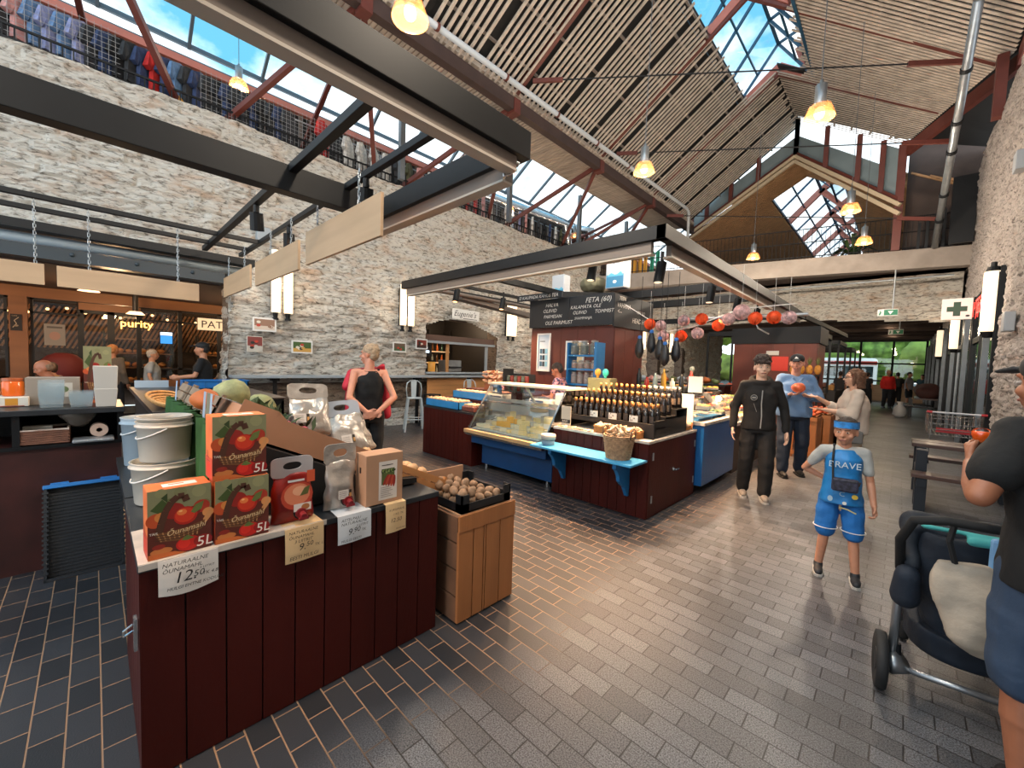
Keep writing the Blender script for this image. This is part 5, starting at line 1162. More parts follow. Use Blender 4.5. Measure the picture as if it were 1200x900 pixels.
# slatted crates and green cloth at the back of the rack
cl = MB(); nx = 90
for i in range(nx+1):
    x = -3.95+1.65*i/nx; yb = .405-.02+.018*math.sin(i*.9)+.01*math.sin(i*2.3+1)
    for z in (1.27, 1.0, .42): cl.v.append((x, yb-(.01 if z < 1.2 else 0)+.012*math.sin(i*.5+z*3), z))
cl.f = [(i*3+j, i*3+j+1, (i+1)*3+j+1, (i+1)*3+j) for i in range(nx) for j in range(2)]; cl.m = [0]*len(cl.f); cl.c = [(1, 1, 1)]*len(cl.f)
single(cl, 'rack_curtain', mat('green_cloth', '#264d1c', .8, var=.25, scale=9), 'dark green pleated cloth hanging behind the vegetable rack', 'curtain', smooth=True)
M_cw = mat('grey_crate_wood', '#8d7660', .7, var=.2, scale=7)
for i, (x, lb) in enumerate(((-3.95, 'leftmost small slatted wooden crate on the back of the rack'), (-3.5, 'small slatted crate with blue straps next to the leftmost'), (-3.05, 'slatted crate holding the orange net bag of cabbage'))):
    crate_on_slope('slatted_crate', lb, 'crate', x, .415, 1.255, .43, .6, .13, M_cw, 'slatted crates on the rack', slats=True)
veg('cabbage', 'cabbage', ['round pale green cabbage rising from the slatted crate', 'second cabbage half hidden in the slatted crate'], 'cabbages', [(-3.02, .60, 1.34), (-3.2, .8, 1.22)], .10, M_cab, jit=.12)
mb = MB(); blob(mb, (0, 0, 0), (.11, .07, .06), 16, 10, .5); o = single(mb, 'net_bag', mat('orange_net', '#c4602c', .7, var=.3, scale=25, bump=.7, bscale=60), 'orange net bag spilling over the slatted crate edge', 'net bag', smooth=True); o.location = (-2.84, .44, 1.27)
for i, (x, c, lb) in enumerate(((-3.62, '#9db2c9', 'pale blue strap over the second slatted crate'), (-2.60, '#8fa3b8', 'blue-grey strap at the left end of the cardboard tray'), (-2.44, '#8fa3b8', 'right blue-grey strap over the cardboard tray end'), (-2.52, '#6b6a55', 'bundle of dull green stalks between the two blue-grey straps'))):
    mb = MB(); w_ = .06 if i != 3 else .09; mb.add([(x, .385, 1.24), (x+w_, .385, 1.24), (x+w_, .395, 1.40), (x, .395, 1.40), (x, .62, 1.30), (x+w_, .62, 1.30)], [(0, 1, 2, 3), (3, 2, 5, 4)])
    single(mb, 'strap' if i != 3 else 'stalk_bundle', mat('strap_'+c[1:], c, .6), lb, 'strap' if i != 3 else 'vegetable')
# ---------------------------------------------------------------- buckets
M_pail = milky('pail_white', '#c9c3b8', .88, .3); M_pailb = milky('pail_blue', '#9fb0bd', .8, .3)
def pail(lb, x, y, z, r, h_, m_, handle=True, lid=False):
    t = thing('plastic_bucket', lb, 'bucket', (x, y, z), group='white plastic buckets')
    mb = MB(); mb.lathe([(r*.88, 0), (r*.9, .004), (r*.99, h_*.86), (r*1.06, h_*.87), (r*1.06, h_*.90), (r*1.0, h_*.91), (r*1.0, h_*.97), (r*1.04, h_), (r*.97, h_), (r*.93, h_*.6), (r*.86, .01), (0, .01)], n=36); mb.obj('pail', m_, t, smooth=True)
    if lid: mb = MB(); mb.lathe([(r*1.05, h_*.97), (r*1.07, h_*1.0), (r*1.0, h_*1.03), (r*.9, h_*1.01), (0, h_*1.01)], n=36); mb.obj('lid', m_, t, smooth=True)
    if handle:
        mb = MB(); mb.tube([(r*1.07*math.cos(a), -r*1.07*math.sin(a)*.9-.004, h_*.86-.5*r*math.sin(a)) for a in [PI*i/14 for i in range(15)]], .004, n=6); mb.obj('handle', M_white, t)
    return t
pail('bottom large bucket on the left end of the counter', -2.72, .25, .834, .135, .21, M_pail)
pail('upper bucket nested on the large one', -2.72, .25, 1.045, .112, .20, M_pail, lid=False)
pail('topmost shallow bucket lid ring of the front stack', -2.72, .25, 1.20, .11, .07, M_pail, False)
pail('bluish bucket standing behind the white bucket stack', -3.7, .25, .831, .135, .32, M_pailb)
# onion bag by cartons
t = thing('paper_bag', 'open brown paper bag of shallots behind the front left carton', 'paper bag', (-2.35, .3, .834)); mb = MB(); mb.lathe([(.09, 0), (.12, .05), (.13, .11), (.145, .15), (.135, .15), (.115, .1), (.08, .02)], (-2.35, .3, .834), n=26, sx=1.0, sy=.8); mb.obj('bag', mat('kraft', '#a5713f', .75, bump=.6, bscale=20), t, world=True, smooth=True)
veg('shallot', 'shallot', 'small reddish shallot in the open paper bag', 'shallots in the paper bag', [(-2.35+.08*math.cos(i*2.4)*(.3+.1*(i % 7)), .3+.06*math.sin(i*2.4)*(.3+.1*(i % 7)), .96+.012*(i % 3)) for i in range(16)], .02, mat('shallot', '#8a4a3a', .4, var=.4, scale=30))
# ---------------------------------------------------------------- LEFT COUNTER goods
M_clear = milky('clear_tub', '#aebfc6', .35, .12)
def tubs(lb, x, y, z, wx, wy, h_, n):
    t = thing('container_stack', lb, 'plastic containers', (x, y, z)); 
    for k in range(n):
        mb = MB(); o = k*h_*.12; hh = h_*(1-.12*(n-1)); z0 = o
        for s_ in (1,):
            vs = [(-wx*.42, -wy*.42, z0), (wx*.42, -wy*.42, z0), (wx*.42, wy*.42, z0), (-wx*.42, wy*.42, z0), (-wx*.5, -wy*.5, z0+hh), (wx*.5, -wy*.5, z0+hh), (wx*.5, wy*.5, z0+hh), (-wx*.5, wy*.5, z0+hh)]
            mb.add(vs, [(0, 3, 2, 1), (0, 1, 5, 4), (1, 2, 6, 5), (2, 3, 7, 6), (3, 0, 4, 7)])
        mb.obj('container', M_clear, t)
    return t
tubs('tall stack of clear square tubs on the left counter', -4.5, -.22, 1.162, .13, .13, .2, 5)
tubs('lower stack of clear tubs beside the white stack', -4.47, -.07, 1.162, .13, .13, .12, 4)
t = thing('container_stack', 'tall white stack of nested plastic containers on the left counter', 'plastic containers', (-4.42, .06, 1.162))
for a, b2, z0, z1 in ((.055, .065, 0, .14), (.06, .068, .1, .31)): mb = MB(); mb.add([(-a, -a, z0), (a, -a, z0), (a, a, z0), (-a, a, z0), (-b2, -b2, z1), (b2, -b2, z1), (b2, b2, z1), (-b2, b2, z1)], [(0, 3, 2, 1), (4, 5, 6, 7), (0, 1, 5, 4), (1, 2, 6, 5), (2, 3, 7, 6), (3, 0, 4, 7)]); mb.obj('container', mat('white_tub', '#b5b2ad', .4), t, bevel=.004)
juice_box('apple juice carton standing behind the white container stack on the left counter', -4.7, -.06, 1.162, w_=.16, h_=.46, grp='juice cartons on the left counter')
t = thing('carton', 'grey cardboard box behind the clear tubs on the left counter', 'cardboard box', (-4.75, -.18, 1.162)); mb = MB(); mb.box((-4.85, -.36, 1.162), (-4.68, -.08, 1.37)); mb.obj('box_body', mat('grey_card', '#8d8378', .7), t, world=True, bevel=.004)
a = Art((-4.679, -.27, 1.2), (0, 1, 0), (0, 0, 1)); a.rect(.03, .02, .15, .13, '#b9b6ae').el(.1, .08, .03, .025, '#5b6b46'); a.done('label', t)
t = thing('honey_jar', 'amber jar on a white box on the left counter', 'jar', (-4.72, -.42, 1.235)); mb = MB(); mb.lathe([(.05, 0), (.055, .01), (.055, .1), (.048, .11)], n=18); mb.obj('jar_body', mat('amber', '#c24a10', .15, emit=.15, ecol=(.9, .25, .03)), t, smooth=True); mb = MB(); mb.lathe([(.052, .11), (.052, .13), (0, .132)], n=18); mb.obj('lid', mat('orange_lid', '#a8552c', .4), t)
t = thing('sample_box', 'small white box with a yellow label under the amber jar', 'box', (-4.72, -.42, 1.162)); mb = MB(); mb.box((-4.8, -.5, 1.162), (-4.62, -.34, 1.232)); mb.obj('box_body', M_paper, t, world=True, bevel=.004); a = Art((-4.6195, -.5, 1.162), (0, 1, 0), (0, 0, 1)); a.rect(.05, .01, .11, .06, '#c98a2c').rect(.02, .002, .14, .008, '#8a3024'); a.done('label', t)
t = thing('sample_bowl', 'dark footed bowl heaped with pink berries on the left counter', 'bowl', (-4.75, -.66, 1.162)); mb = MB(); mb.lathe([(.06, 0), (.05, .01), (.025, .03), (.06, .06), (.11, .11), (.105, .11), (.05, .06)], n=24); mb.obj('bowl', mat('bowl_dark', '#20242c', .3), t, smooth=True); mb = MB(); blob(mb, (0, 0, .11), (.09, .09, .025), 18, 8, .4); mb.obj('berries', mat('pink_berries', '#a3545c', .5, var=.4, scale=60, bump=.8, bscale=90), t)
# shelf inside
t = thing('wicker_basket', 'brown wicker basket with a white rim on the open shelf', 'basket', (-4.47, -.25, .905))
def wicker_box(t, x0, x1, y0, y1, z0, z1, m_, rim):
    mb = MB(); rows = 9; 
    for k in range(rows):
        z = z0+(z1-z0)*(k+.5)/rows; n = 28; pts = []
        per = [(x0, y0), (x1, y0), (x1, y1), (x0, y1)]; N_ = 14
        for s_ in range(4):
            A, B = per[s_], per[(s_+1) % 4]
            for q in range(N_): f = q/N_; pts.append((A[0]+(B[0]-A[0])*f+.004*math.sin((q+k)*PI), A[1]+(B[1]-A[1])*f+.004*math.cos((q+k)*PI), z))
        pts.append(pts[0]); mb.tube(pts, (z1-z0)/rows*.5, n=5, caps=False)
    mb.box((x0, y0, z0), (x1, y1, z0+.006)); mb.obj('weave', m_, t, world=True)
    mb = MB(); mb.tube([(x0, y0, z1), (x1, y0, z1), (x1, y1, z1), (x0, y1, z1), (x0, y0, z1)], .009, n=8); mb.obj('rim', rim, t, world=True)
wicker_box(t, -4.62, -4.37, -.39, -.14, .91, 1.01, mat('wicker_dark', '#6b4534', .7, var=.3, scale=20), mat('rim_white', '#b9aaa0', .6))
mb = MB(); mb.box((-4.5, -.36, 1.0), (-4.46, -.22, 1.03)); single(mb, 'paper_note', M_paper, 'folded white paper sticking out of the shelf basket', 'paper')
t = thing('tape_roll', 'pale paper roll on its side on the open shelf', 'paper roll', (-4.45, .02, .93)); mb = MB(); mb.lathe([(.017, 0), (.05, 0), (.05, .1), (.017, .1), (.017, 0)], n=24, M=Matrix.Translation((-.06, 0, .05)) @ Matrix.Rotation(PI/2, 4, 'Y')); mb.obj('roll', mat('roll_tan', '#b9a091', .6), t)
mb = MB(); blob(mb, (0, 0, 0), (.1, .1, .07), 18, 12, .5); o = single(mb, 'plastic_bag', milky('clear_bag', '#9a9187', .6, .15), 'crumpled clear plastic bag on the open shelf beside the roll', 'plastic bag', smooth=True); o.location = (-4.5, -.09, 1.0)
mb = MB(); mb.box((-4.46, -.12, .906), (-4.3, .1, .93)); single(mb, 'foil_pack', mat('foil', '#8f9499', .3, .5, bump=.5), 'flat silvery pack under the plastic bag on the open shelf', 'packet', bevel=.008)
# blue/black tray leaning
t = thing('stacking_crate', 'black plastic crate with a blue rim leaning on the back counter', 'plastic crate', (-4.2, -.06, 0))
vt = Matrix.Translation((-4.10, -.26, .0)) @ Matrix.Rotation(math.radians(-18), 4, 'Y')
mb = MB(M=vt); w_, h_ = .40, .63
mb.box((-.05, 0, 0), (-.04, w_, h_))
for b0, b1 in (((-.05, 0, 0), (.01, .015, h_)), ((-.05, w_-.015, 0), (.01, w_, h_)), ((-.05, 0, 0), (.01, w_, .02))): mb.box(b0, b1)
for k in range(26):
    z = .03+k*.023; mb.box((-.042, .01, z), (-.034, w_-.01, z+.008))
for k in range(18): z = .05+k*.032; mb.box((0, -.008, z), (.014, .022, z+.014)); mb.box((0, w_-.022, z), (.014, w_+.008, z+.014))
mb.obj('crate_body', mat('crate_black', '#101820', .5), t, world=True)
mb = MB(M=vt); mb.box((-.05, -.005, h_-.002), (.015, w_+.005, h_+.025)); mb.box((-.055, .03, h_+.025), (0, .12, h_+.038)); mb.box((-.055, w_-.12, h_+.025), (0, w_-.03, h_+.038)); mb.obj('blue_rim', mat('crate_blue', '#1f6fb5', .4), t, world=True, bevel=.003)
# wicker tray + worktop return toward the wall
t = thing('side_table', 'black side table with a flat wicker tray behind the buckets', 'table', (-4.2, .6, 0)); mb = MB(); mb.box((-6.95, .3, 1.1), (-4.02, .72, 1.14)); mb.obj('tabletop', M_top, t, world=True); mb = MB(); mb.box((-6.9, .35, 0), (-4.2, .7, 1.1)); mb.obj('base', M_black, t, world=True)
t = thing('wicker_tray', 'shallow golden wicker tray with a curled side', 'basket', (-4.35, .45, 1.14)); mb = MB()
for k in range(9):
    r = .04+.022*k; mb.tube([(r*1.25*math.cos(a), r*.75*math.sin(a), .01+.0009*k*k*(1+.8*math.cos(a+2.5))) for a in [2*PI*i/30 for i in range(31)]], .012, n=6, caps=False)
mb.obj('weave', mat('wicker_gold', '#b98a52', .6, var=.3, scale=30, bump=.6, bscale=60), t, smooth=True)
mb = MB(); mb.box((-6.77, .34, 1.141), (-6.75, .66, 1.23)); single(mb, 'white_sign', mat('blue_white', '#b5c3cf', .5), 'small upright blank white sign on the black side table', 'sign')
# far box counter with blue crate
t = thing('box_counter', 'low open black box counter before the stone wall corner', 'counter', (-6.7, 1.25, 0)); mb = MB()
mb.box((-7.9, .85, 1.03), (-5.55, 1.65, 1.06)); mb.box((-7.9, 1.62, 0), (-5.55, 1.65, 1.03)); mb.box((-5.58, .85, 0), (-5.55, 1.65, 1.03)); mb.box((-7.9, .85, 0), (-5.6, 1.62, .6)); mb.obj('shell', M_black, t, world=True)
mb = MB(); mb.box((-7.92, .83, 1.06), (-5.53, 1.67, 1.075)); mb.obj('top', mat('brown_top', '#4c4038', .5), t, world=True)
t = thing('stacking_crate', 'bright blue stacking crate with a white paper on its side', 'plastic crate', (-7.0, 1.3, 1.075)); mb = MB()
for b0, b1 in (((-7.5, .86, 1.08), (-7.48, 1.64, 1.2)), ((-7.2, .86, 1.08), (-7.18, 1.64, 1.2)), ((-7.5, .86, 1.08), (-7.18, .88, 1.2)), ((-7.5, 1.62, 1.08), (-7.18, 1.64, 1.2)), ((-7.5, .86, 1.08), (-7.18, 1.64, 1.09)), ((-7.19, .85, 1.19), (-7.165, 1.65, 1.205))): mb.box(b0, b1)
for k in range(5): mb.box((-7.18, .93+.16*k, 1.08), (-7.168, .94+.16*k, 1.2))
mb.obj('crate_body', mat('crate_blue', '#1f6fb5', .4), t, world=True)
mb = MB(); mb.box((-7.166, 1.3, 1.09), (-7.16, 1.5, 1.21)); mb.obj('paper_sheet', M_paper, t, world=True)
# ================================================================ CAFE BEHIND THE LEFT OPENING
mb = MB(); mb.box((-16.2, -4.2, 2.84), (-9.2, 4.2, 3.0)); struct(mb, 'ceiling_cafe', mat('cafe_ceiling', '#4a3326', .7))
mb = MB(); mb.box((-16.2, -4.3, 0), (-9.0, -4.2, 3.2)); mb.box((-16.3, -4.2, 0), (-16.2, 4.2, 3)); mb.box((-16.2, 4.1, 0), (-9.8, 4.2, 3)); struct(mb, 'wall_cafe', mat('cafe_wall', '#3a261a', .7, var=.3, scale=2))
M_cw2 = wood('cafe_wood', '#8a5a34'); M_cf = mat('cafe_frame', '#14110f', .5)
mb = MB(); mb.box((-13.1, -4.2, 2.62), (-12.95, 4.1, 2.84)); mb.box((-13.05, -3.9, .35), (-12.98, -.2, .98)); mb.box((-13.05, .75, .35), (-12.98, 3.9, .9)); mb.box((-13.0, -1.17, 0), (-12.85, -.93, 2.62)); mb.box((-12.98, -.22, 2.45), (-12.93, .78, 2.6)); struct(mb, 'wall_cafe_front', M_cw2)
k = 40
for a, b2 in ((-3.9, -2.6), (-2.6, -1.2), (-.9, -.2), (.75, 1.5), (1.5, 2.3), (2.3, 3.1), (3.1, 3.9)):
    mb = MB(); z0 = .95
    for y in (a, b2-.04, ): mb.box((-13.04, y, z0), (-12.98, y+.04, 2.62))
    for z in (z0, 1.15 if a > 0 else z0, 2.3, 2.58): mb.box((-13.04, a, z), (-12.98, b2, z+.04))
    t = struct(mb, 'window_%d' % k, M_cf); k += 1; g = MB(); g.box((-13.02, a, z0), (-13.015, b2, 2.6)); g.obj('pane', M_glass, t, world=True)
for i, a in enumerate((-.2, .28)):
    mb = MB(); mb.box((-13.04, a, 0), (-12.98, a+.06, 2.45)); mb.box((-13.04, a+.42, 0), (-12.98, a+.48, 2.45)); mb.box((-13.04, a, 2.38), (-12.98, a+.48, 2.45)); mb.box((-13.04, a, 0), (-12.98, a+.48, .12))
    t = struct(mb, 'door_%d' % (i+2), M_cf); g = MB(); g.box((-13.02, a+.06, .12), (-13.015, a+.42, 2.4)); g.obj('pane', M_glass, t, world=True)
    g = MB(); g.cyl((-12.95, a+(.4 if i == 0 else .08), 1.0), (-12.95, a+(.4 if i == 0 else .08), 1.4), .012); g.obj('handle', M_galv, t, world=True)
# slatted diagonal wood on the cafe back wall and shelves
mb = MB()
for i in range(90):
    y = -4.6+.1*i; mb.bar((-16.1, y, 1.6), (-16.1, y+.5, 2.7), .04, .045)
struct(mb, 'trim_4', wood('cafe_slat_wood', '#8a5830'))
for (y0, y1, lb) in ((-3.2, -1.9, 'lit shelf rack of bread at the back of the cafe, left'), (.2, 1.6, 'lit shelf rack at the back of the cafe behind the door'), (2.2, 3.6, 'lit shelf rack at the back of the cafe, right')):
    t = thing('shelf_rack', lb, 'shelf', (-15.6, (y0+y1)/2, 0)); mb = MB(); 
    for y in (y0, y1): mb.box((-15.8, y-.02, 0), (-15.4, y+.02, 2.1))
    mb.obj('upright', M_cf, t, world=True)
    for z in (.7, 1.1, 1.5, 1.9): mb = MB(); mb.box((-15.8, y0, z), (-15.4, y1, z+.03)); mb.obj('shelf_board', M_cw2, t, world=True)
    mb = MB()
    for z in (.73, 1.13, 1.53):
        yy = y0+.1
        while yy < y1-.1: r = random.uniform(.05, .1); blob(mb, (-15.55, yy, z+r*.8), (r, r*1.1, r*.8), 8, 6); yy += r*2.3
    single(mb, 'bread_loaves', mat('bread', '#a86a30', .6, var=.3, scale=8), 'rows of loaves on the '+lb, 'bread', kind='stuff')
# bulbs on a cord
t0 = None
for i in range(26):
    y = -3.6+.29*i; z = 2.42+.08*math.sin(i*1.3); p = (-13.7, y, z)
    if t0 is None:
        t0 = thing('festoon_bulb', 'small warm bulb on the string lights inside the cafe front', 'light bulb', p, group='cafe string bulbs'); mb = MB(); mb.ell((0, 0, 0), .03, 8, 6); mb.obj('bulb', M_bulb, t0); mb = MB(); mb.cyl((0, 0, .02), (0, 0, .07), .014, n=8); mb.obj('socket', M_rubber, t0)
    else: dup(t0, p, 0)
mb = MB(); mb.tube([(-13.7, -3.7+.29*i, 2.5+.08*math.sin(i*1.3)) for i in range(27)], .005, n=5); single(mb, 'bulb_cord', M_rubber, 'black cord carrying the cafe string bulbs', 'cord')
mb = MB(); mb.box((-12.84, -1.15, 1.92), (-12.83, -1.0, 2.25)); t = thing('wall_poster', 'small dark poster on the wooden cafe pillar', 'poster', (-12.83, -1.08, 1.92)); mb.obj('sheet', mat('poster_dark', '#1d1512'), t, world=True)
a = Art((-12.829, -1.15, 1.92), (0, 1, 0), (0, 0, 1)); a.strip([(.03, .06), (.08, .14), (.05, .2), (.11, .27)], .012, '#b09a80').el(.075, .1, .03, .02, '#8a755e').text('CAFE', .02, .285, .03, '#b09a80'); a.done('print', t)
mb = MB(); mb.box((-12.975, -.72, 1.65), (-12.97, -.42, 2.1)); t = thing('window_poster', 'pale grey poster stuck on the cafe window', 'poster', (-12.97, -.57, 1.65)); mb.obj('sheet', mat('poster_grey', '#8d857c'), t, world=True); a = Art((-12.969, -.72, 1.65), (0, 1, 0), (0, 0, 1)); a.el(.15, .2, .08, .09, '#a88070').rect(.04, .36, .26, .4, '#5a544c'); a.done('print', t)
def lettersign(name, lb, txt, o, u, size, m_, panel=None, shear=0, sxx=1.0, dep=.02):
    o = V(o); u = V(u).normalized(); n = u.cross(V((0, 0, 1))); vs, fs = tmesh(txt, 'LEFT', shear); t = thing(name, lb, 'sign', o)
    mb = MB(); k = len(vs); mb.add([o+u*x*size*sxx+V((0, 0, y*size))+n*dep for x, y in vs], fs); mb.obj('letters', m_, t, world=True)
    if panel: mb = MB(); (a0, b0), (a1, b1), pm = panel; mb.bar(o+u*a0+V((0, 0, (b0+b1)/2)), o+u*a1+V((0, 0, (b0+b1)/2)), .02, b1-b0); mb.obj('panel', pm, t, world=True)
    else: mb = MB(); mb.bar(o+V((0, 0, -.02)), o+u*size*sxx*len(txt)*.55+V((0, 0, -.02)), .015, .015); mb.obj('rail', M_cf, t, world=True)
    return t
lettersign('cafe_sign', 'lit black and cream sign with capital letters at the right of the cafe', 'PATIKO', (-12.9, 1.9, 2.24), (0, 1, 0), .26, mat('sign_letters', '#2a1a10'), ((-.06, -.06), (1.1, .24), mat('cream_sign', '#cdb58c', .5, emit=.5, ecol=(.9, .65, .4))), dep=.02)
lettersign('neon_sign', 'small yellow neon word over the cafe doors', 'purity', (-12.9, .42, 2.14), (0, 1, 0), .24, mat('neon_yellow', '#ffb030', .5, emit=3, ecol=(1, .55, .12)))
t = thing('menu_screen', 'bright blue screen in the cafe window', 'screen', (-12.9, 1.2, 1.78)); mb = MB(); mb.box((-12.92, 1.1, 1.78), (-12.9, 1.36, 2.08)); mb.obj('casing', M_cf, t, world=True); a = Art((-12.899, 1.11, 1.79), (0, 1, 0), (0, 0, 1)); mb = MB(); mb.box((-12.9, 1.12, 1.79), (-12.896, 1.34, 1.98)); mb.obj('lit_face', M_screen, t, world=True)
mb = MB(); mb.box((-12.9, 1.12, 1.99), (-12.896, 1.34, 2.06)); mb.obj('lit_header', mat('lit_white', '#cfe4ff', .5, emit=1.2, ecol=(.8, .9, 1)), t, world=True)
for (y, z, x) in ((-.05, 2.78, -11.5), (.65, 2.45, -12.2)):
    t = thing('ceiling_lamp', 'dim square ceiling lamp before the cafe, '+('nearer' if x > -12 else 'farther'), 'ceiling lamp', (x, y, z)); mb = MB(); mb.cyl((x, y, z), (x, y, 2.84), .05); mb.obj('stem', M_cf, t, world=True); mb = MB(); mb.cyl((x, y, z-.06), (x, y, z), .16, .1); mb.obj('shade', mat('cafe_glow', '#e8c090', .5, emit=1.5, ecol=(1, .7, .4)), t, world=True)
# cafe furniture: tables and chairs
def ctable(lb, x, y, w_=.7, h_=.75):
    t = thing('cafe_table', lb, 'table', (x, y, 0)); mb = MB(); mb.box((-w_/2, -w_/2, h_-.03), (w_/2, w_/2, h_)); mb.obj('tabletop', M_cw2, t); mb = MB(); mb.cyl((0, 0, .02), (0, 0, h_-.03), .035); mb.obj('pedestal', M_cf, t); mb = MB(); mb.cbox((0, 0, .012), (.4, .4, .024)); mb.obj('foot', M_cf, t)
ctable('square wooden cafe table where the man in the tan shirt sits', -9.95, -.95); ctable('square wooden cafe table farther behind the tan shirt', -11.3, -.9)
def cchair(lb, x, y, rz):
    t = thing('cafe_chair', lb, 'chair', (x, y, 0), rz); mb = MB(); mb.cbox((0, 0, .45), (.4, .4, .03)); mb.obj('seat', M_cw2, t); mb = MB(); mb.cbox((0, -.19, .75), (.38, .025, .3)); mb.obj('backrest', M_cf, t)
    for a in (-.17, .17):
        for b2 in (-.17, .17): mb = MB(); mb.cbox((a, b2, .22), (.03, .03, .44)); mb.obj('leg', M_cf, t)
        mb = MB(); mb.cbox((a, -.19, .6), (.03, .03, .4)); mb.obj('back_post', M_cf, t)
cchair('dark cafe chair under the man in the tan shirt', -9.75, -.3, PI); cchair('dark cafe chair across the table from the tan shirt', -10.1, -1.6, 0); cchair('cafe chair at the farther table', -11.4, -.3, PI)
t = thing('pushchair', 'dark red pushchair parked by the cafe window', 'pushchair', (-12.3, -.45, 0)); mb = MB(); blob(mb, (-12.3, -.45, 1.15), (.3, .35, .38), 14, 10, .1); mb.obj('hood', mat('dark_red_cloth', '#5e1512', .7), t, world=True, smooth=True); mb = MB(); mb.cbox((-12.3, -.45, .7), (.45, .5, .3)); mb.obj('seat', M_rubber, t, world=True, bevel=.03)
for a, b2 in ((-12.5, -.7), (-12.5, -.2), (-12.1, -.7), (-12.1, -.2)): mb = MB(); mb.cyl((a, b2-.02, .15), (a, b2+.02, .15), .15); mb.obj('wheel', M_rubber, t, world=True)
mb = MB(); mb.bar((-12.5, -.45, .15), (-12.15, -.45, .7), .03, .4); mb.obj('frame', M_rubber, t, world=True)
mb = MB(); mb.box((-10.9, 1.9, 0), (-9.9, 2.3, 1.0)); single(mb, 'serving_counter', mat('counter_green', '#16301f', .5), 'dark green serving counter before the man in the black cap', 'counter', bevel=.01)
# ================================================================ SERVING HATCH BAR
mb = MB(); mb.box((-12.6, 5.2, 0), (-12.5, 9.2, 3.4)); mb.box((-12.6, 5.1, 0), (-9.75, 5.2, 3.4)); mb.box((-12.6, 9.2, 0), (-9.75, 9.3, 3.4)); mb.box((-12.6, 5.1, 3.4), (-9.75, 9.3, 3.5)); struct(mb, 'wall_bar_room', mat('bar_dark', '#1a1714', .6))
mb = MB(); mb.box((-9.1, 6.0, 2.12), (-9.0, 8.5, 2.28)); mb.box((-9.1, 6.0, 2.06), (-8.95, 8.5, 2.12), 1); mb.box((-9.1, 6.0, 1.25), (-8.75, 8.55, 1.29), 1)
for y in (6.0, 8.2): mb.box((-9.08, y, 1.27), (-9.0, y+.05, 2.1), 1)
mb.box((-9.08, 6.75, 1.27), (-9.02, 6.82, 2.1), 2); struct(mb, 'window_60', [mat('bar_beam', '#5b4136', .5), mat('zinc', '#9aa4ab'), M_pineh])
t = thing('bar_shelving', 'dark bar shelving with lit boards inside the serving hatch', 'shelf', (-12.2, 7.2, 0)); mb = MB()
for y in (5.6, 6.9, 8.2, 9.1): mb.box((-12.4, y, 0), (-12.0, y+.04, 2.7))
mb.obj('upright', M_cf, t, world=True)
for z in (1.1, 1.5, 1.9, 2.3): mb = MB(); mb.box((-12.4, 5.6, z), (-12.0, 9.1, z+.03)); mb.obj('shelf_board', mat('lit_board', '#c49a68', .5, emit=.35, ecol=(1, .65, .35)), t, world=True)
bp_ = None
for z, row in ((1.13, 'lowest'), (1.53, 'second'), (1.93, 'top')):
    for i in range(16):
        p = (-12.15, 5.77+i*.206, z+.002); c = ['#5b3a1c', '#8a8f86', '#2f4a3a', '#b5602c'][(i*3+int(z*7)) % 4]
        key = 'barb'+c
        if key not in MATS: 
            mb = MB(); mb.lathe([(.035, 0), (.038, .01), (.038, .16), (.014, .22), (.014, .28), (0, .28)], n=10); MATS[key] = mb.mesh('bar_bottle', mat('barglass_'+c, c, .15), True)
        o = bpy.data.objects.new('bar_bottle', MATS[key]); COL.objects.link(o); o.location = p; tag(o, '%s bottle on the %s lit shelf inside the serving hatch' % ({'#5b3a1c': 'brown', '#8a8f86': 'clear', '#2f4a3a': 'green', '#b5602c': 'amber'}[c], row), 'bottle', 'bottles in the serving hatch, '+row+' shelf')
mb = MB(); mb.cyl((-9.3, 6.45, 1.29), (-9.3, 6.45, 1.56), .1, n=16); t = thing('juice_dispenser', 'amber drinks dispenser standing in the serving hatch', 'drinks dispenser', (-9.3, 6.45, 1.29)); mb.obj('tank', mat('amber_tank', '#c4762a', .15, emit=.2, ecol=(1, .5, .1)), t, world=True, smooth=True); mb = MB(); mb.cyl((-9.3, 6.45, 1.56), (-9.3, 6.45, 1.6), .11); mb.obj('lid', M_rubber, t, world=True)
t = thing('coffee_machine', 'steel coffee machine inside the serving hatch', 'coffee machine', (-9.45, 7.2, 1.29)); mb = MB(); mb.box((-9.7, 6.95, 1.29), (-9.3, 7.5, 1.62)); mb.obj('housing', M_galv, t, world=True, bevel=.02); mb = MB(); mb.box((-9.32, 7.0, 1.4), (-9.2, 7.45, 1.44)); mb.obj('group_head', M_rubber, t, world=True)
mb = MB(); mb.box((-9.6, 5.3, 1.9), (-9.55, 6.2, 2.35)); t = thing('menu_screen', 'small dark screen with white lines in the serving hatch', 'screen', (-9.3, 6.15, 1.75)); mb = MB(); mb.box((-9.3, 6.05, 1.72), (-9.27, 6.42, 2.02)); mb.obj('casing', M_rubber, t, world=True); mb = MB(); mb.box((-9.27, 6.15, 1.9), (-9.266, 6.28, 1.95)); mb.box((-9.27, 6.15, 1.8), (-9.266, 6.34, 1.86)); mb.obj('lit_lines', mat('lit_white', '#cfe4ff'), t, world=True)
# cursive sign above hatch
t = thing('shop_sign', 'white board sign with black cursive lettering above the serving hatch', 'sign', (-8.6, 6.9, 2.72)); mb = MB(); mb.box((-8.66, 6.62, 2.72), (-8.63, 7.55, 3.0)); mb.obj('panel', M_white, t, world=True, bevel=.01)
a = Art((-8.628, 6.62, 2.72), (0, 1, 0), (0, 0, 1)); a.text("Eugenie's", .03, .09, .21, '#20222c', shear=.35).rect(.35, .03, .85, .045, '#20222c'); a.done('lettering', t)
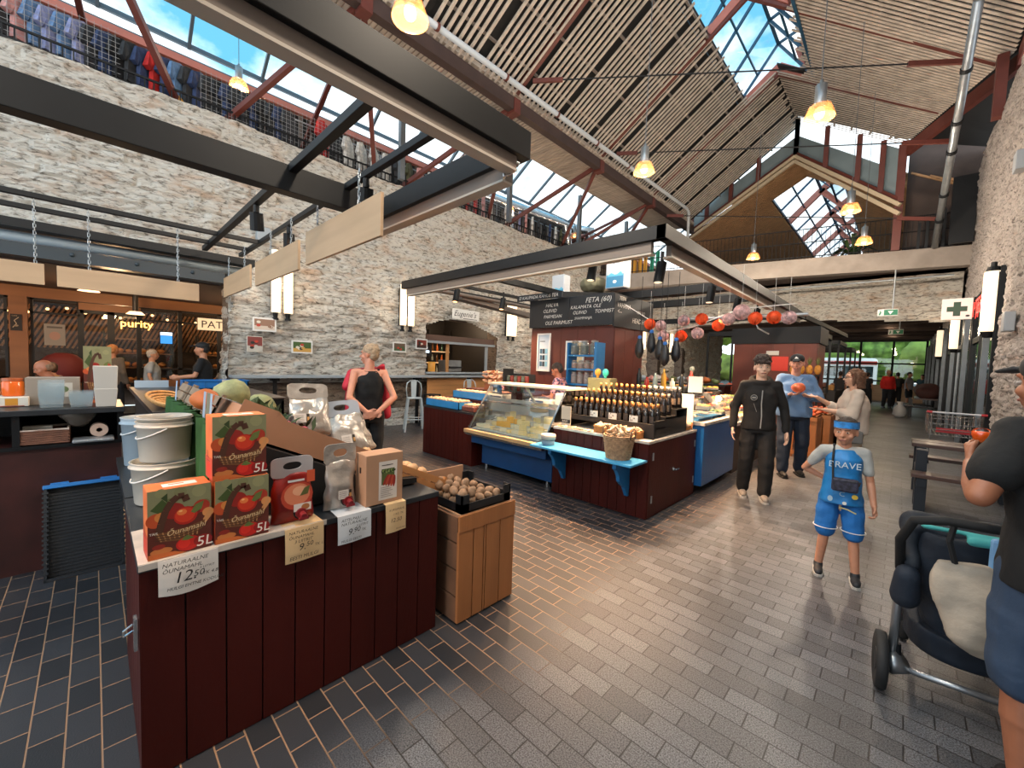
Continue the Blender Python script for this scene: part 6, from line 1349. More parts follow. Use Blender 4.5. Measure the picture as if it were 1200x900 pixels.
# ================================================================ CHEESE STALL GOODS
M_ch = [mat('cheese_a', '#d8bf86', .5, var=.08), mat('cheese_b', '#cfc3a4', .5), mat('cheese_c', '#d39a34', .45), mat('cheese_d', '#b9a68a', .6, var=.2, scale=12)]
random.seed(11)
def dz(y): return .60+(y-3.86)*.2
cols = ['pale yellow', 'creamy white', 'orange', 'grey rinded']
row_names = ['front', 'second', 'third', 'back']
for r_, y in enumerate((3.97, 4.13, 4.30, 4.48)):
    x = -4.48+.03*r_; n = 0
    while x < -3.28:
        k = random.choice([0, 0, 1, 1, 3]) if not (-4.25 < x < -4.0 and r_ in (1, 2)) else 2
        wd = random.uniform(.07, .14); hh = random.uniform(.03, .06)+.012*r_; mb = MB()
        z = dz(y)+.016; s_ = r_+n
        if s_ % 3 == 0: mb.prism([(x, y-.05), (x+wd, y-.03), (x+wd*.85, y+.05), (x, y+.03)], z, z+hh)
        elif s_ % 3 == 1: mb.prism([(x, y-.05), (x+wd, y), (x, y+.05)], z, z+hh*1.2)
        else: mb.cyl((x+wd/2, y, z), (x+wd/2, y, z+hh), wd/2*.95, n=16)
        single(mb, 'cheese', M_ch[k], '%s piece of cheese in the %s row of the display case' % (cols[k], row_names[r_]), 'cheese', 'cheeses, %s row' % row_names[r_], bevel=.004)
        x += wd+.015; n += 1
    mb = MB(); mb.box((-4.5, y-.07, dz(y)-.004), (-3.25, y+.075, dz(y)+.014)); single(mb, 'cheese_board', mat('ice_white', '#b5b8b2', .4), 'white tray under the %s row of cheeses' % row_names[r_], 'tray')
t = thing('round_cheese', 'large round yellow cheese wheel on a white stand in the case', 'cheese', (-3.86, 4.62, .76)); mb = MB(); mb.lathe([(.11, .12), (.135, .13), (.14, .18), (.13, .235), (.08, .25), (0, .25)], n=28); mb.obj('wheel', mat('cheese_wheel', '#d9b56a', .4, var=.1), t, smooth=True); mb = MB(); mb.lathe([(.12, .0), (.15, .01), (.14, .12), (0, .12)], n=28); mb.obj('stand', M_white, t, smooth=True)
mb = MB(); mb.lathe([(0, 0), (.05, 0), (.05, .004), (0, .004)], (0, 0, .251), n=14); mb.obj('label', mat('label_grey', '#8a8a98'), t)
t = thing('round_cheese', 'half wheel of pale cheese leaning at the right end of the case', 'cheese', (-3.35, 4.3, .7)); mb = MB(); mb.lathe([(.12, 0), (.125, .01), (.125, .17), (.12, .18), (0, .18)], n=24); mb.obj('wheel', M_ch[0], t, smooth=True); mb = MB(); mb.box((-.05, -.13, .03), (.05, -.122, .1)); mb.obj('label', M_paper, t)
for i, (x, z) in enumerate(((-4.2, 1.29), (-3.65, 1.29))): pass
t = thing('shop_scale', 'white and blue weighing scale behind the display case', 'scale', (-4.05, 4.98, .95)); mb = MB(); mb.box((-4.28, 4.85, .93), (-3.85, 5.1, 1.05)); mb.obj('base', M_white, t, world=True, bevel=.02); mb = MB(); mb.box((-4.24, 4.84, .96), (-3.98, 4.849, 1.02)); mb.obj('display', mat('scale_blue', '#28406e', .3), t, world=True); mb = MB(); mb.box((-4.26, 4.87, 1.055), (-3.87, 5.08, 1.07)); mb.obj('pan', M_chrome, t, world=True)
mb = MB(); mb.box((-4.6, 4.82, .0), (-3.1, 5.15, .93)); single(mb, 'rear_worktable', M_white, 'white worktable behind the glass cheese case', 'table', bevel=.01)
mb = MB(); mb.box((-3.78, 4.88, .93), (-3.52, 5.1, 1.16)); single(mb, 'white_tub', M_white, 'plain white tub behind the display case beside the scale', 'tub', bevel=.02)
t = thing('price_stand', 'small grey price stand at the right end of the cheese case', 'price card', (-3.06, 4.12, .83)); mb = MB(); mb.box((-3.06, 4.1, .83), (-2.92, 4.115, 1.08)); mb.obj('card', mat('grey_card2', '#a8a498', .5), t, world=True); a = Art((-3.06, 4.0995, .83), (1, 0, 0), (0, 0, 1)); a.rect(0, .04, .14, .085, '#14161a').text('JUUST', .02, .052, .032, '#e0ddd5'); a.done('label', t)
# grey tub on shelf, candy basket
t = thing('round_tub', 'grey and white round tub at the left end of the light blue shelf', 'tub', (-2.97, 3.74, .64)); mb = MB(); mb.lathe([(.07, 0), (.075, .005), (.078, .075), (.0, .076)], n=24); mb.obj('tub_body', mat('tub_grey', '#6f8594', .35), t, smooth=True); mb = MB(); mb.lathe([(.085, .07), (.09, .11), (.085, .13), (.06, .125), (0, .1)], n=20); mb.obj('liner', mat('liner', '#b8a89c', .6), t, smooth=True)
def wicker_round(t, r0, r1, h_, m_, rows=16, c=(0, 0, 0)):
    mb = MB()
    for k in range(rows):
        f = (k+.5)/rows; r = r0+(r1-r0)*f; z = h_*f; n = 44
        mb.tube([(c[0]+(r+.005*(1 if (i+k) % 2 else -1))*math.cos(2*PI*i/n), c[1]+(r+.005*(1 if (i+k) % 2 else -1))*math.sin(2*PI*i/n), c[2]+z) for i in range(n+1)], h_/rows*.56, n=5, caps=False)
    mb.lathe([(0, .01), (r0*.97, .01), (r1*.95, h_*.9)], c, n=24); return mb
t = thing('wicker_basket', 'tall round woven basket full of wrapped sweets on the light blue shelf', 'basket', (-2.08, 3.80, .64)); wicker_round(t, .115, .155, .25, None).obj('weave', mat('straw', '#9a7a5c', .75, var=.35, scale=30, bump=.5, bscale=60), t, smooth=True)
for s_ in (-1, 1): mb = MB(); mb.tube([(s_*.155, -.05, .22), (s_*.165, -.045, .3), (s_*.165, 0, .33), (s_*.165, .045, .3), (s_*.155, .05, .22)], .007, n=6); mb.obj('handle', mat('straw_dark', '#5b4636', .7), t, smooth=True)
M_sw = mat('wrapped_sweets', '#c9ad8c', .4, var=.35, scale=18, bump=.5, bscale=50)
def sweets(lb, grp, pts, s_=.03, m_=M_sw, name='wrapped_sweet', cat='sweet'):
    meshes = []
    for k in range(3):
        mb = MB(); mb.cbox((0, 0, 0), (s_*2.4, s_*1.3, s_*.7)); mb.add([(s_*1.2, -s_*.6, 0), (s_*1.2, s_*.6, 0), (s_*1.9, s_*.8, s_*.3), (s_*1.9, -s_*.8, -s_*.2)], [(0, 1, 2, 3)]); mb.add([(-s_*1.2, -s_*.6, 0), (-s_*1.2, s_*.6, 0), (-s_*1.9, s_*.8, -s_*.3), (-s_*1.9, -s_*.8, s_*.2)], [(0, 1, 2, 3)])
        meshes.append(mb.mesh(name, m_))
    for i, p in enumerate(pts):
        o = bpy.data.objects.new(name, meshes[i % 3]); COL.objects.link(o); o.location = p; o.rotation_euler = (random.uniform(-.6, .6), random.uniform(-.6, .6), random.random()*6); tag(o, lb, cat, grp)
sweets('sweet in a pale twisted wrapper heaped in the tall woven basket', 'sweets in the woven basket', [(-2.08+.12*math.cos(i*2.4)*math.sqrt((i % 20)/20), 3.80+.12*math.sin(i*2.4)*math.sqrt((i % 20)/20), .88+.03*(1-math.sqrt((i % 20)/20))*2+.022*(i//20)) for i in range(56)], .021)
t = thing('wicker_tray', 'long flat basket of wafer packets on the counter behind the woven basket', 'basket', (-2.02, 4.2, .83)); wicker_box(t, -2.52, -1.96, 4.01, 4.11, .835, .905, mat('straw_light', '#b5783f', .7, var=.3, scale=25), mat('straw_light', '#b5783f'))
sweets('pale wafer packet in the long flat basket', 'wafer packets in the flat basket', [(-2.48+.03*(i % 17), 4.03+.03*(i//17), .905+.012*(i % 3)) for i in range(51)], .022)
sweets('small wrapped sweet strewn on the worn white countertop', 'sweets strewn on the countertop', [(-3.02+.035*(i % 14), 4.0+.03*(i//14)+random.uniform(0, .01), .842) for i in range(28)], .014)
# bottle rack
t = thing('bottle_crate', 'black stepped crate holding rows of dark bottles', 'crate', (-2.45, 4.6, .83)); mb = MB(); X0, X1 = -3.0, -1.86
mb.box((X0, 4.14, .835), (X0+.02, 5.05, 1.0)); mb.box((X1-.02, 4.14, .835), (X1, 5.05, 1.02)); mb.box((X0, 4.14, .93), (X1, 4.16, .99)); mb.box((X0, 4.16, .93), (X1, 4.42, .945)); mb.box((X0, 4.42, .93), (X1, 4.43, 1.05)); mb.box((X0, 4.43, 1.04), (X1, 4.72, 1.05)); mb.box((X0, 4.72, 1.04), (X1, 4.73, 1.12)); mb.box((X0, 4.73, 1.11), (X1, 5.05, 1.12)); mb.box((X0, 5.03, .835), (X1, 5.05, 1.11)); mb.box((X1-.3, 4.12, .835), (X1+.01, 4.14, .99)); mb.obj('crate_body', mat('crate_ink', '#17130f', .55), t, world=True)
def bottle_proto(capcol, labcol, h_=.25):
    t = thing('dark_bottle', 'x', 'bottle', (0, 0, 0)); s_ = h_/.25
    mb = MB(); mb.lathe([(.030*s_, 0), (.033*s_, .006), (.033*s_, .145*s_), (.028*s_, .165*s_), (.013*s_, .2*s_), (.012*s_, .225*s_)], n=14); mb.obj('glass', mat('bottle_black', '#120c08', .08, spec=.8), t, smooth=True)
    mb = MB(); mb.lathe([(.0145*s_, .205*s_), (.0145*s_, .25*s_), (0, .251*s_)], n=12); mb.obj('cap', mat('cap_'+capcol, capcol, .35), t, smooth=True)
    mb = MB(); n = 10; q = []
    for i in range(n+1): a = -PI/2+(-.9+1.8*i/n); q.append((.0338*s_*math.cos(a), .0338*s_*math.sin(a)))
    mb.add([(x, y, .045*s_) for x, y in q]+[(x, y, .12*s_) for x, y in q], [(i, i+1, n+2+i, n+1+i) for i in range(n)]); mb.obj('label', mat('blabel_'+labcol, labcol, .6, var=.5, scale=60), t)
    return t
pa = bottle_proto('#a8703a', '#3a302a'); pb = bottle_proto('#b9a898', '#6b5a4a'); used = {}
for r_, (y0, z, lb) in enumerate(((4.22, .947, 'front'), (4.34, .947, 'front'), (4.5, 1.052, 'middle'), (4.62, 1.052, 'middle'), (4.8, 1.122, 'back'), (4.93, 1.122, 'back'))):
    for i in range(14):
        x = -2.93+.078*i
        pr, nm = (pb, 'silver') if (i >= 9 and r_ > 2) else (pa, 'orange')
        l_ = 'dark glass bottle with %s cap in the %s step of the black crate' % (nm, lb); loc = (x, y0, z)
        if pr.name not in used: used[pr.name] = 1; pr.location = loc; pr['label'] = l_; pr['group'] = '%s capped bottles, %s step' % (nm, lb)
        else: dup(pr, loc, (i*.7+r_) % .5-.25, l_, '%s capped bottles, %s step' % (nm, lb))
for i, (x, y, lb) in enumerate(((-2.62, 4.185, 'left'), (-2.36, 4.17, 'middle'), (-2.1, 4.17, 'right'))):
    t = thing('price_card', 'small %s printed price card before the dark bottles' % lb, 'price card', (x, y, .99)); mb = MB(); mb.box((x-.05, y-.03, .99), (x+.05, y-.025, 1.06)); mb.obj('card', M_paper, t, world=True); a = Art((x-.05, y-.031, .99), (1, 0, 0), (0, 0, 1), step=.0002)
    for k in range(7): a.rect(.01+.012*(k % 5), .012+.022*(k//3), .018+.012*(k % 5), .026+.022*(k//3), ['#2a2622', '#7a6a5a'][k % 2])
    a.done('print', t)
# olive tin with toothbrush-like flags
t = thing('olive_tin', 'olive green tin behind the dark bottles by the blue shelf', 'tin', (-3.22, 5.2, .93)); mb = MB(); mb.box((-3.38, 5.15, .93), (-3.0, 5.35, 1.42)); mb.obj('tin_body', mat('olive_tin', '#6f7152', .4), t, world=True, bevel=.01); mb = MB(); mb.box((-3.34, 5.12, 1.2), (-3.04, 5.149, 1.22)); mb.obj('print', mat('tin_print', '#3c3f2a'), t, world=True)
mb = MB(); mb.box((-3.45, 5.1, 0), (-2.7, 5.34, .93)); single(mb, 'rear_cabinet', M_maroon, 'maroon cabinet carrying the olive green tin', 'cabinet')
for x, c, nm in ((-3.27, '#d89a3c', 'yellow'), (-3.14, '#3fc4b4', 'turquoise')):
    mb = MB(); mb.ell((x, 5.25, 1.5), (.05, .04, .06)); mb.cyl((x, 5.25, 1.42), (x, 5.25, 1.46), .02); single(mb, 'toy_top', mat('toy_'+nm, c, .4), 'small %s plastic figure on the olive tin' % nm, 'ornament', smooth=True)
# blue pastry trays
M_trayb = mat('tray_blue', '#2a7fb8', .45, var=.1, scale=6); M_pastry = mat('pastry', '#d6ad86', .55, var=.25, scale=25, bump=.6, bscale=50)
def ptray(lb, x0, x1, y0, y1, z, h_, tilt=0):
    t = thing('pastry_tray', lb, 'tray', ((x0+x1)/2, (y0+y1)/2, z)); mb = MB(); th = .012
    for b0, b1 in (((x0, y0, z), (x1, y0+th, z+h_)), ((x0, y1-th, z), (x1, y1, z+h_)), ((x0, y0, z), (x0+th, y1, z+h_)), ((x1-th, y0, z), (x1, y1, z+h_)), ((x0, y0, z), (x1, y1, z+.01))): mb.box(b0, b1)
    mb.obj('tray_body', M_trayb, t, world=True)
ptray('front bright blue tray of pastries at the left counter end', -5.88, -4.98, 3.98, 4.26, .825, .12)
ptray('rear bright blue tray of pastries on the raised step', -5.6, -4.7, 4.34, 4.6, .97, .12)
mb = MB(); mb.box((-5.85, 4.3, .822), (-4.66, 4.61, .966)); single(mb, 'riser_block', M_maroon, 'maroon riser under the rear blue pastry tray', 'riser')
def pastries(lb, grp, pts, r=.042):
    ms = []
    for k in range(3): mb = MB(); blob(mb, (0, 0, 0), (r*1.15, r*.7, r*.48), 10, 7, .35); ms.append(mb.mesh('pastry', M_pastry, True))
    for i, p in enumerate(pts): o = bpy.data.objects.new('pastry', ms[i % 3]); COL.objects.link(o); o.location = p; o.rotation_euler = (random.uniform(-.1, .1), random.uniform(-.1, .1), random.uniform(-.2, .2)); tag(o, lb, 'pastry', grp)
pastries('wrapped pastry heaped in the front blue tray', 'pastries in the front blue tray', [(-5.81+.108*(i % 8)+.02*((i//8) % 2), 4.02+.066*((i//8) % 4), .905+.048*(i//32)) for i in range(64)])
pastries('wrapped pastry heaped in the rear blue tray', 'pastries in the rear blue tray', [(-5.53+.108*(i % 8)+.02*((i//8) % 2), 4.39+.07*((i//8) % 3), 1.05+.048*(i//24)) for i in range(48)])
mb = MB(); mb.box((-4.93, 4.0, .825), (-4.64, 4.25, .9)); single(mb, 'biscuit_box', mat('dark_biscuits', '#6b3a30', .5, var=.6, scale=40), 'dark and pink biscuit box right of the front blue tray', 'box', bevel=.01)
pastries('bagged biscuit on the dark biscuit box', 'biscuits on the dark box', [(-4.87+.09*(i % 3), 4.04+.06*(i//3), .922) for i in range(12)], .034)
t = thing('sweet_box', 'small brown box spilling wrapped snacks above the rear tray', 'box', (-5.0, 4.9, .97)); mb = MB(); mb.box((-5.3, 4.8, 1.12), (-4.85, 5.05, 1.22)); mb.obj('box_body', mat('box_brown', '#8a4f30'), t, world=True)
mb = MB(); mb.box((-5.7, 4.66, 0), (-4.7, 5.15, 1.12)); single(mb, 'rear_counter', M_maroon, 'maroon counter behind the pastry trays', 'counter')
sweets('puffed snack bag piled on the small brown box', 'snack bags on the brown box', [(-5.3+.125*(i % 4), 4.83+.085*((i//4) % 3), 1.27+.075*(i//12)) for i in range(30)], .043, mat('snack_bag', '#cf9e7c', .35, var=.4, scale=12), 'snack_bag', 'snack bag')
t = thing('display_rack', 'dark wire rack of small jars beside the seller', 'rack', (-4.6, 4.98, 1.12)); mb = MB(); mb.box((-4.82, 4.78, 1.12), (-4.8, 5.02, 1.5)); mb.box((-4.82, 5.0, 1.12), (-4.3, 5.02, 1.42)); mb.box((-4.82, 4.78, 1.12), (-4.3, 5.02, 1.135)); mb.box((-4.82, 4.78, 1.27), (-4.3, 5.02, 1.28)); mb.obj('rack_frame', M_rubber, t, world=True)
for r_, z in enumerate((1.136, 1.282)):
    for i in range(6):
        nm = 'jam%d' % (i % 2)
        if nm not in MATS: mb = MB(); mb.lathe([(.033, 0), (.036, .01), (.036, .075), (.03, .085), (.033, .088), (.033, .105), (0, .106)], n=12); MATS[nm] = mb.mesh('small_jar', mat('jam_'+nm, ['#4a5148', '#6b2a24'][i % 2], .2), True)
        o = bpy.data.objects.new('small_jar', MATS[nm]); COL.objects.link(o); o.location = (-4.76+.083*i, 4.86, z); tag(o, '%s small jar on the %s level of the dark wire rack' % (['grey', 'red'][i % 2], ['lower', 'upper'][r_]), 'jar', 'small jars on the wire rack, %s level' % ['lower', 'upper'][r_])

# hanging black wineskins
for i, (x, y, z, lb) in enumerate(((-2.75, 5.5, 1.72, 'single black leather flask hanging left of the others'), (-2.60, 5.55, 1.80, 'thin black flask hanging behind the single one'), (-2.33, 5.4, 1.62, 'frontmost black flask of the hanging bunch'), (-2.22, 5.5, 1.68, 'right black flask of the hanging bunch'), (-2.45, 5.5, 1.70, 'left black flask of the hanging bunch'))):
    t = thing('leather_flask', lb, 'hanging flask', (x, y, z)); mb = MB(); mb.lathe([(.0, 0), (.045, .03), (.068, .1), (.058, .2), (.03, .29), (.018, .34)], n=16, sy=.6); mb.obj('flask_body', mat('black_leather', '#121317', .35), t, smooth=True)
    mb = MB(); mb.ell((0, 0, .31), (.03, .025, .03)); mb.obj('blue_cap', mat('cap_blue', '#2f6fc0', .4), t, smooth=True); mb = MB(); mb.cyl((0, 0, .33), (0, 0, 2.9-z), .004, n=6); mb.obj('cord', M_rubber, t)
# paper pompoms
PM = [(-2.63, 6.0, 2.08, 0), (-2.33, 6.0, 2.30, 0), (-2.36, 6.0, 2.075, 1), (-2.125, 6.0, 2.11, 0), (-2.08, 6.0, 2.31, 1), (-1.93, 6.25, 2.235, 1), (-1.73, 6.0, 2.29, 0), (-1.575, 6.0, 2.375, 0), (-1.41, 6.0, 2.285, 1), (-1.2, 6.0, 2.285, 1), (-1.04, 6.0, 2.275, 0), (-2.8, 5.9, 2.26, 1), (-2.72, 6.1, 2.25, 0)]
pp = {}
M_pp = [mat('pink_spotted_paper', '#c9a8a6', .7, var=.5, scale=26), mat('orange_paper', '#dd5a28', .7, var=.25, scale=12)]
names = ['leftmost low', 'upper left', 'orange low left', 'low', 'upper', 'central large', 'above the central orange', 'highest and largest', 'orange right of the largest', 'second orange from the right', 'rightmost', 'orange one beside the flasks', 'pink one beside the flasks']
for i, (x, y, z, k) in enumerate(PM):
    lb = '%s paper pompom over the stall, %s one' % (['pink spotted', 'orange'][k], ['lower left, by the chalkboard,', 'high left', 'lowest orange', 'lower middle', 'high middle orange', 'large low orange', 'pale middle', 'highest', 'orange right of the highest', 'second last', 'rightmost', 'orange beside the black flasks', 'pink beside the black flasks'][i].replace('one ', ''))
    if k not in pp:
        t = pp[k] = thing('paper_pompom', lb, 'paper pompom', (x, y, z), group='paper pompoms over the stall')
        mb = MB()
        for q in range(12):
            a = PI*q/12; n = 14
            mb.add([(math.cos(a)*.085*math.cos(2*PI*j/n), math.sin(a)*.085*math.cos(2*PI*j/n), .085*math.sin(2*PI*j/n)) for j in range(n)], [tuple(range(n))])
        mb.ell((0, 0, 0), .07, 14, 9); mb.obj('paper_ball', M_pp[k], t); mb = MB(); mb.cyl((0, 0, .08), (0, 0, .5), .002, n=4); mb.obj('thread', M_white, t)
    else:
        d = dup(pp[k], (x, y, z), i*.4, lb); 
        if i == 7: d.scale = (1.25,)*3
mb = MB(); mb.tube([(-3.6, 6.6, 2.7), (-2.6, 6.1, 2.16), (-2.2, 6.0, 2.2), (-1.6, 6.0, 2.42), (-1.0, 6.05, 2.45), (-1.0, 8.5, 2.7)], .006, n=5); single(mb, 'pompom_cord', M_white, 'pale cord strung along the paper pompoms', 'cord')
mb = MB(); mb.cyl((-3.4, 8.5, 2.62), (-1.2, 8.5, 2.6), .03); single(mb, 'awning_roller', M_galv, 'grey awning tube behind the paper pompoms', 'tube')
mb = MB(); mb.tube([(-2.0, 8.3, 2.6), (-1.85, 8.1, 2.35), (-1.7, 8.2, 2.25)], .012, n=6); single(mb, 'crank_hook', M_galv, 'small bent awning crank hanging from the grey tube', 'hook')
# ================================================================ GOODS ON THE BLUE COUNTER AND THE STALLS BEHIND
random.seed(5)
M_tile = mat('blue_tray', '#2a78b0', .4)
for i, (x0, x1, y0, y1, lb) in enumerate(((-2.3, -1.85, 5.45, 5.9, 'near flat blue tray of dried fish under the glass screen'), (-2.3, -1.85, 6.0, 6.55, 'far flat blue tray of dried fish under the glass screen'))):
    t = thing('fish_tray', lb, 'tray', ((x0+x1)/2, (y0+y1)/2, .921)); mb = MB(); mb.box((x0, y0, .921), (x1, y1, .93)); mb.box((x0, y0, .921), (x0+.01, y1, .95)); mb.box((x1-.01, y0, .921), (x1, y1, .95)); mb.obj('tray_body', M_tile, t, world=True)
    ms = []
    for k in range(8):
        mb = MB(); mb.ell((0, 0, 0), (.09, .022, .012), 10, 6); mb.add([(.085, 0, 0), (.12, .025, 0), (.115, 0, 0), (.12, -.025, 0)], [(0, 1, 2, 3)]); o = single(mb, 'dried_fish', mat('fish', '#b09a84', .4, var=.4, scale=25), 'dried fish laid on the %s blue tray' % ('near' if i == 0 else 'far'), 'fish', 'dried fish, %s tray' % ('near' if i == 0 else 'far'), smooth=True); o.location = (x0+.22+random.uniform(-.08, .08), y0+.05+(y1-y0-.1)*k/8, .945); o.rotation_euler = (0, 0, random.uniform(-.6, .6))
t = thing('price_stand', 'white upright price stand with an orange foot beside the dark bottles', 'price card', (-1.9, 5.2, .83)); mb = MB(); mb.box((-2.0, 5.2, .84), (-1.84, 5.21, 1.28)); mb.obj('card', M_white, t, world=True); mb = MB(); mb.box((-2.0, 5.195, .84), (-1.84, 5.2, .93)); mb.obj('orange_foot', mat('orange_card', '#cf7a3a'), t, world=True)
mb = MB(); mb.box((-2.03, 5.5, 1.29), (-1.85, 5.52, 1.5)); single(mb, 'paper_note', M_paper, 'white paper note standing on the glass screen', 'paper')
t = thing('vase', 'small black vase with a white flower on the glass screen', 'vase', (-2.1, 5.75, 1.29)); mb = MB(); mb.lathe([(.035, 0), (.04, .05), (.03, .14), (.02, .18)], n=14); mb.obj('vase_body', M_rubber, t, smooth=True); mb = MB(); mb.cyl((0, 0, .15), (.02, 0, .28), .004, n=5); blob(mb, (.02, 0, .31), .035); mb.obj('flower', mat('white_flower', '#c9c4a8'), t, smooth=True)
t = thing('hand_basket', 'shallow basket of packets at the corner by the blue counter', 'basket', (-1.98, 5.18, .83)); mb = wicker_round(t, .1, .13, .06, None, rows=6); mb.obj('weave', mat('straw_light', '#b5783f'), t, smooth=True); mb = MB(); blob(mb, (0, 0, .06), (.11, .11, .05), 14, 8, .6); mb.obj('packets', mat('packets', '#c9ab90', .4, var=.5, scale=30), t, smooth=True)
# long produce stall: tiers of punnets, each punnet a thing with its fruit
M_t = mat('stall_cloth', '#3b2a22', .7)
for (x0, x1, y0, y1, h_, lb) in ((-4.7, -2.75, 7.9, 9.6, .85, 'produce table in the middle of the far stall'), (-2.6, -1.75, 6.8, 9.3, .8, 'produce table along the aisle beyond the blue counter')):
    t = thing('market_table', lb, 'table', ((x0+x1)/2, (y0+y1)/2, 0)); mb = MB(); mb.box((x0, y0, h_-.05), (x1, y1, h_)); mb.obj('tabletop', M_topw, t, world=True); mb = MB(); mb.box((x0+.05, y0+.05, 0), (x1-.05, y1-.05, h_-.05)); mb.obj('skirt', M_t, t, world=True)
PC = [('red', '#b5281c'), ('orange', '#d8702a'), ('green', '#5f7a2c'), ('cream', '#cdb896'), ('yellow', '#d3a340'), ('dark purple', '#3c1c28'), ('pink', '#c9837a')]
cnt = {}
def punnet(x, y, z, ci, where, s_=1.0):
    nm, c = PC[ci]
    key = 'pun%d' % ci
    if key not in cnt:
        t = thing('punnet', '', 'punnet of produce', (x, y, z)); mb = MB(); tray_mesh(mb, .2, .16, .06, .004); mb.v = [(a-.1, b-.08, c2) for a, b, c2 in mb.v]; mb.obj('tray', mat('punnet_tray', '#8a8f8c', .5), t)
        mb = MB()
        for i in range(5):
            for j in range(4): blob(mb, (-.075+.0375*i, -.055+.037*j, .055+.012*((i+j) % 2)), .023, 7, 5, .2)
        mb.obj('fruit', mat('fruit_'+nm.replace(' ', '_'), c, .45, var=.35, scale=30), t, smooth=True); cnt[key] = t; t['used'] = 0; del t['used']; r = t
    else: r = dup(cnt[key], (x, y, z), random.uniform(-.1, .1))
    r['label'] = 'punnet of %s produce %s' % (nm, where); r['group'] = '%s punnets %s' % (nm, where); return r
for r_ in range(4):
    y = 8.0+.38*r_; z = .851+.1*r_
    if r_: mb = MB(); mb.box((-4.65, y-.1, .851), (-2.8, y+.28, z-.002)); single(mb, 'riser_block', M_t, 'dark riser under the %s tier of the middle produce table' % ['', 'second', 'third', 'top'][r_], 'riser')
    for i in range(8): punnet(-4.5+.23*i, y+.07, z, (i*2+r_*3+(i//3)) % 7, 'on the %s tier of the middle produce table' % ['lowest', 'second', 'third', 'top'][r_])
for j in range(9):
    y = 6.95+.26*j
    for i in range(4):
        z = .801+.07*i*(1)
        punnet(-1.88-.21*i, y, z if i else .801, (j*3+i*2) % 7, 'on the aisle produce table, %s column' % ['outer', 'second', 'third', 'inner'][i])
for i in range(1, 4): mb = MB(); mb.box((-1.78-.21*i-.2, 6.85, .801), (-1.78-.21*i, 9.15, .799+.07*i)); single(mb, 'riser_block', M_t, 'narrow dark riser under the %s column of the aisle produce table' % ['', 'second', 'third', 'inner'][i], 'riser')
# bottles and boxes standing behind on the stall
for i in range(10):
    x = -3.9+.16*i; c = ['#b58a3a', '#d8cfc0', '#22282a', '#a8342a', '#9aa8a0'][i % 5]
    mb = MB(); h_ = .22+.08*((i*7) % 3); mb.lathe([(.04, 0), (.045, .02), (.045, h_*.65), (.02, h_*.85), (.02, h_), (0, h_)], (x, 7.2, 1.2), n=12); single(mb, 'oil_bottle', mat('oil_'+c[1:], c, .2), '%s bottle on the dark shelf between the stalls' % ['golden', 'white', 'black', 'red', 'pale green'][i % 5], 'bottle', '%s bottles on the dark shelf between the stalls' % ['golden', 'white', 'black', 'red', 'pale green'][i % 5], smooth=True)
t = thing('bottle_shelf', 'dark shelf between the stalls carrying mixed bottles', 'shelf', (-3.1, 7.2, 0)); mb = MB(); mb.box((-4.05, 7.1, 1.17), (-2.3, 7.35, 1.2)); mb.obj('shelf_board', M_cf, t, world=True); mb = MB(); mb.box((-4.05, 7.1, 0), (-4.0, 7.35, 1.17)); mb.box((-2.35, 7.1, 0), (-2.3, 7.35, 1.17)); mb.obj('side_panels', M_cf, t, world=True)
# far meat / bag displays on a raised counter
t = thing('far_counter', 'high far counter heaped with wrapped goods before the stone wall', 'counter', (-4.4, 10.6, 0)); mb = MB(); mb.box((-6.2, 10.4, 0), (-3.0, 10.9, 1.2)); mb.obj('body', M_maroon, t, world=True); mb = MB(); mb.box((-6.22, 10.38, 1.2), (-2.98, 10.92, 1.24)); mb.obj('countertop', M_top, t, world=True)
for i in range(14):
    x = -6.0+.21*i; r = random.uniform(.085, .1)*(1+.0*i); c = ['#c98a80', '#d8cfc8', '#b5602c', '#5f6a3c', '#a8b4c0'][i % 5]; mb = MB(); blob(mb, (0, 0, r*.7), (r, r*.7, r*.8), 12, 8, .6); o = single(mb, 'wrapped_bundle', mat('bundle_'+c[1:], c, .4, var=.3, scale=12), '%s wrapped bundle heaped on the high far counter' % ['pink', 'white', 'orange', 'olive', 'pale blue'][i % 5], 'bundle', '%s bundles on the high far counter' % ['pink', 'white', 'orange', 'olive', 'pale blue'][i % 5], smooth=True); o.location = (x, 10.62, 1.24)
# brown kiosk with red paper and pineapples
t = thing('kiosk', 'orange-brown panelled kiosk behind the man in the blue shirt', 'kiosk', (-2.2, 11.4, 0)); mb = MB(); mb.box((-3.0, 11.0, 0), (-1.35, 12.2, 2.25)); mb.obj('kiosk_wall', M_groove, t, world=True); mb = MB(); planks(mb, (-3.0, 11.0), (-1.35, 11.0), 0, 2.25, 4, nrm=(0, -1, 0)); planks(mb, (-1.35, 11.0), (-1.35, 12.2), 0, 2.25, 3, nrm=(1, 0, 0)); mb.obj('plank_cladding', mat('rust_panel', '#6e3220', .5, var=.15, scale=3), t, world=True)
mb = MB(); mb.box((-3.05, 10.95, 2.25), (-1.3, 12.25, 2.62)); mb.obj('fascia', M_dark, t, world=True)
mb = MB(); mb.box((-2.18, 10.965, 1.62), (-1.86, 10.98, 1.95)); single(mb, 'red_notice', mat('red_paper', '#d83a26', .6), 'square red notice pinned on the brown kiosk', 'notice')
mb = MB(); mb.box((-2.3, 10.96, 1.98), (-2.05, 10.975, 2.08)); single(mb, 'paper_note', M_paper, 'small white paper slip above the red notice', 'paper')
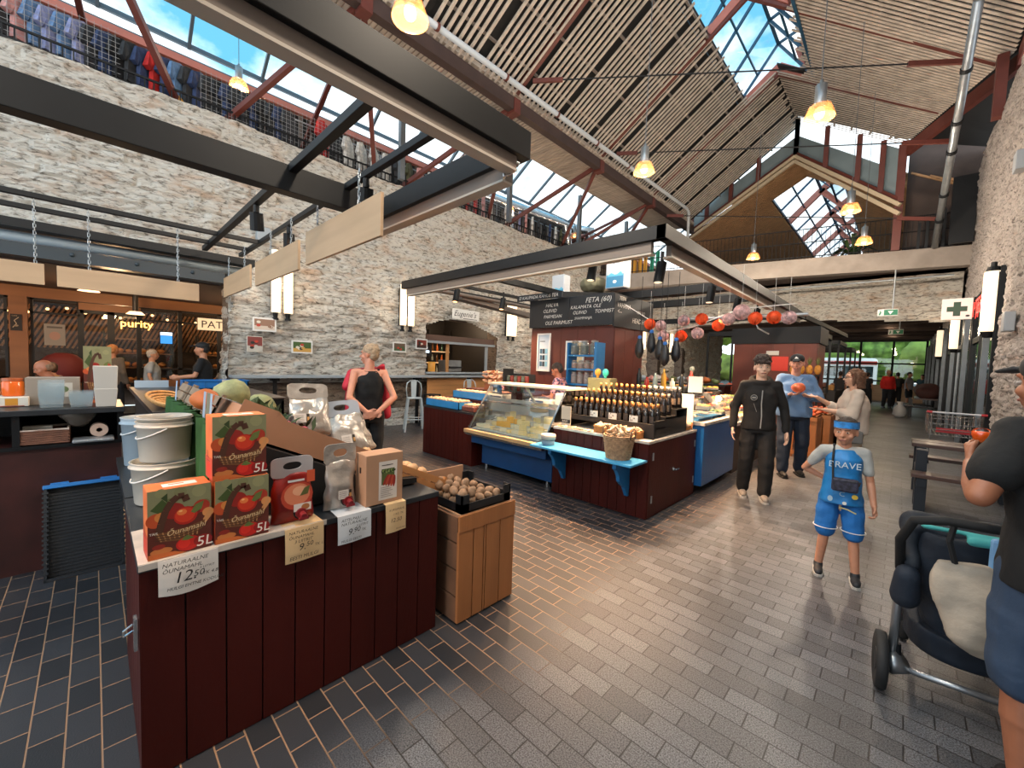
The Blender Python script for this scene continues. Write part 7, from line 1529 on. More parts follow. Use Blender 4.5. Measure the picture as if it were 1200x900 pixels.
for (y0, y1, z, lb) in ((10.0, 10.9, 1.56, 'dark shelf board carrying the pineapples'),):
    t = thing('fruit_shelf', lb, 'shelf', (-1.45, 10.45, 0)); mb = MB(); mb.box((-1.75, y0, z-.03), (-1.25, y1, z)); mb.obj('shelf_board', M_cf, t, world=True); mb = MB()
    for x, y in ((-1.74, y0), (-1.3, y0), (-1.74, y1-.04), (-1.3, y1-.04)): mb.box((x, y, 0), (x+.04, y+.04, z-.03))
    mb.obj('leg', M_cf, t, world=True)
pn = None
for i in range(4):
    loc = (-1.62+.135*i, 10.12+.02*i, 1.562); lb = '%s pineapple on the dark shelf behind the man in blue' % ['leftmost', 'second', 'third', 'rightmost'][i]
    if pn is None:
        t = pn = thing('pineapple', lb, 'pineapple', loc, group='pineapples'); mb = MB(); mb.ell((0, 0, .1), (.06, .06, .1), 14, 10); mb.obj('fruit', mat('pineapple', '#c98a35', .6, var=.35, scale=40, bump=.8, bscale=60), t, smooth=True)
        mb = MB()
        for q in range(18):
            a = q*2.4; r = .02+.035*(q/18); z1 = .38-.08*(q/18); mb.add([(.012*math.cos(a+1.5), .012*math.sin(a+1.5), .19), (-.012*math.cos(a+1.5), -.012*math.sin(a+1.5), .19), (r*1.6*math.cos(a), r*1.6*math.sin(a), z1)], [(0, 1, 2)])
        mb.obj('crown', mat('pine_leaf', '#6f7a45', .6), t)
    else: dup(pn, loc, i, lb)
# fruit crates beside the woman
for (x0, x1, y0, y1, h_, lb) in ((-1.5, -1.05, 9.2, 9.8, .8, 'slatted crate stand of peaches behind the woman'), (-1.45, -.95, 10.2, 10.9, .78, 'farther slatted crate stand of peaches')):
    t = thing('crate_stand', lb, 'crate', ((x0+x1)/2, (y0+y1)/2, 0)); mb = MB()
    for (a, b2) in ((x0, x1),):
        n = 4
        for k in range(n): w_ = (x1-x0)/n; mb.box((x0+w_*k+.01, y0, 0), (x0+w_*(k+1)-.01, y0+.02, h_))
        n = 4
        for k in range(n): w_ = (y1-y0)/n; mb.box((x1-.02, y0+w_*k+.01, 0), (x1, y0+w_*(k+1)-.01, h_))
    for z in (.05, h_-.1): mb.box((x0-.01, y0-.012, z), (x1+.012, y0, z+.07)); mb.box((x1, y0-.012, z), (x1+.012, y1, z+.07))
    mb.box((x0, y0, h_-.02), (x1, y1, h_)); mb.obj('slats', M_pine, t, world=True)
    g = 'peaches on the %s crate stand' % ('near' if y0 < 10 else 'farther')
    veg('peach', 'peach', 'orange-red peach heaped on the %s crate stand' % ('near' if y0 < 10 else 'farther'), g, [(x0+.06+.085*(i % 5), y0+.05+.088*((i//5) % 6), h_+.036+.07*(i//30)) for i in range(44)], .036, mat('peach', '#cf5f35', .5, var=.4, scale=14))
mb = MB()
for k in range(3): mb.box((-1.25, 11.3, 0), (-.75, 12.6, .7))
single(mb, 'produce_bench', M_pine, 'low pine bench of fruit beyond the crate stands', 'bench')
veg('apple', 'apple', 'reddish apple on the low pine bench beyond the crate stands', 'apples on the pine bench', [(-1.2+.1*(i % 5), 11.4+.12*(i//5), .75) for i in range(45)], .045, mat('apple_far', '#c9553a', .4, var=.4, scale=14))
# next stalls further down the aisle
for k, (y, c) in enumerate(((14.0, '#3a241c'), (19.0, '#2b2320'), (24.0, '#33261e'))):
    t = thing('far_stall', 'far market stall block along the aisle, '+['nearest of three', 'middle of three', 'farthest of three'][k], 'stall', (-3, y, 0)); mb = MB(); mb.box((-4.6, y, 0), (-1.7, y+2.6, .95)); mb.obj('counter_block', mat('stall_'+c[1:], c, .6), t, world=True, bevel=.01)
    mb = MB(); 
    for a, b2 in (((-4.6, y, 2.75), (-1.7, y, 2.75)), ((-1.7, y, 2.75), (-1.7, y+2.6, 2.75)), ((-4.6, y+2.6, 2.75), (-1.7, y+2.6, 2.75))): mb.bar(a, b2, .08, .14)
    for x, yy in ((-1.7, y), (-1.7, y+2.6), (-4.6, y), (-4.6, y+2.6)): mb.box((x-.03, yy-.03, .95), (x+.03, yy+.03, 2.75))
    mb.obj('canopy_frame', M_black, t, world=True)
    mb = MB()
    for i in range(26): r = random.uniform(.07, .13); blob(mb, (-4.4+random.random()*2.5, y+.2+random.random()*2.2, .95+r*.7), r, 8, 6, .3)
    single(mb, 'heaped_goods', mat('goods_%d' % k, ['#b5523a', '#c98f4a', '#8a5a48'][k], .5, var=.5, scale=6), 'heaped goods on the far stall, '+['nearest of three', 'middle of three', 'farthest of three'][k], 'goods', kind='stuff')
# ================================================================ RIGHT SIDE: benches, cart, table
t = thing('picnic_table', 'dark wooden picnic table with attached benches at the right', 'picnic table', (.7, 7.2, 0))
M_tw = mat('bench_wood', '#4a342c', .3, var=.3, scale=4, coat=.4)
for (y0, y1, z, nm) in ((7.35, 7.62, .74, 'tabletop'), (7.66, 7.93, .74, 'tabletop'), (6.72, 6.98, .45, 'bench_seat'), (8.25, 8.5, .45, 'bench_seat')): mb = MB(); mb.box((.16, y0, z-.045), (1.12, y1, z)); mb.obj(nm, M_tw, t, world=True, bevel=.006)
mb = MB(); mb.box((.2, 7.1, .0), (.3, 7.25, .69)); mb.bar((.25, 6.75, .35), (.25, 8.45, .35), .08, .1); mb.bar((.25, 7.3, .66), (.25, 7.98, .66), .08, .08); mb.bar((.25, 6.85, 0), (.25, 6.85, .4), .1, .1, up=(0, 1, 0)); mb.box((.2, 8.0, 0), (.3, 8.12, .69)); mb.obj('trestle', mat('blue_black', '#141c26', .5), t, world=True)
mb = MB(); mb.box((1.0, 7.1, .0), (1.08, 7.25, .69)); mb.bar((1.04, 6.75, .35), (1.04, 8.45, .35), .08, .1); mb.box((1.0, 8.0, 0), (1.08, 8.12, .69)); mb.obj('trestle', mat('blue_black', '#141c26'), t, world=True)
t = thing('picnic_table', 'far dark picnic table covered with coats and bags', 'picnic table', (.85, 23, 0)); mb = MB(); mb.box((.45, 22.2, .7), (1.1, 24.2, .75)); mb.box((.2, 22.2, .42), (.42, 24.2, .46)); mb.obj('tabletop', M_tw, t, world=True); mb = MB()
for y in (22.3, 24.0): mb = MB(); mb.box((.3, y, 0), (.4, y+.1, .7)); mb.box((1.0, y, 0), (1.1, y+.1, .7)); mb.box((.2, y, .36), (1.1, y+.1, .42)); mb.obj('trestle', M_cf, t, world=True)
mb = MB(); blob(mb, (.8, 22.9, 1.05), (.35, .6, .32), 16, 10, .6); single(mb, 'coat_pile', mat('coat_brown', '#3c1d18', .8, var=.3, scale=5), 'dark brown coat pile on the far picnic table', 'coats', smooth=True)
mb = MB(); mb.lathe([(.1, 0), (.2, .1), (.18, .35), (.06, .5), (.1, .6)], (.05, 21.6, 0), n=16); single(mb, 'carrier_bag', milky('white_bag', '#b8b4b0', .85), 'white plastic carrier bag on the floor by the far table', 'carrier bag', smooth=True, )
# shopping cart
t = thing('shopping_cart', 'wire shopping cart with a red handle beyond the picnic table', 'shopping cart', (.72, 11.2, 0)); cx0, cx1, cy0, cy1 = .42, 1.06, 10.6, 11.8
mb = MB()
def wire(a, b2, r=.004): mb.cyl(a, b2, r, n=5, caps=False)
for i in range(13):
    f = i/12; x = cx0+(cx1-cx0)*f; wire((x, cy0, .9), (x, cy0+.05, .55)); wire((x, cy1, .85), (x, cy1-.05, .55)); wire((x, cy0+.05, .55), (x, cy1-.05, .55))
for i in range(20):
    y = cy0+(cy1-cy0)*i/19
    for x in (cx0, cx1): wire((x, y, .9), (x, y, .55))
for z in (.55, .65, .76, .9):
    for a, b2 in (((cx0, cy0), (cx1, cy0)), ((cx1, cy0), (cx1, cy1)), ((cx1, cy1), (cx0, cy1)), ((cx0, cy1), (cx0, cy0))): wire((*a, z), (*b2, z), .006)
mb.obj('wire_basket', M_chrome, t, world=True)
mb = MB(); mb.cyl((cx0-.02, cy0-.12, .97), (cx1+.02, cy0-.12, .97), .016, n=10); mb.obj('handle_bar', mat('cart_blue', '#b9bdc4', .4), t, world=True); mb = MB(); mb.cyl((cx0-.04, cy0-.12, .97), (cx0+.03, cy0-.12, .97), .022); mb.cyl((cx1-.03, cy0-.12, .97), (cx1+.04, cy0-.12, .97), .022); mb.box((cx0+.1, cy0+.02, .6), (cx1-.1, cy0+.04, .68)); mb.obj('red_grips', mat('cart_red', '#a8242c', .4), t, world=True)
mb = MB()
for x in (cx0+.03, cx1-.03): mb.tube([(x, cy0-.1, .96), (x, cy0, .55), (x, cy0+.1, .2), (x, cy1-.1, .16)], .012, n=8)
mb.obj('chassis', M_chrome, t, world=True)
for x in (cx0+.03, cx1-.03):
    for y in (cy0+.1, cy1-.1): mb = MB(); mb.cyl((x-.015, y, .06), (x+.015, y, .06), .06); mb.cyl((x, y, .06), (x, y, .18), .01, n=6); mb.obj('wheel', M_rubber, t, world=True)
# palm behind railing
t = thing('potted_palm', 'dark green palm behind the bridge railing', 'plant', (-1.35, 17.0, 5.115)); mb = MB(); mb.lathe([(.15, 0), (.2, .3), (.18, .3), (0, .28)], n=16); mb.obj('pot', M_dark, t); mb = MB()
for q in range(26):
    a = q*2.4; r = random.uniform(.5, .8); h_ = random.uniform(.45, .95); p0 = V((0, 0, .28)); p1 = V((math.cos(a)*r*.5, math.sin(a)*r*.5, h_)); p2 = V((math.cos(a)*r, math.sin(a)*r, h_-.2)); w_ = V((-math.sin(a)*.07, math.cos(a)*.07, 0)); mb.add([p0-w_*.2, p0+w_*.2, p1+w_, p1-w_, p2], [(0, 1, 2, 3), (3, 2, 4)])
mb.obj('fronds', M_leafd, t)
# clothes on the upper floor
t = thing('clothes_rail', 'long clothes rail behind the upper balustrade', 'clothes rail', (-9.6, 4, 5.78)); mb = MB(); mb.cyl((-9.6, -2.8, 6.62), (-9.6, 12.8, 6.62), .015, n=8); mb.obj('rail', M_galv, t, world=True); mb = MB()
for y in (-2.8, 1.1, 5, 9, 12.8): mb.cyl((-9.6, y, 5.78), (-9.6, y, 6.62), .015, n=8)
mb.obj('upright', M_galv, t, world=True)
CC = [('navy', '#2c3c60'), ('dark grey', '#2c2f33'), ('black', '#14161a'), ('denim blue', '#5a7aa0'), ('white', '#cfccc6'), ('dusty pink', '#c08a86'), ('red', '#b0201c'), ('green', '#1f6a45'), ('turquoise', '#3aa8a8'), ('patterned blue', '#8088b0'), ('yellow', '#c99a2c'), ('olive', '#4a4a30')]
gm = {}
def garment(ci, y, s_=1.0, lb=None):
    nm, c = CC[ci]
    if ci not in gm:
        mb = MB(); pts = [(-.06, .62), (-.2, .56), (-.27, .3), (-.19, .27), (-.16, .4), (-.17, -.02), (.17, .0), (.16, .4), (.19, .27), (.27, .3), (.2, .56), (.06, .62)]
        nn = len(pts); mb.add([(-.03+.012*math.sin(i*2), x, z) for i, (x, z) in enumerate(pts)]+[(.04+.012*math.cos(i*3), x, z) for i, (x, z) in enumerate(pts)], [tuple(range(nn)), tuple(reversed(range(nn, 2*nn)))]+[(i, nn+i, nn+(i+1) % nn, (i+1) % nn) for i in range(nn)])
        gm[ci] = mb.mesh('garment', mat('cloth_'+nm.replace(' ', '_'), c, .8, var=.35, scale=9))
    o = bpy.data.objects.new('garment', gm[ci]); COL.objects.link(o); o.location = (-9.4, y, 5.98); o.rotation_euler = (0, 0, random.uniform(.72, .76)); o.scale = (s_,)*3
    tag(o, lb or '%s garment hanging on the upper clothes rail, one of several alike' % nm, 'garment', '%s garments on the upper rail' % nm)
seq = [5, 4, 4, 4, 9, 9, 4, 8, 2, 7, 1, 5, 3, 9, 3, 9, 1, 0, 2, 1, 0, 6, 0, 3, 1, 0, 1, 2, 0, 1, 1, 0, 2, 1, 0, 1]
y = -2.2
for i, c in enumerate(seq): garment(c, y); y += .135+.01*(i % 3)
garment(6, 3.55, 1.15, 'bright red jacket on the upper rail, right end of the dark clothes'); garment(2, 3.8)
for i, c in enumerate((4, 4, 4, 4, 1, 11, 5, 4, 2, 0, 7, 6, 6, 5, 4, 1, 4, 3, 9, 5, 4, 1, 2, 0, 4, 11)): garment(c, 4.1+.32*i)
mb = MB(); mb.lathe([(0, 0), (.09, .02), (.1, .1), (.05, .17), (0, .19)], (-9.2, 1.05, 5.8), n=16); single(mb, 'yellow_helmet', mat('yellow', '#d69a24', .5), 'small yellow cap lying at the foot of the upper balustrade', 'cap', smooth=True)
# ================================================================ PEOPLE
def lerp(a, b, t): return V(a)*(1-t)+V(b)*t
STD = dict(pelvis=(0, 0, .95), chest=(0, .0, 1.28), neck=(0, -.01, 1.46), head=(0, .015, 1.63), lsho=(-.165, 0, 1.415), rsho=(.165, 0, 1.415), lelb=(-.225, -.03, 1.14), relb=(.225, -.03, 1.14),
           lwri=(-.24, .06, .90), rwri=(.24, .06, .90), lhip=(-.09, 0, .92), rhip=(.09, 0, .92), lkne=(-.10, .03, .50), rkne=(.10, .03, .50), lank=(-.11, -.02, .085), rank=(.11, -.02, .085))
def hand(mb, w_, d, palm, side, curl=.5, k=1.0):
    """w_ wrist, d fingers direction, palm = palm normal; side +1 right hand"""
    w_ = V(w_); d = V(d).normalized(); n = V(palm); n = (n-d*n.dot(d)).normalized(); s_ = d.cross(n)*side
    pc = w_+d*.05*k
    for t in (-.5, -.17, .17, .5): mb.cap(w_+d*.012*k+s_*t*.045*k, w_+d*.088*k+s_*t*.07*k, .015*k, .0135*k, 8)
    for i, (off, L_) in enumerate(((.033, .068), (.012, .076), (-.010, .070), (-.030, .055))):
        p = w_+d*.09*k+s_*off*k; a = 0
        for j, f in enumerate((.45, .32, .23)):
            a += curl*(.75 if j else .45); q = p+(d*math.cos(a)+n*math.sin(a))*L_*f*k*1.08; mb.cap(p, q, (.0098-.001*j)*k, (.0088-.001*j)*k, 7); p = q
    p = w_+d*.025*k+s_*.028*k; q = p+(d*.7+s_*.65+n*.3).normalized()*.038*k; mb.cap(p, q, .014*k, .012*k, 8); r = q+(d*.85+s_*.15+n*.45).normalized()*.034*k; mb.cap(q, r, .0115*k, .0095*k, 8)
def person(lb, loc, rz, h, pose=None, skin='#b5795c', hair=('short', '#2a1a12'), top=('#15161a', 'long', .02), bot=('#14151a', 'long', .02), shoes='#1c1c1e', face=0, tilt=0, nod=0, vox=.013, lh=None, rh=None, group=None, build=1.0, kid=False, legs=True, extra=None, cat='person'):
    J = dict(STD)
    if pose: J.update(pose)
    J = {a: V(b) for a, b in J.items()}
    k = h/1.75; B = build; HS = 1.24 if kid else 1.07; A = .5+.5*B
    t = thing('person', lb, cat, loc, group=group, rot=Matrix.Rotation(rz, 4, 'Z') @ Matrix.Scale(k, 4))
    sm_ = mat('skin_'+skin[1:], skin, .5, var=.05, scale=25)
    mb = MB()
    # torso
    P, C_, NK = J['pelvis'], J['chest'], J['neck']
    mb.loft([(P+V((0, 0, -.09)), .10*B, .09*B), (P+V((0, 0, -.03)), .155*B, .115*B), (P+V((0, 0, .06)), .155*B, .115*B), (lerp(P, C_, .45), .135*B, .105*B), (lerp(P, C_, .8), .155*B, .115*B), (C_+V((0, 0, .04)), .17*B, .12*B), (lerp(C_, NK, .6), .15*B, .10*B), (lerp(C_, NK, .85), .09, .075)], 20)
    mb.cap(lerp(C_, NK, .7), J['head']+V((0, -.02, -.07)), .062, .055)
    for s_ in 'lr':
        mb.cap(lerp(C_, NK, .65), J[s_+'sho'], .06, .053*A); mb.cap(J[s_+'sho'], J[s_+'elb'], .050*A, .038*A); mb.cap(J[s_+'elb'], lerp(J[s_+'elb'], J[s_+'wri'], .35), .038*A, .040*A); mb.cap(lerp(J[s_+'elb'], J[s_+'wri'], .3), J[s_+'wri'], .040*A, .026)
        if legs:
            mb.cap(J[s_+'hip'], J[s_+'kne'], .086*B, .058*B); mb.cap(J[s_+'kne'], lerp(J[s_+'kne'], J[s_+'ank'], .35), .055*B, .058*B); mb.cap(lerp(J[s_+'kne'], J[s_+'ank'], .3), J[s_+'ank'], .057*B, .038)
        hd = {'l': lh, 'r': rh}[s_] or {}
        d = hd.get('d') or (J[s_+'wri']-J[s_+'elb']); pn_ = hd.get('n') or ((1, .2, 0) if s_ == 'l' else (-1, .2, 0))
        hand(mb, J[s_+'wri'], d, pn_, 1 if s_ == 'r' else -1, hd.get('c', .45), 1.0)
    # head
    H = J['head']; R = Euler((nod, tilt, face)).to_matrix()
    def hp(x, y, z): return H+R @ (V((x, y, z))*HS)
    mb.ell(H+R @ V((0, -.012, .03)), (.074*HS, .094*HS, .088*HS), 18, 12, R=R); mb.ell(hp(0, .018, -.028), (.058*HS, .07*HS, .078*HS), 16, 10, R=R); mb.ell(hp(0, .052, -.082), (.03*HS, .028*HS, .024*HS), 10, 8, R=R)
    mb.cap(hp(0, .082, .012), hp(0, .106, -.02), .008*HS, .013*HS, 8); mb.ell(hp(0, .092, -.024), (.018*HS, .012*HS, .01*HS), 8, 6, R=R)
    for s_ in (-1, 1):
        mb.ell(hp(.077*s_, -.005, -.005), (.01*HS, .018*HS, .03*HS), 8, 6, R=R); mb.ell(hp(.043*s_, .05, -.025), (.024*HS, .024*HS, .022*HS), 10, 8, R=R); mb.cap(hp(.018*s_, .083, .03), hp(.05*s_, .068, .032), .009*HS, .008*HS, 6)
    mb.cap(hp(-.018, .083, -.053), hp(.018, .083, -.053), .008*HS, .008*HS, 6); mb.cap(hp(-.015, .082, -.065), hp(.015, .082, -.065), .008*HS, .008*HS, 6)
    mb.obj('body', sm_, t, remesh=vox*.72 if vox < .016 else vox, sm=2)
    # face details
    mb = MB()
    for s_ in (-1, 1): mb.ell(hp(.03*s_, .078, .008), (.0125*HS, .008*HS, .0052*HS), 10, 6, R=R)
    e_ = mb.obj('eyes', mat('eye_white', '#c9c2ba', .3), t, smooth=True)
    mb = MB()
    for s_ in (-1, 1): mb.ell(hp(.03*s_, .084, .008), (.0062*HS, .004*HS, .0052*HS), 8, 6, R=R)
    mb.obj('iris', mat('iris', '#1c1410', .2), e_, smooth=True)
    mb = MB()
    for s_ in (-1, 1): mb.cap(hp(.014*s_, .089, .031), hp(.046*s_, .078, .034), .0042*HS, .003*HS, 6)
    mb.obj('eyebrows', mat('brow_'+hair[1][1:], hair[1], .8), t, smooth=True)
    mb = MB(); mb.cap(hp(-.019, .087, -.058), hp(.019, .087, -.058), .006*HS, .006*HS, 6); mb.obj('lips', mat('lips', '#8a4a40', .5), t, smooth=True)
    # hair
    st, hc = hair; hm = mat('hair_'+hc[1:], hc, .65, var=.3, scale=40, bump=.6, bscale=70); mb = MB(); g = .004
    if st != 'none':
        mb.ell(hp(0, -.02, .045), (.08*HS, .096*HS, .086*HS), 18, 12, R=R)
        if st == 'bald': mb = MB(); mb.ell(hp(0, -.035, .005), (.08*HS, .085*HS, .07*HS), 18, 12, R=R)
        if st in ('curly', 'messy'):
            for i in range(34):
                a = i*2.4; q = i/34; x = .062*math.cos(a)*(.4+.7*q); y = -.015+.075*math.sin(a)*(.4+.7*q); z = .125-.075*q*q
                mb.ell(hp(x*1.12, y*1.1, z+.012), .029*HS, 7, 5)
            for i in range(8): mb.ell(hp(-.055+.0157*i, .078-.00*i, .062+.008*math.sin(i*2)), .017*HS, 7, 5)
        if st == 'bob':
            for i in range(22): a = PI*(1.0+1.0*i/21)+0; x = .078*math.cos(a); y = -.02+.075*math.sin(a)*1.05; mb.cap(hp(x, y, .06), hp(x*1.15, y*1.1, -.12), .026*HS, .016*HS, 7)
            for s_ in (-1, 1): mb.cap(hp(.072*s_, .02, .06), hp(.08*s_, .025, -.09), .022*HS, .014*HS, 7)
        if st == 'short': mb.ell(hp(0, -.05, .0), (.07*HS, .06*HS, .07*HS), 14, 9, R=R)
        hb = mb.obj('hair', hm, t, remesh=.009 if vox < .016 else .016, sm=1, rag=.008, nz=45)
    # clothes
    tc_, sl_, lo = top; tm = mat('cloth_'+tc_[1:], tc_, .85, var=.12, scale=6, bump=.35, bscale=12); mb = MB(); hem = P.z-.08
    mb.loft([(V((P.x, P.y, hem)), (.165+lo)*B, (.125+lo)*B), (V((P.x, P.y, hem+.06)), (.165+lo)*B, (.13+lo)*B), (lerp(P, C_, .45), (.148+lo)*B, (.125+lo)*B), (lerp(P, C_, .8), (.165+lo)*B, (.13+lo)*B), (C_+V((0, 0, .05)), (.168+lo*.4)*B, (.13+lo*.4)*B), (lerp(C_, NK, .62), .14*B, .108*B), (lerp(C_, NK, .9), .085*B, .075*B)], 22)
    for s_ in 'lr':
        S_, E_, W_ = J[s_+'sho'], J[s_+'elb'], J[s_+'wri']
        if sl_ != 'none': mb.cap(lerp(C_, NK, .66), S_, .074, (.062+lo*.25)*A)
        if sl_ == 'short': mb.cap(S_, lerp(S_, E_, .62), (.060+lo*.25)*A, (.053+lo*.55)*A)
        if sl_ in ('long', 'hood'): mb.cap(S_, E_, (.055+lo*.35)*A, (.045+lo*.5)*A); mb.cap(E_, lerp(E_, W_, .93), (.045+lo*.5)*A, (.033+lo*.4)*A)
        if sl_ == 'wide': mb.cap(S_, E_, .062*A, .075*A); mb.cap(E_+V((0, 0, -.02)), lerp(E_, W_, .4), .078*A, .06*A)
        if sl_ == 'none': mb.cap(lerp(C_, NK, .6)+V((.03 if s_ == 'r' else -.03, 0, 0)), lerp(lerp(C_, NK, .85), S_, .6), .06, .045)
    if sl_ == 'hood': mb.tube([NK+V((.1*math.cos(a), -.02+.1*math.sin(a), .02-.035*math.sin(a))) for a in [2*PI*i/14 for i in range(15)]], .035, 8)
    tp = mb.obj('top', tm, t, remesh=vox, sm=4, rag=.010, nz=11)
    bc, bl, bo = bot
    if legs and bl != 'none':
        bm_ = mat('cloth_'+bc[1:], bc, .8, var=.15, scale=6, bump=.35, bscale=12); mb = MB()
        mb.loft([(P+V((0, 0, -.12)), .15*B, .12*B), (P+V((0, 0, -.03)), (.168)*B, .125*B), (P+V((0, 0, .05)), .160*B, .12*B)], 20)
        for s_ in 'lr':
            a, q, z = J[s_+'hip'], J[s_+'kne'], J[s_+'ank']; mb.cap(a, lerp(a, q, .85 if bl == 'short' else 1), (.098+bo*.3)*B, (.068+bo)*B)
            if bl == 'short': mb.cap(lerp(a, q, .4), lerp(a, q, .93), (.088+bo)*B, (.075+bo)*B)
            if bl == 'long': mb.cap(q, z+V((0, 0, .02)), (.068+bo)*B, (.052+bo*1.1)*B)
            if bl == 'skirt': mb.cap(a, lerp(q, z, .5), .12*B, .14*B)
        mb.obj('trousers' if bl == 'long' else ('shorts' if bl == 'short' else 'skirt'), bm_, t, remesh=vox, sm=3, rag=.008, nz=12)
    if legs:
        for s_ in 'lr':
            z = J[s_+'ank']; kn = J[s_+'kne']; fd = V((0, 1, 0)); 
            mb = MB(); mb.cap(z+V((0, -.03, -.035)), z+V((0, .16, -.045)), .042, .036, 10); mb.ell(z+V((0, .09, -.042)), (.046, .11, .034), 12, 8); mb.cap(z, z+V((0, 0, -.03)), .045, .045, 10)
            mb.v = [(x, y, max(zz, z.z-.078)) for x, y, zz in mb.v]; sh = mb.obj('shoe', mat('shoe_'+shoes[1:], shoes, .6), t, remesh=.011, sm=1)
            mb = MB(); mb.prism([(z.x-.045, z.y-.07), (z.x+.045, z.y-.07), (z.x+.05, z.y+.1), (z.x+.035, z.y+.19), (z.x, z.y+.205), (z.x-.035, z.y+.19), (z.x-.05, z.y+.1)], z.z-.085, z.z-.062); mb.obj('sole', mat('sole_white', '#a8a39c', .6) if shoes != '#1c1c1e' else M_rubber, sh)
    if extra: extra(t, J, hp, R, HS)
    return t
def face_to(dx, dy): return math.atan2(-dx, dy)
def cap_hat(col, brim=1, emblem=False):
    def f(t, J, hp, R, HS):
        mb = MB(); mb.ell(hp(0, -.012, .062), (.085*HS, .102*HS, .072*HS), 18, 10, R=R); mb.v = [p for p in mb.v]; mb.cap(hp(-.035, .1*brim, .058), hp(-.03, .165*brim, .045), .012, .010, 8)
        for x in (-.02, 0, .02, .035): mb.cap(hp(x, .08*brim, .06), hp(x*.9, .17*brim, .045), .012, .009, 8)
        c = mb.obj('cap', mat('cap_'+col[1:], col, .7), t, remesh=.01, sm=2)
        if emblem: mb = MB(); o = hp(0, .092, .085); mb.add([o+R @ V((-.025, .004, -.012)), o+R @ V((.025, .004, -.012)), o+R @ V((.008, -.003, .02)), o+R @ V((-.004, -.002, .012))], [(0, 1, 2, 3)]); mb.obj('cap_emblem', M_white, c)
    return f
# --- teenager in black hoodie
def ex_teen(t, J, hp, R, HS):
    a = Art((-.1, .158, 1.0), (-1, 0, 0), (0, 0, 1)); a = Art((0, .163, 0), (-1, 0, 0), (0, 0, 1), step=.0008, base=.004)
    a.strip([(.0, .9), (.005, 1.05), (-.004, 1.2), (.0, 1.36)], .012, '#8d8a86').el(-.0-.085, 1.27, .036, .036, '#8a8780').el(-.085, 1.27, .03, .03, '#25262a').rect(-.105, 1.262, -.065, 1.278, '#8a8780').strip([(-.085, 1.2), (-.05, 1.1)], .004, '#8a8780'); a.done('zip_and_badge', t, world=False)
person('teenage boy in a black zipped hoodie and black trousers walking down the aisle', (-1.24, 5.75, 0), face_to(.35, -1), 1.76, dict(lkne=(-.1, .06, .5), rkne=(.11, .0, .5), rank=(.12, -.12, .085), lank=(-.1, .03, .085), lwri=(-.29, .02, .86), lelb=(-.27, -.04, 1.13), relb=(.27, -.04, 1.13), rwri=(.28, .05, .87)), '#d3aa92', ('messy', '#2b1b14'), ('#15110f', 'hood', .022), ('#100e0e', 'long', .022), '#8a8178', vox=.012, extra=ex_teen, face=.1)
# --- man in blue shirt and cap
def ex_man(t, J, hp, R, HS):
    cap_hat('#14171c', 1, True)(t, J, hp, R, HS)
    mb = MB(); 
    for z in (1.0, 1.1, 1.2, 1.3): mb.ell((0, .178, z), (.006, .003, .006), 6, 5)
    mb.obj('shirt_buttons', M_white, t); mb = MB(); mb.cap((-.055, .1, 1.42), (-.01, .13, 1.36), .018, .012, 8); mb.cap((.055, .1, 1.42), (.01, .13, 1.36), .018, .012, 8); mb.obj('collar', mat('cloth_5f7fa6', '#5f7fa6'), t, remesh=.008, sm=1)
    a = Art((0, .183, 0), (-1, 0, 0), (0, 0, 1), base=.004); a.text('OTA', .07, 1.25, .03, '#1a2434', shear=.3); a.done('shirt_emblem', t, world=False)
person('older man in a light blue shirt, jeans and black cap holding fruit', (-1.16, 7.5, 0), face_to(.45, -1), 1.86, dict(lelb=(-.29, .02, 1.15), lwri=(-.12, .24, 1.17), relb=(.28, .02, 1.14), rwri=(.14, .25, 1.19), lank=(-.14, -.10, .085), lkne=(-.13, -.0, .5), rank=(.12, .1, .085), rkne=(.12, .1, .5)), '#cf957d', ('short', '#6f665e'), ('#5f7fa6', 'long', .035), ('#1c2a3d', 'long', .012), '#1c1c1e', build=1.14, face=-.35, nod=-.1, vox=.013, lh=dict(d=(.6, .6, .1), n=(0, 0, 1), c=.4), rh=dict(d=(-.6, .6, .1), n=(0, 0, 1), c=.5), extra=ex_man)
mb = MB(); blob(mb, (0, 0, 0), (.085, .08, .075), 14, 9, .25); o = single(mb, 'fruit_bag', mat('peach_bag', '#c9603a', .3, var=.5, scale=14), 'clear bag of orange fruit held by the man in the blue shirt', 'fruit bag', smooth=True); o.location = (-1.07, 7.17, 1.30)
# --- woman in cream blouse
def ex_wom(t, J, hp, R, HS):
    mb = MB()
    for s_ in (-1, 1): mb.tube([hp(.03*s_+.019*math.cos(a), .096, .006+.015*math.sin(a)) for a in [2*PI*i/12 for i in range(13)]], .0018, 5, caps=False)
    mb.tube([hp(.05, .094, .008), hp(.078, .0, .01)], .0018, 5); mb.tube([hp(-.05, .094, .008), hp(-.078, .0, .01)], .0018, 5); mb.obj('glasses', M_rubber, t)
    mb = MB(); mb.tube([(.1, .0, 1.47), (.07, .13, 1.32), (-.02, .175, 1.16), (-.15, .14, .95), (-.2, .05, .9)], .008, 6); mb.tube([(.1, .0, 1.47), (.04, -.14, 1.3), (-.12, -.14, 1.0), (-.2, .05, .9)], .008, 6); s = mb.obj('bag_strap', M_rubber, t)
    mb = MB(); mb.box((-.30, -.04, .75), (-.2, .14, .92)); mb.obj('shoulder_bag', mat('grey_bag', '#6d6a66', .6), t, bevel=.02)
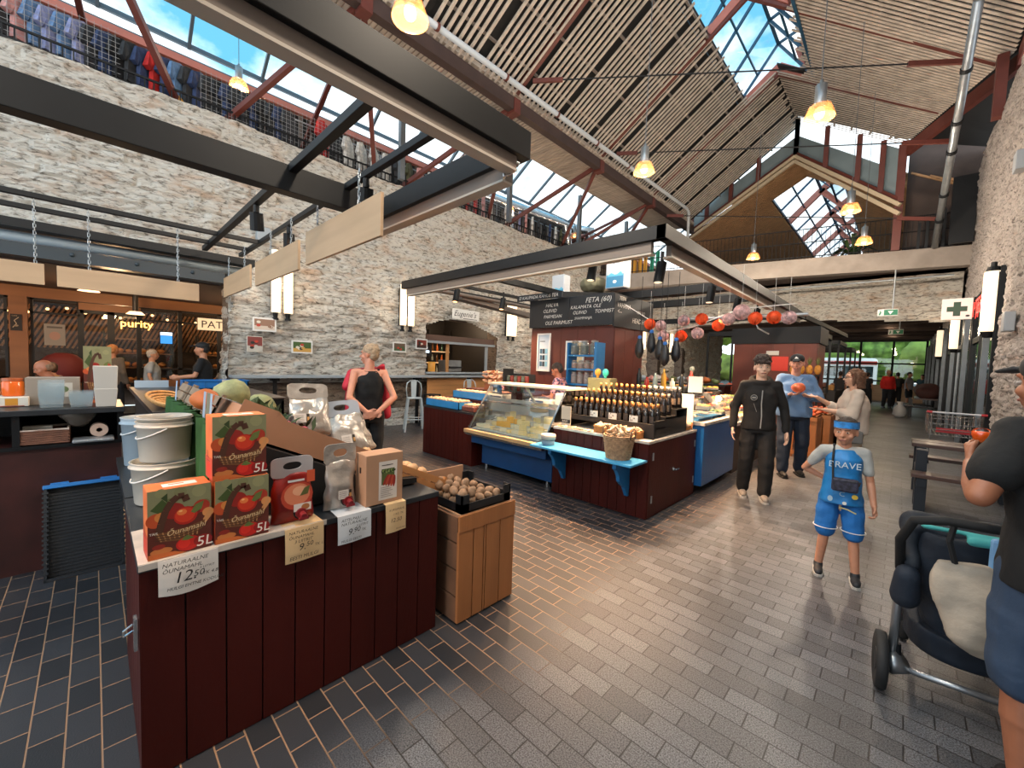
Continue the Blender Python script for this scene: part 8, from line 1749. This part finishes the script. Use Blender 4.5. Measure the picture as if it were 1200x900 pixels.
person('woman with brown hair and glasses in a loose cream blouse and beige trousers', (-.43, 7.0, 0), face_to(-.75, -.3), 1.66, dict(lelb=(-.27, .1, 1.14), lwri=(-.18, .38, 1.18), relb=(.27, .06, 1.14), rwri=(.16, .38, 1.33), lank=(-.1, .03, .085)), '#d0a084', ('bob', '#5f3f2a'), ('#b9aa9c', 'wide', .03), ('#a39684', 'long', .03), '#8a8178', build=1.1, vox=.013, lh=dict(d=(.3, .9, .0), n=(0, 0, 1), c=.25), rh=dict(d=(.2, .9, .15), n=(0, 0, 1), c=.3), extra=ex_wom)
# --- boy in blue basketball kit
def ex_kid(t, J, hp, R, HS):
    mb = MB(); n = 28; vs = []
    for i in range(n):
        a = 2*PI*i/n
        for z, r in ((.035, 1.0), (.09, 1.0)): vs.append(hp(.086*math.cos(a)*r, -.008+.106*math.sin(a)*r, z+.012*math.sin(a)))
    mb.add(vs, [(2*i, 2*((i+1) % n), 2*((i+1) % n)+1, 2*i+1) for i in range(n)]); mb.obj('headband', mat('headband_blue', '#2f7fc4', .6, var=.4, scale=18), t, smooth=True)
    mb = MB(); C_, NK, P = J['chest'], J['neck'], J['pelvis']
    mb.loft([(P+V((0, 0, -.13)), .195, .16), (P+V((0, 0, 0)), .172, .148), (lerp(P, C_, .6), .158, .138), (C_+V((0, 0, .05)), .160, .135), (lerp(C_, NK, .5), .142, .12), (lerp(C_, NK, .88), .095, .085)], 22); j = mb.obj('basketball_vest', mat('vest_blue', '#1c75b5', .5, var=.2, scale=7, bump=.3, bscale=14), t, remesh=.012, sm=3, rag=.008, nz=11)
    a = Art((0, .152, 0), (-1, 0, 0), (0, 0, 1), step=.0008, base=.008); a.text('BRAVE', 0, 1.22, .092, '#b9c6cf', align='CENTER').el(.1, .93, .025, .025, '#d8b840').el(-.1, .88, .022, .03, '#9fb8c8').el(.02, .85, .018, .018, '#d8d8d0').text('C', -.03, .92, .07, '#9fb8c8').strip([(-.02, .80), (.05, .79), (.12, .76)], .012, '#b9b070'); a.done('vest_print', t, world=False)
    mb = MB(); mb.box((-.12, .17, .98), (.10, .225, 1.12)); mb.obj('waist_bag', mat('patterned_bag', '#2c2a3a', .5, var=.9, scale=30), t, bevel=.02)
    mb = MB(); mb.tube([(.09, .21, 1.1), (.1, .14, 1.3), (.09, .02, 1.44), (.0, -.14, 1.3), (-.16, -.06, 1.08), (-.12, .18, 1.06)], .011, 6); mb.obj('bag_strap', M_rubber, t)
    for s_ in 'lr':
        kn = J[s_+'kne']; hpj = J[s_+'hip']; c = lerp(hpj, kn, .8); mb = MB(); mb.tube([c+V((.107*math.cos(a), .107*math.sin(a), -.02)) for a in [2*PI*i/20 for i in range(21)]], .005, 5, caps=False); mb.obj('shorts_piping', M_white, t)
    mb = MB(); mb.ell((.12, .10, .58), (.025, .01, .02)); mb.obj('yellow_badge', mat('yellow_badge', '#d8b840'), t)
person('young boy in a blue basketball kit with a blue headband and a patterned waist bag', (-.28, 4.06, 0), face_to(.14, -1), 1.27, dict(lhip=(-.1, 0, .88), rhip=(.1, 0, .88), neck=(0, -.01, 1.42), head=(0, .015, 1.585), lsho=(-.17, 0, 1.37), rsho=(.17, 0, 1.37), relb=(.33, -.12, 1.12), rwri=(.14, -.17, 1.02), lelb=(-.23, -.02, 1.07), lwri=(-.26, .08, .85), chest=(0, 0, 1.25), rkne=(.12, .03, .48), lkne=(-.12, .04, .48), rank=(.15, -.04, .085), lank=(-.16, .05, .085)), '#bd8467', ('short', '#3a2f28'), ('#a8a8a4', 'short', .01), ('#1863a8', 'short', .035), '#24272c', vox=.012, kid=True, face=-.3, nod=-.08, build=.85, extra=ex_kid, lh=dict(c=1.2))
# --- man at the right edge, seen from behind his left side
def ex_big(t, J, hp, R, HS): cap_hat('#1a1d20', 1)(t, J, hp, R, HS)
MANR = person('man in black T-shirt, denim shorts and cap at the right edge, holding a glass', (.52, 2.36, 0), face_to(-.12, 1), 1.72, dict(lelb=(-.31, -.12, 1.20), lwri=(-.27, .20, 1.27), relb=(.28, .02, 1.16), rwri=(.2, .26, 1.05), lhip=(-.11, 0, .92), rhip=(.11, 0, .92), lkne=(-.12, .02, .5), lsho=(-.20, 0, 1.42), rsho=(.2, 0, 1.42), neck=(-.03, .04, 1.46), head=(-.10, .10, 1.61)), '#8f5a40', ('short', '#1c1512'), ('#07080a', 'short', .03), ('#26384f', 'short', .02), '#1c1c1e', build=1.16, vox=.011, lh=dict(d=(.05, .9, .45), n=(1, 0, .2), c=1.0), extra=ex_big, face=.55)
# glass in his hand
GP = wm(MANR) @ V((-.225, .30, 1.29))
t = thing('aperitif_glass', 'glass of orange drink in the hand of the man in the black T-shirt', 'glass', GP); mb = MB(); mb.lathe([(.024, 0), (.003, .006), (.003, .045), (.024, .06), (.033, .09), (.034, .12)], n=20); mb.obj('glass_bowl', M_glass, t, smooth=True); mb = MB(); mb.lathe([(0, .058), (.022, .064), (.031, .09), (.031, .105), (0, .106)], n=18); mb.obj('orange_drink', mat('aperol', '#e84a10', .2, emit=.1, ecol=(1, .2, .02)), t, smooth=True)
PPh = wm(MANR) @ V((-.10, .26, 1.12)); mb = MB(); mb.box((-.04, -.08, -.005), (.04, .08, .005), M=Matrix.Rotation(.4, 4, 'X')); o = single(mb, 'smartphone', mat('phone_blue', '#6f9ad0', .2, emit=.2), 'pale blue phone before the man in the black T-shirt', 'phone'); o.location = PPh
# --- cheese seller
def ex_sell(t, J, hp, R, HS): pass
person('cheese seller with short dark hair in a pink and navy patterned blouse', (-4.05, 5.35, 0), face_to(-.9, -.3), 1.64, dict(lelb=(-.24, .06, 1.14), lwri=(-.1, .3, 1.08), relb=(.24, .06, 1.14), rwri=(.12, .28, 1.1), head=(0, .06, 1.6)), '#a86a50', ('short', '#1f1410'), ('#8a5a6c', 'short', .02), ('#24262c', 'long', .01), vox=.016, nod=-.5)
MATS['cloth_8a5a6c'].node_tree.nodes['Principled BSDF'].inputs['Base Color'].default_value = (.3, .1, .15, 1)
for n_ in MATS['cloth_8a5a6c'].node_tree.nodes:
    if n_.type == 'TEX_NOISE': n_.inputs['Scale'].default_value = 22
    if n_.type == 'VALTORGB': n_.color_ramp.elements[0].position = .46; n_.color_ramp.elements[1].position = .54; n_.color_ramp.elements[0].color = (.03, .04, .1, 1); n_.color_ramp.elements[1].color = (.6, .28, .34, 1)
# --- man in black tank top, hands behind back
def ex_tank(t, J, hp, R, HS):
    mb = MB(); mb.cap((-.18, .12, 1.4), (.12, .16, 1.44), .06, .05); mb.cap((-.2, .1, 1.38), (-.24, .06, 1.25), .05, .06); mb.cap((.12, .12, 1.44), (.15, -.02, 1.5), .045, .03); mb.cap((.16, .0, 1.46), (.2, .12, 1.3), .03, .03); mb.cap((.2, .12, 1.3), (.22, .06, .9), .05, .06); mb.cap((-.2, .14, 1.2), (-.22, .1, .95), .05, .04); mb.obj('red_jacket', mat('red_jacket', '#b51630', .6), t, remesh=.014, sm=2)
    mb = MB(); mb.ell(hp(0, -.07, .1), (.035, .03, .028)); mb.obj('hair_knot', mat('hair_a08a70', '#a08a70'), t, smooth=True)
person('man in a black sleeveless top, red jacket over his shoulder, hands clasped behind', (-4.60, 2.30, 0), face_to(-1, .3), 1.76, dict(lelb=(-.24, -.13, 1.13), lwri=(-.05, -.19, .96), relb=(.27, -.12, 1.13), rwri=(.05, -.20, .95), lank=(-.12, .06, .085)), '#c98a70', ('short', '#a08a70'), ('#08090b', 'none', .015), ('#14161a', 'long', .015), '#1c1c1e', vox=.012, face=.95, build=.93, lh=dict(d=(.9, -.05, -.2), n=(0, -1, 0), c=.5), rh=dict(d=(-.9, -.05, -.2), n=(0, 1, 0), c=.5), extra=ex_tank)
# --- background people
person('grey-haired woman in a pale patterned dress standing before the cafe', (-12.0, .9, 0), face_to(.2, 1), 1.62, None, '#b58468', ('short', '#a8a29a'), ('#8f979c', 'short', .03), ('#8f979c', 'skirt', .03), vox=.02)
person('man in a tan hat and grey shirt waiting before the cafe doors', (-12.2, .28, 0), face_to(-.6, .5), 1.7, None, '#a8765a', ('short', '#b07a4a'), ('#5b5248', 'long', .02), ('#1c222c', 'long', .02), vox=.02)
person('man in a black cap and black T-shirt in profile by the stone wall corner', (-9.45, 1.42, 0), face_to(-.3, -1), 1.78, dict(lelb=(-.24, .08, 1.15), lwri=(-.14, .34, 1.12), relb=(.26, .08, 1.14), rwri=(.14, .34, 1.1)), '#b07a5c', ('short', '#14100e'), ('#101114', 'short', .02), ('#14161a', 'long', .02), vox=.016, extra=cap_hat('#101114'))
SIT = dict(pelvis=(0, 0, .56), chest=(0, .1, .88), neck=(0, .16, 1.05), head=(0, .24, 1.2), lsho=(-.19, .12, 1.02), rsho=(.19, .12, 1.02), lelb=(-.26, .32, .80), relb=(.26, .32, .80), lwri=(-.1, .5, .84), rwri=(.1, .5, .84), lhip=(-.1, 0, .53), rhip=(.1, 0, .53), lkne=(-.13, .42, .52), rkne=(.13, .42, .52), lank=(-.13, .38, .1), rank=(.13, .38, .1))
person('broad man in a tan T-shirt sitting bent over a cafe table', (-9.75, -.3, 0), PI+.1, 1.85, SIT, '#a8694c', ('bald', '#8a6a50'), ('#a87a48', 'short', .02), ('#22252c', 'long', .01), vox=.016, build=1.25, nod=-.4)
person('small child with dark hair and a white top at the cafe table', (-9.2, -.75, 0), PI*.6, 1.15, dict(SIT, pelvis=(0, 0, .85), chest=(0, .05, 1.15), neck=(0, .08, 1.33), head=(0, .12, 1.5), lsho=(-.18, .06, 1.28), rsho=(.18, .06, 1.28), lelb=(-.24, .2, 1.06), relb=(.24, .2, 1.06), lwri=(-.1, .4, 1.1), rwri=(.1, .4, 1.1), lhip=(-.1, 0, .8), rhip=(.1, 0, .8), lkne=(-.12, .4, .78), rkne=(.12, .4, .78), lank=(-.12, .36, .3), rank=(.12, .36, .3)), '#b07a5c', ('messy', '#1c120e'), ('#b5a8a0', 'short', .02), ('#8a5a5a', 'long', .01), vox=.016, kid=True, nod=-.3)
person('diner in a pale pink shirt with a dark jacket, farther behind the tan shirt', (-11.4, -.35, 0), PI, 1.75, SIT, '#a8765a', ('short', '#3a2418'), ('#8f706c', 'long', .02), ('#1c1c22', 'long', .01), vox=.02)
person('person with a tanned arm cut off at the left picture edge of the cafe', (-10.1, -1.6, 0), 0, 1.75, SIT, '#b5785a', ('short', '#2a1a12'), ('#3a2c28', 'short', .02), ('#1c1c22', 'long', .01), vox=.02)
# far aisle crowd
for lb, x, y, dx, dy, h, tp_, bt_, hr in (('far man in a bright red jacket and dark trousers', -.42, 27, .3, -1, 1.85, ('#c0201a', 'long', .03), ('#16191f', 'long', .02), ('short', '#a08a78')), ('far woman in a black dress beside the red jacket', -1.15, 26.2, .5, 1, 1.7, ('#16171b', 'short', .02), ('#16171b', 'skirt', .02), ('short', '#1c1410')),
                              ('far man with a grey T-shirt, black shorts and a backpack', .34, 29.3, 1, -.4, 1.8, ('#8a8688', 'short', .03), ('#17191d', 'short', .03), ('short', '#1c1410')), ('far woman with long brown hair in a sleeveless top behind the cream blouse', -1.25, 20.4, .8, -.5, 1.68, ('#4a352a', 'short', .01), ('#7a6048', 'long', .01), ('bob', '#4a2e1e')),
                              ('far person in a dark teal shirt near the end glazing', .95, 34.5, -.3, -1, 1.7, ('#24404a', 'short', .03), ('#1c2028', 'long', .02), ('short', '#1c1410')), ('far man in black with a dark backpack behind the red jacket', -.1, 28.6, 0, 1, 1.75, ('#14161a', 'short', .02), ('#14161a', 'long', .02), ('short', '#1c1410')), ('far woman in an apron beyond the brown-haired one', -1.9, 22.8, .3, 1, 1.7, ('#2c2624', 'short', .02), ('#1c1c22', 'long', .02), ('short', '#2a1a12'))):
    person(lb, (x, y, 0), face_to(dx, dy), h, None, '#a8765a', hr, tp_, bt_, vox=.028)
for lb, x, y, z in (('black backpack on the far man with the grey T-shirt', .16, 29.42, 1.0), ('dark backpack worn by the far man in black', -.1, 28.42, 1.0)):
    mb = MB(); mb.box((x-.14, y-.1, z), (x+.14, y+.06, z+.42)); single(mb, 'backpack', M_rubber, lb, 'backpack', bevel=.05)
# ================================================================ STROLLER
ax0, ax1 = V((.02, 2.80, .13)), V((.62, 2.86, .13)); ux = (ax1-ax0).normalized(); uy = V((-ux.y, ux.x, 0)); O = (ax0+ax1)/2; O.z = 0
Ms = Matrix((ux, uy, V((0, 0, 1)))).transposed().to_4x4(); Ms.translation = O
t = thing('pushchair', 'dark navy pushchair with a beige bag hanging on its handle', 'pushchair', O, rot=Ms.to_3x3().to_4x4())
W2 = .30
M_nv = mat('navy_fabric', '#0f1a28', .75, var=.25, scale=5, bump=.5, bscale=10); M_al = mat('aluminium', '#8f9296', .3, .8)
mb = MB(); mb.cyl((-W2, 0, .13), (W2, 0, .13), .016, n=12); mb.cyl((-W2+.02, 0, .13), (-W2+.07, -.02, .17), .05, n=12); mb.obj('rear_axle', M_al, t, smooth=True)
for s_ in (-1, 1):
    mb = MB(); mb.lathe([(.05, -.012), (.115, -.024), (.135, -.02), (.138, 0), (.135, .02), (.115, .024), (.05, .012)], M=Matrix.Translation((s_*(W2+.01), 0, .138)) @ Matrix.Rotation(PI/2, 4, 'Y'), n=28); w_ = mb.obj('rear_wheel', M_rubber, t, smooth=True)
    mb = MB(); mb.lathe([(0, -.02), (.055, -.02), (.06, 0), (.055, .02), (0, .02)], M=Matrix.Translation((s_*(W2+.01), 0, .138)) @ Matrix.Rotation(PI/2, 4, 'Y'), n=16); mb.obj('hub', M_dark, w_)
    mb = MB(); mb.tube([(s_*.27, 0, .15), (s_*.26, .02, .45), (s_*.25, .03, .62)], .019, 10); mb.obj('frame_leg', M_al, t, smooth=True)
    mb = MB(); mb.tube([(s_*.26, .02, .5), (s_*.22, .32, .3), (s_*.16, .58, .12)], .016, 8); mb.obj('frame_leg', M_al, t, smooth=True)
    mb = MB(); mb.lathe([(.04, -.015), (.085, -.02), (.09, 0), (.085, .02), (.04, .015)], M=Matrix.Translation((s_*.16, .6, .092)) @ Matrix.Rotation(PI/2, 4, 'Y'), n=20); mb.obj('front_wheel', M_rubber, t, smooth=True)
    mb = MB(); mb.cyl((s_*.26, .01, .13), (s_*.26, .02, .24), .032, .026, n=10); mb.obj('joint', M_dark, t)
mb = MB(); mb.tube([(-.26, .04, .62), (-.28, -.06, .80), (-.25, -.16, .93), (-.15, -.2, .965), (.15, -.2, .965), (.25, -.16, .93), (.28, -.06, .80), (.26, .04, .62)], .02, 10); mb.obj('push_handle', mat('foam_black', '#0e0f11', .8), t, smooth=True)
mb = MB(); mb.loft([((0, .24, .30), .14, .2), ((0, .22, .45), .2, .2), ((0, .18, .6), .23, .18), ((0, .14, .72), .235, .16), ((0, .1, .84), .22, .13)], 20); mb.obj('seat_shell', M_nv, t, remesh=.015, sm=3, rag=.02, nz=9)
mb = MB(); mb.cap((-.19, .14, .83), (.19, .14, .83), .075, .075); mb.cap((-.2, .06, .84), (.2, .06, .84), .04, .04); mb.cap((-.21, .08, .84), (-.23, .02, .66), .04, .035); mb.obj('folded_hood', mat('hood_navy', '#0c1622', .7, bump=.5, bscale=9), t, remesh=.015, sm=2, rag=.025, nz=10)
mb = MB(); mb.cap((-.2, -.04, .88), (.1, -.06, .89), .012, .012); mb.cap((-.05, -.08, .86), (.2, -.08, .88), .02, .02); mb.obj('teal_blanket', mat('teal_cloth', '#3f9a9a', .8), t, remesh=.01, sm=1)
mb = MB(); mb.box((.0, -.12, .68), (.22, -.08, .9)); mb.obj('blue_towel', mat('pale_blue_towel', '#6f9ac4', .8), t, bevel=.015)
mb = MB(); mb.loft([((0, .3, .17), .16, .2), ((0, .28, .2), .2, .24), ((0, .25, .33), .21, .24)], 18); mb.obj('storage_basket', M_nv, t, remesh=.015, sm=2)
mb = MB(); mb.cap((-.24, -.03, .62), (-.24, -.0, .5), .05, .06); mb.obj('side_pouch', M_nv, t, remesh=.012, sm=1)
bg_ = wm(t) @ V((.06, -.12, .36)); t2 = thing('shoulder_bag', 'slouchy beige fabric bag hanging at the back of the navy pushchair', 'bag', bg_, rot=Ms.to_3x3().to_4x4()); mb = MB(); mb.loft([((0.03, 0, .0), .12, .03), ((.02, 0, .06), .19, .055), ((0, 0, .2), .23, .07), ((-.02, 0, .33), .22, .05), ((-.02, 0, .40), .2, .03)], 24); mb.obj('bag_body', mat('beige_canvas', '#a39788', .8, var=.15, scale=7, bump=.5, bscale=14), t2, remesh=.012, sm=3, rag=.022, nz=8)
for s_ in (-1, 1): mb = MB(); mb.tube([(s_*.16, 0, .38), (s_*.19, -.02, .5), (s_*.18, -.03, .59)], .012, 6); mb.obj('bag_strap', M_rubber, t2)
mb = MB(); mb.cap((.08, -.06, .33), (.16, -.06, .34), .012, .012); mb.obj('buckle', M_rubber, t2)
# ================================================================ LIGHT
def plight(name, loc, e, col, r=0.08, parent=None):
    l = bpy.data.lights.new(name, 'POINT'); l.energy = e; l.color = col; l.shadow_soft_size = r
    o = bpy.data.objects.new(name, l); COL.objects.link(o); o.location = loc; return o
WARM = (1.0, 0.62, 0.34)
for x, y, z in ((-3.27, 6.39, 4.9), (-.94, 6.43, 4.9), (-.92, 10.51, 4.9), (-.85, 13.23, 4.9), (-3.26, 13.23, 4.9), (-3.5, 2.1, 4.85), (-.9, 1.6, 4.9), (-.95, -1.6, 5)):  # last two are pendants out of view, added for more light
    plight('pendant_light', (x, y, z-.55), 130, (1.0, .84, .66), .12)
for x, y, z in ((-9.9, 2.1, 6.9), (-9.3, 9.25, 6.4)): plight('pendant_light', (x, y, z), 60, WARM, .12)
for y in (2.56, 5.32, 8.98): plight('wall_lamp_light', (-8.5, y, 2.9), 14, (1, .8, .6), .1)
for y in (10.64, 16.8): plight('wall_lamp_light', (.78, y, 2.9), 14, (1, .8, .6), .1)
def spot(loc, aim, e, col=WARM, ang=105):
    l = bpy.data.lights.new('track_spot', 'SPOT'); l.energy = e; l.color = col; l.spot_size = math.radians(ang); l.spot_blend = .7; l.shadow_soft_size = .05
    o = bpy.data.objects.new('track_spot', l); COL.objects.link(o); o.location = loc; o.rotation_euler = (V(aim)-V(loc)).to_track_quat('-Z', 'Y').to_euler(); return o
SPC = (1, .60, .32)
for x, y, z, on in SPOTS: spot((x-.02, y-.03, z-.23), (x-.1 if x > -5 else x+.6, y-.1, .7), 330 if x > -3 else 190, SPC)
spot((-3.13, 1.52, 2.74), (-2.4, 1.2, .8), 60, SPC); spot((-4.93, 1.52, 2.74), (-3.4, .8, 1), 70, SPC); spot((-4.5, 1.1, 2.74), (-4.6, 0, 1), 60, SPC)
sun = bpy.data.lights.new('sun', 'SUN'); sun.energy = 1.0; sun.angle = math.radians(70); sun.color = (.95, .98, 1.0)
so_ = bpy.data.objects.new('sun', sun); COL.objects.link(so_); so_.rotation_euler = (V((-8, 6, 0))-V((6, -6, 9))).to_track_quat('-Z', 'Y').to_euler()
for x, y, z, e in ((-11, -2.2, 2.5, 40), (-11, .3, 2.5, 35), (-11.2, 2.8, 2.5, 30), (-14.6, -2, 2.4, 25), (-14.6, .5, 2.4, 25), (-14.6, 3, 2.4, 25)): plight('cafe_lamp', (x, y, z), e, (1, .62, .32), .12)
plight('bar_lamp', (-10.8, 6.6, 2.8), 50, (1, .7, .45), .1); plight('bar_lamp', (-10.8, 8.2, 2.8), 50, (1, .7, .45), .1)
for x, y in ((-3, 20), (-.5, 20), (-3, 26), (-.5, 26), (-.5, 32)): plight('passage_lamp', (x, y, 3.7), 18, (1, .75, .5), .12)
for y in (11.5, 14.9, 17.9, 21.0): plight('wall_lamp_light', (-8.0, y, 2.9), 40, (1, .8, .6), .1)  # added to brighten the far wall; the nearest has no wall lamp
spot((-3.9, 4.3, 2.72), (-3.9, 4.0, .6), 170, SPC); spot((-2.9, 4.3, 2.72), (-2.8, 3.7, .6), 120, SPC); spot((-1.9, -.6, 2.74), (-1.6, -.3, 0), 80, SPC)
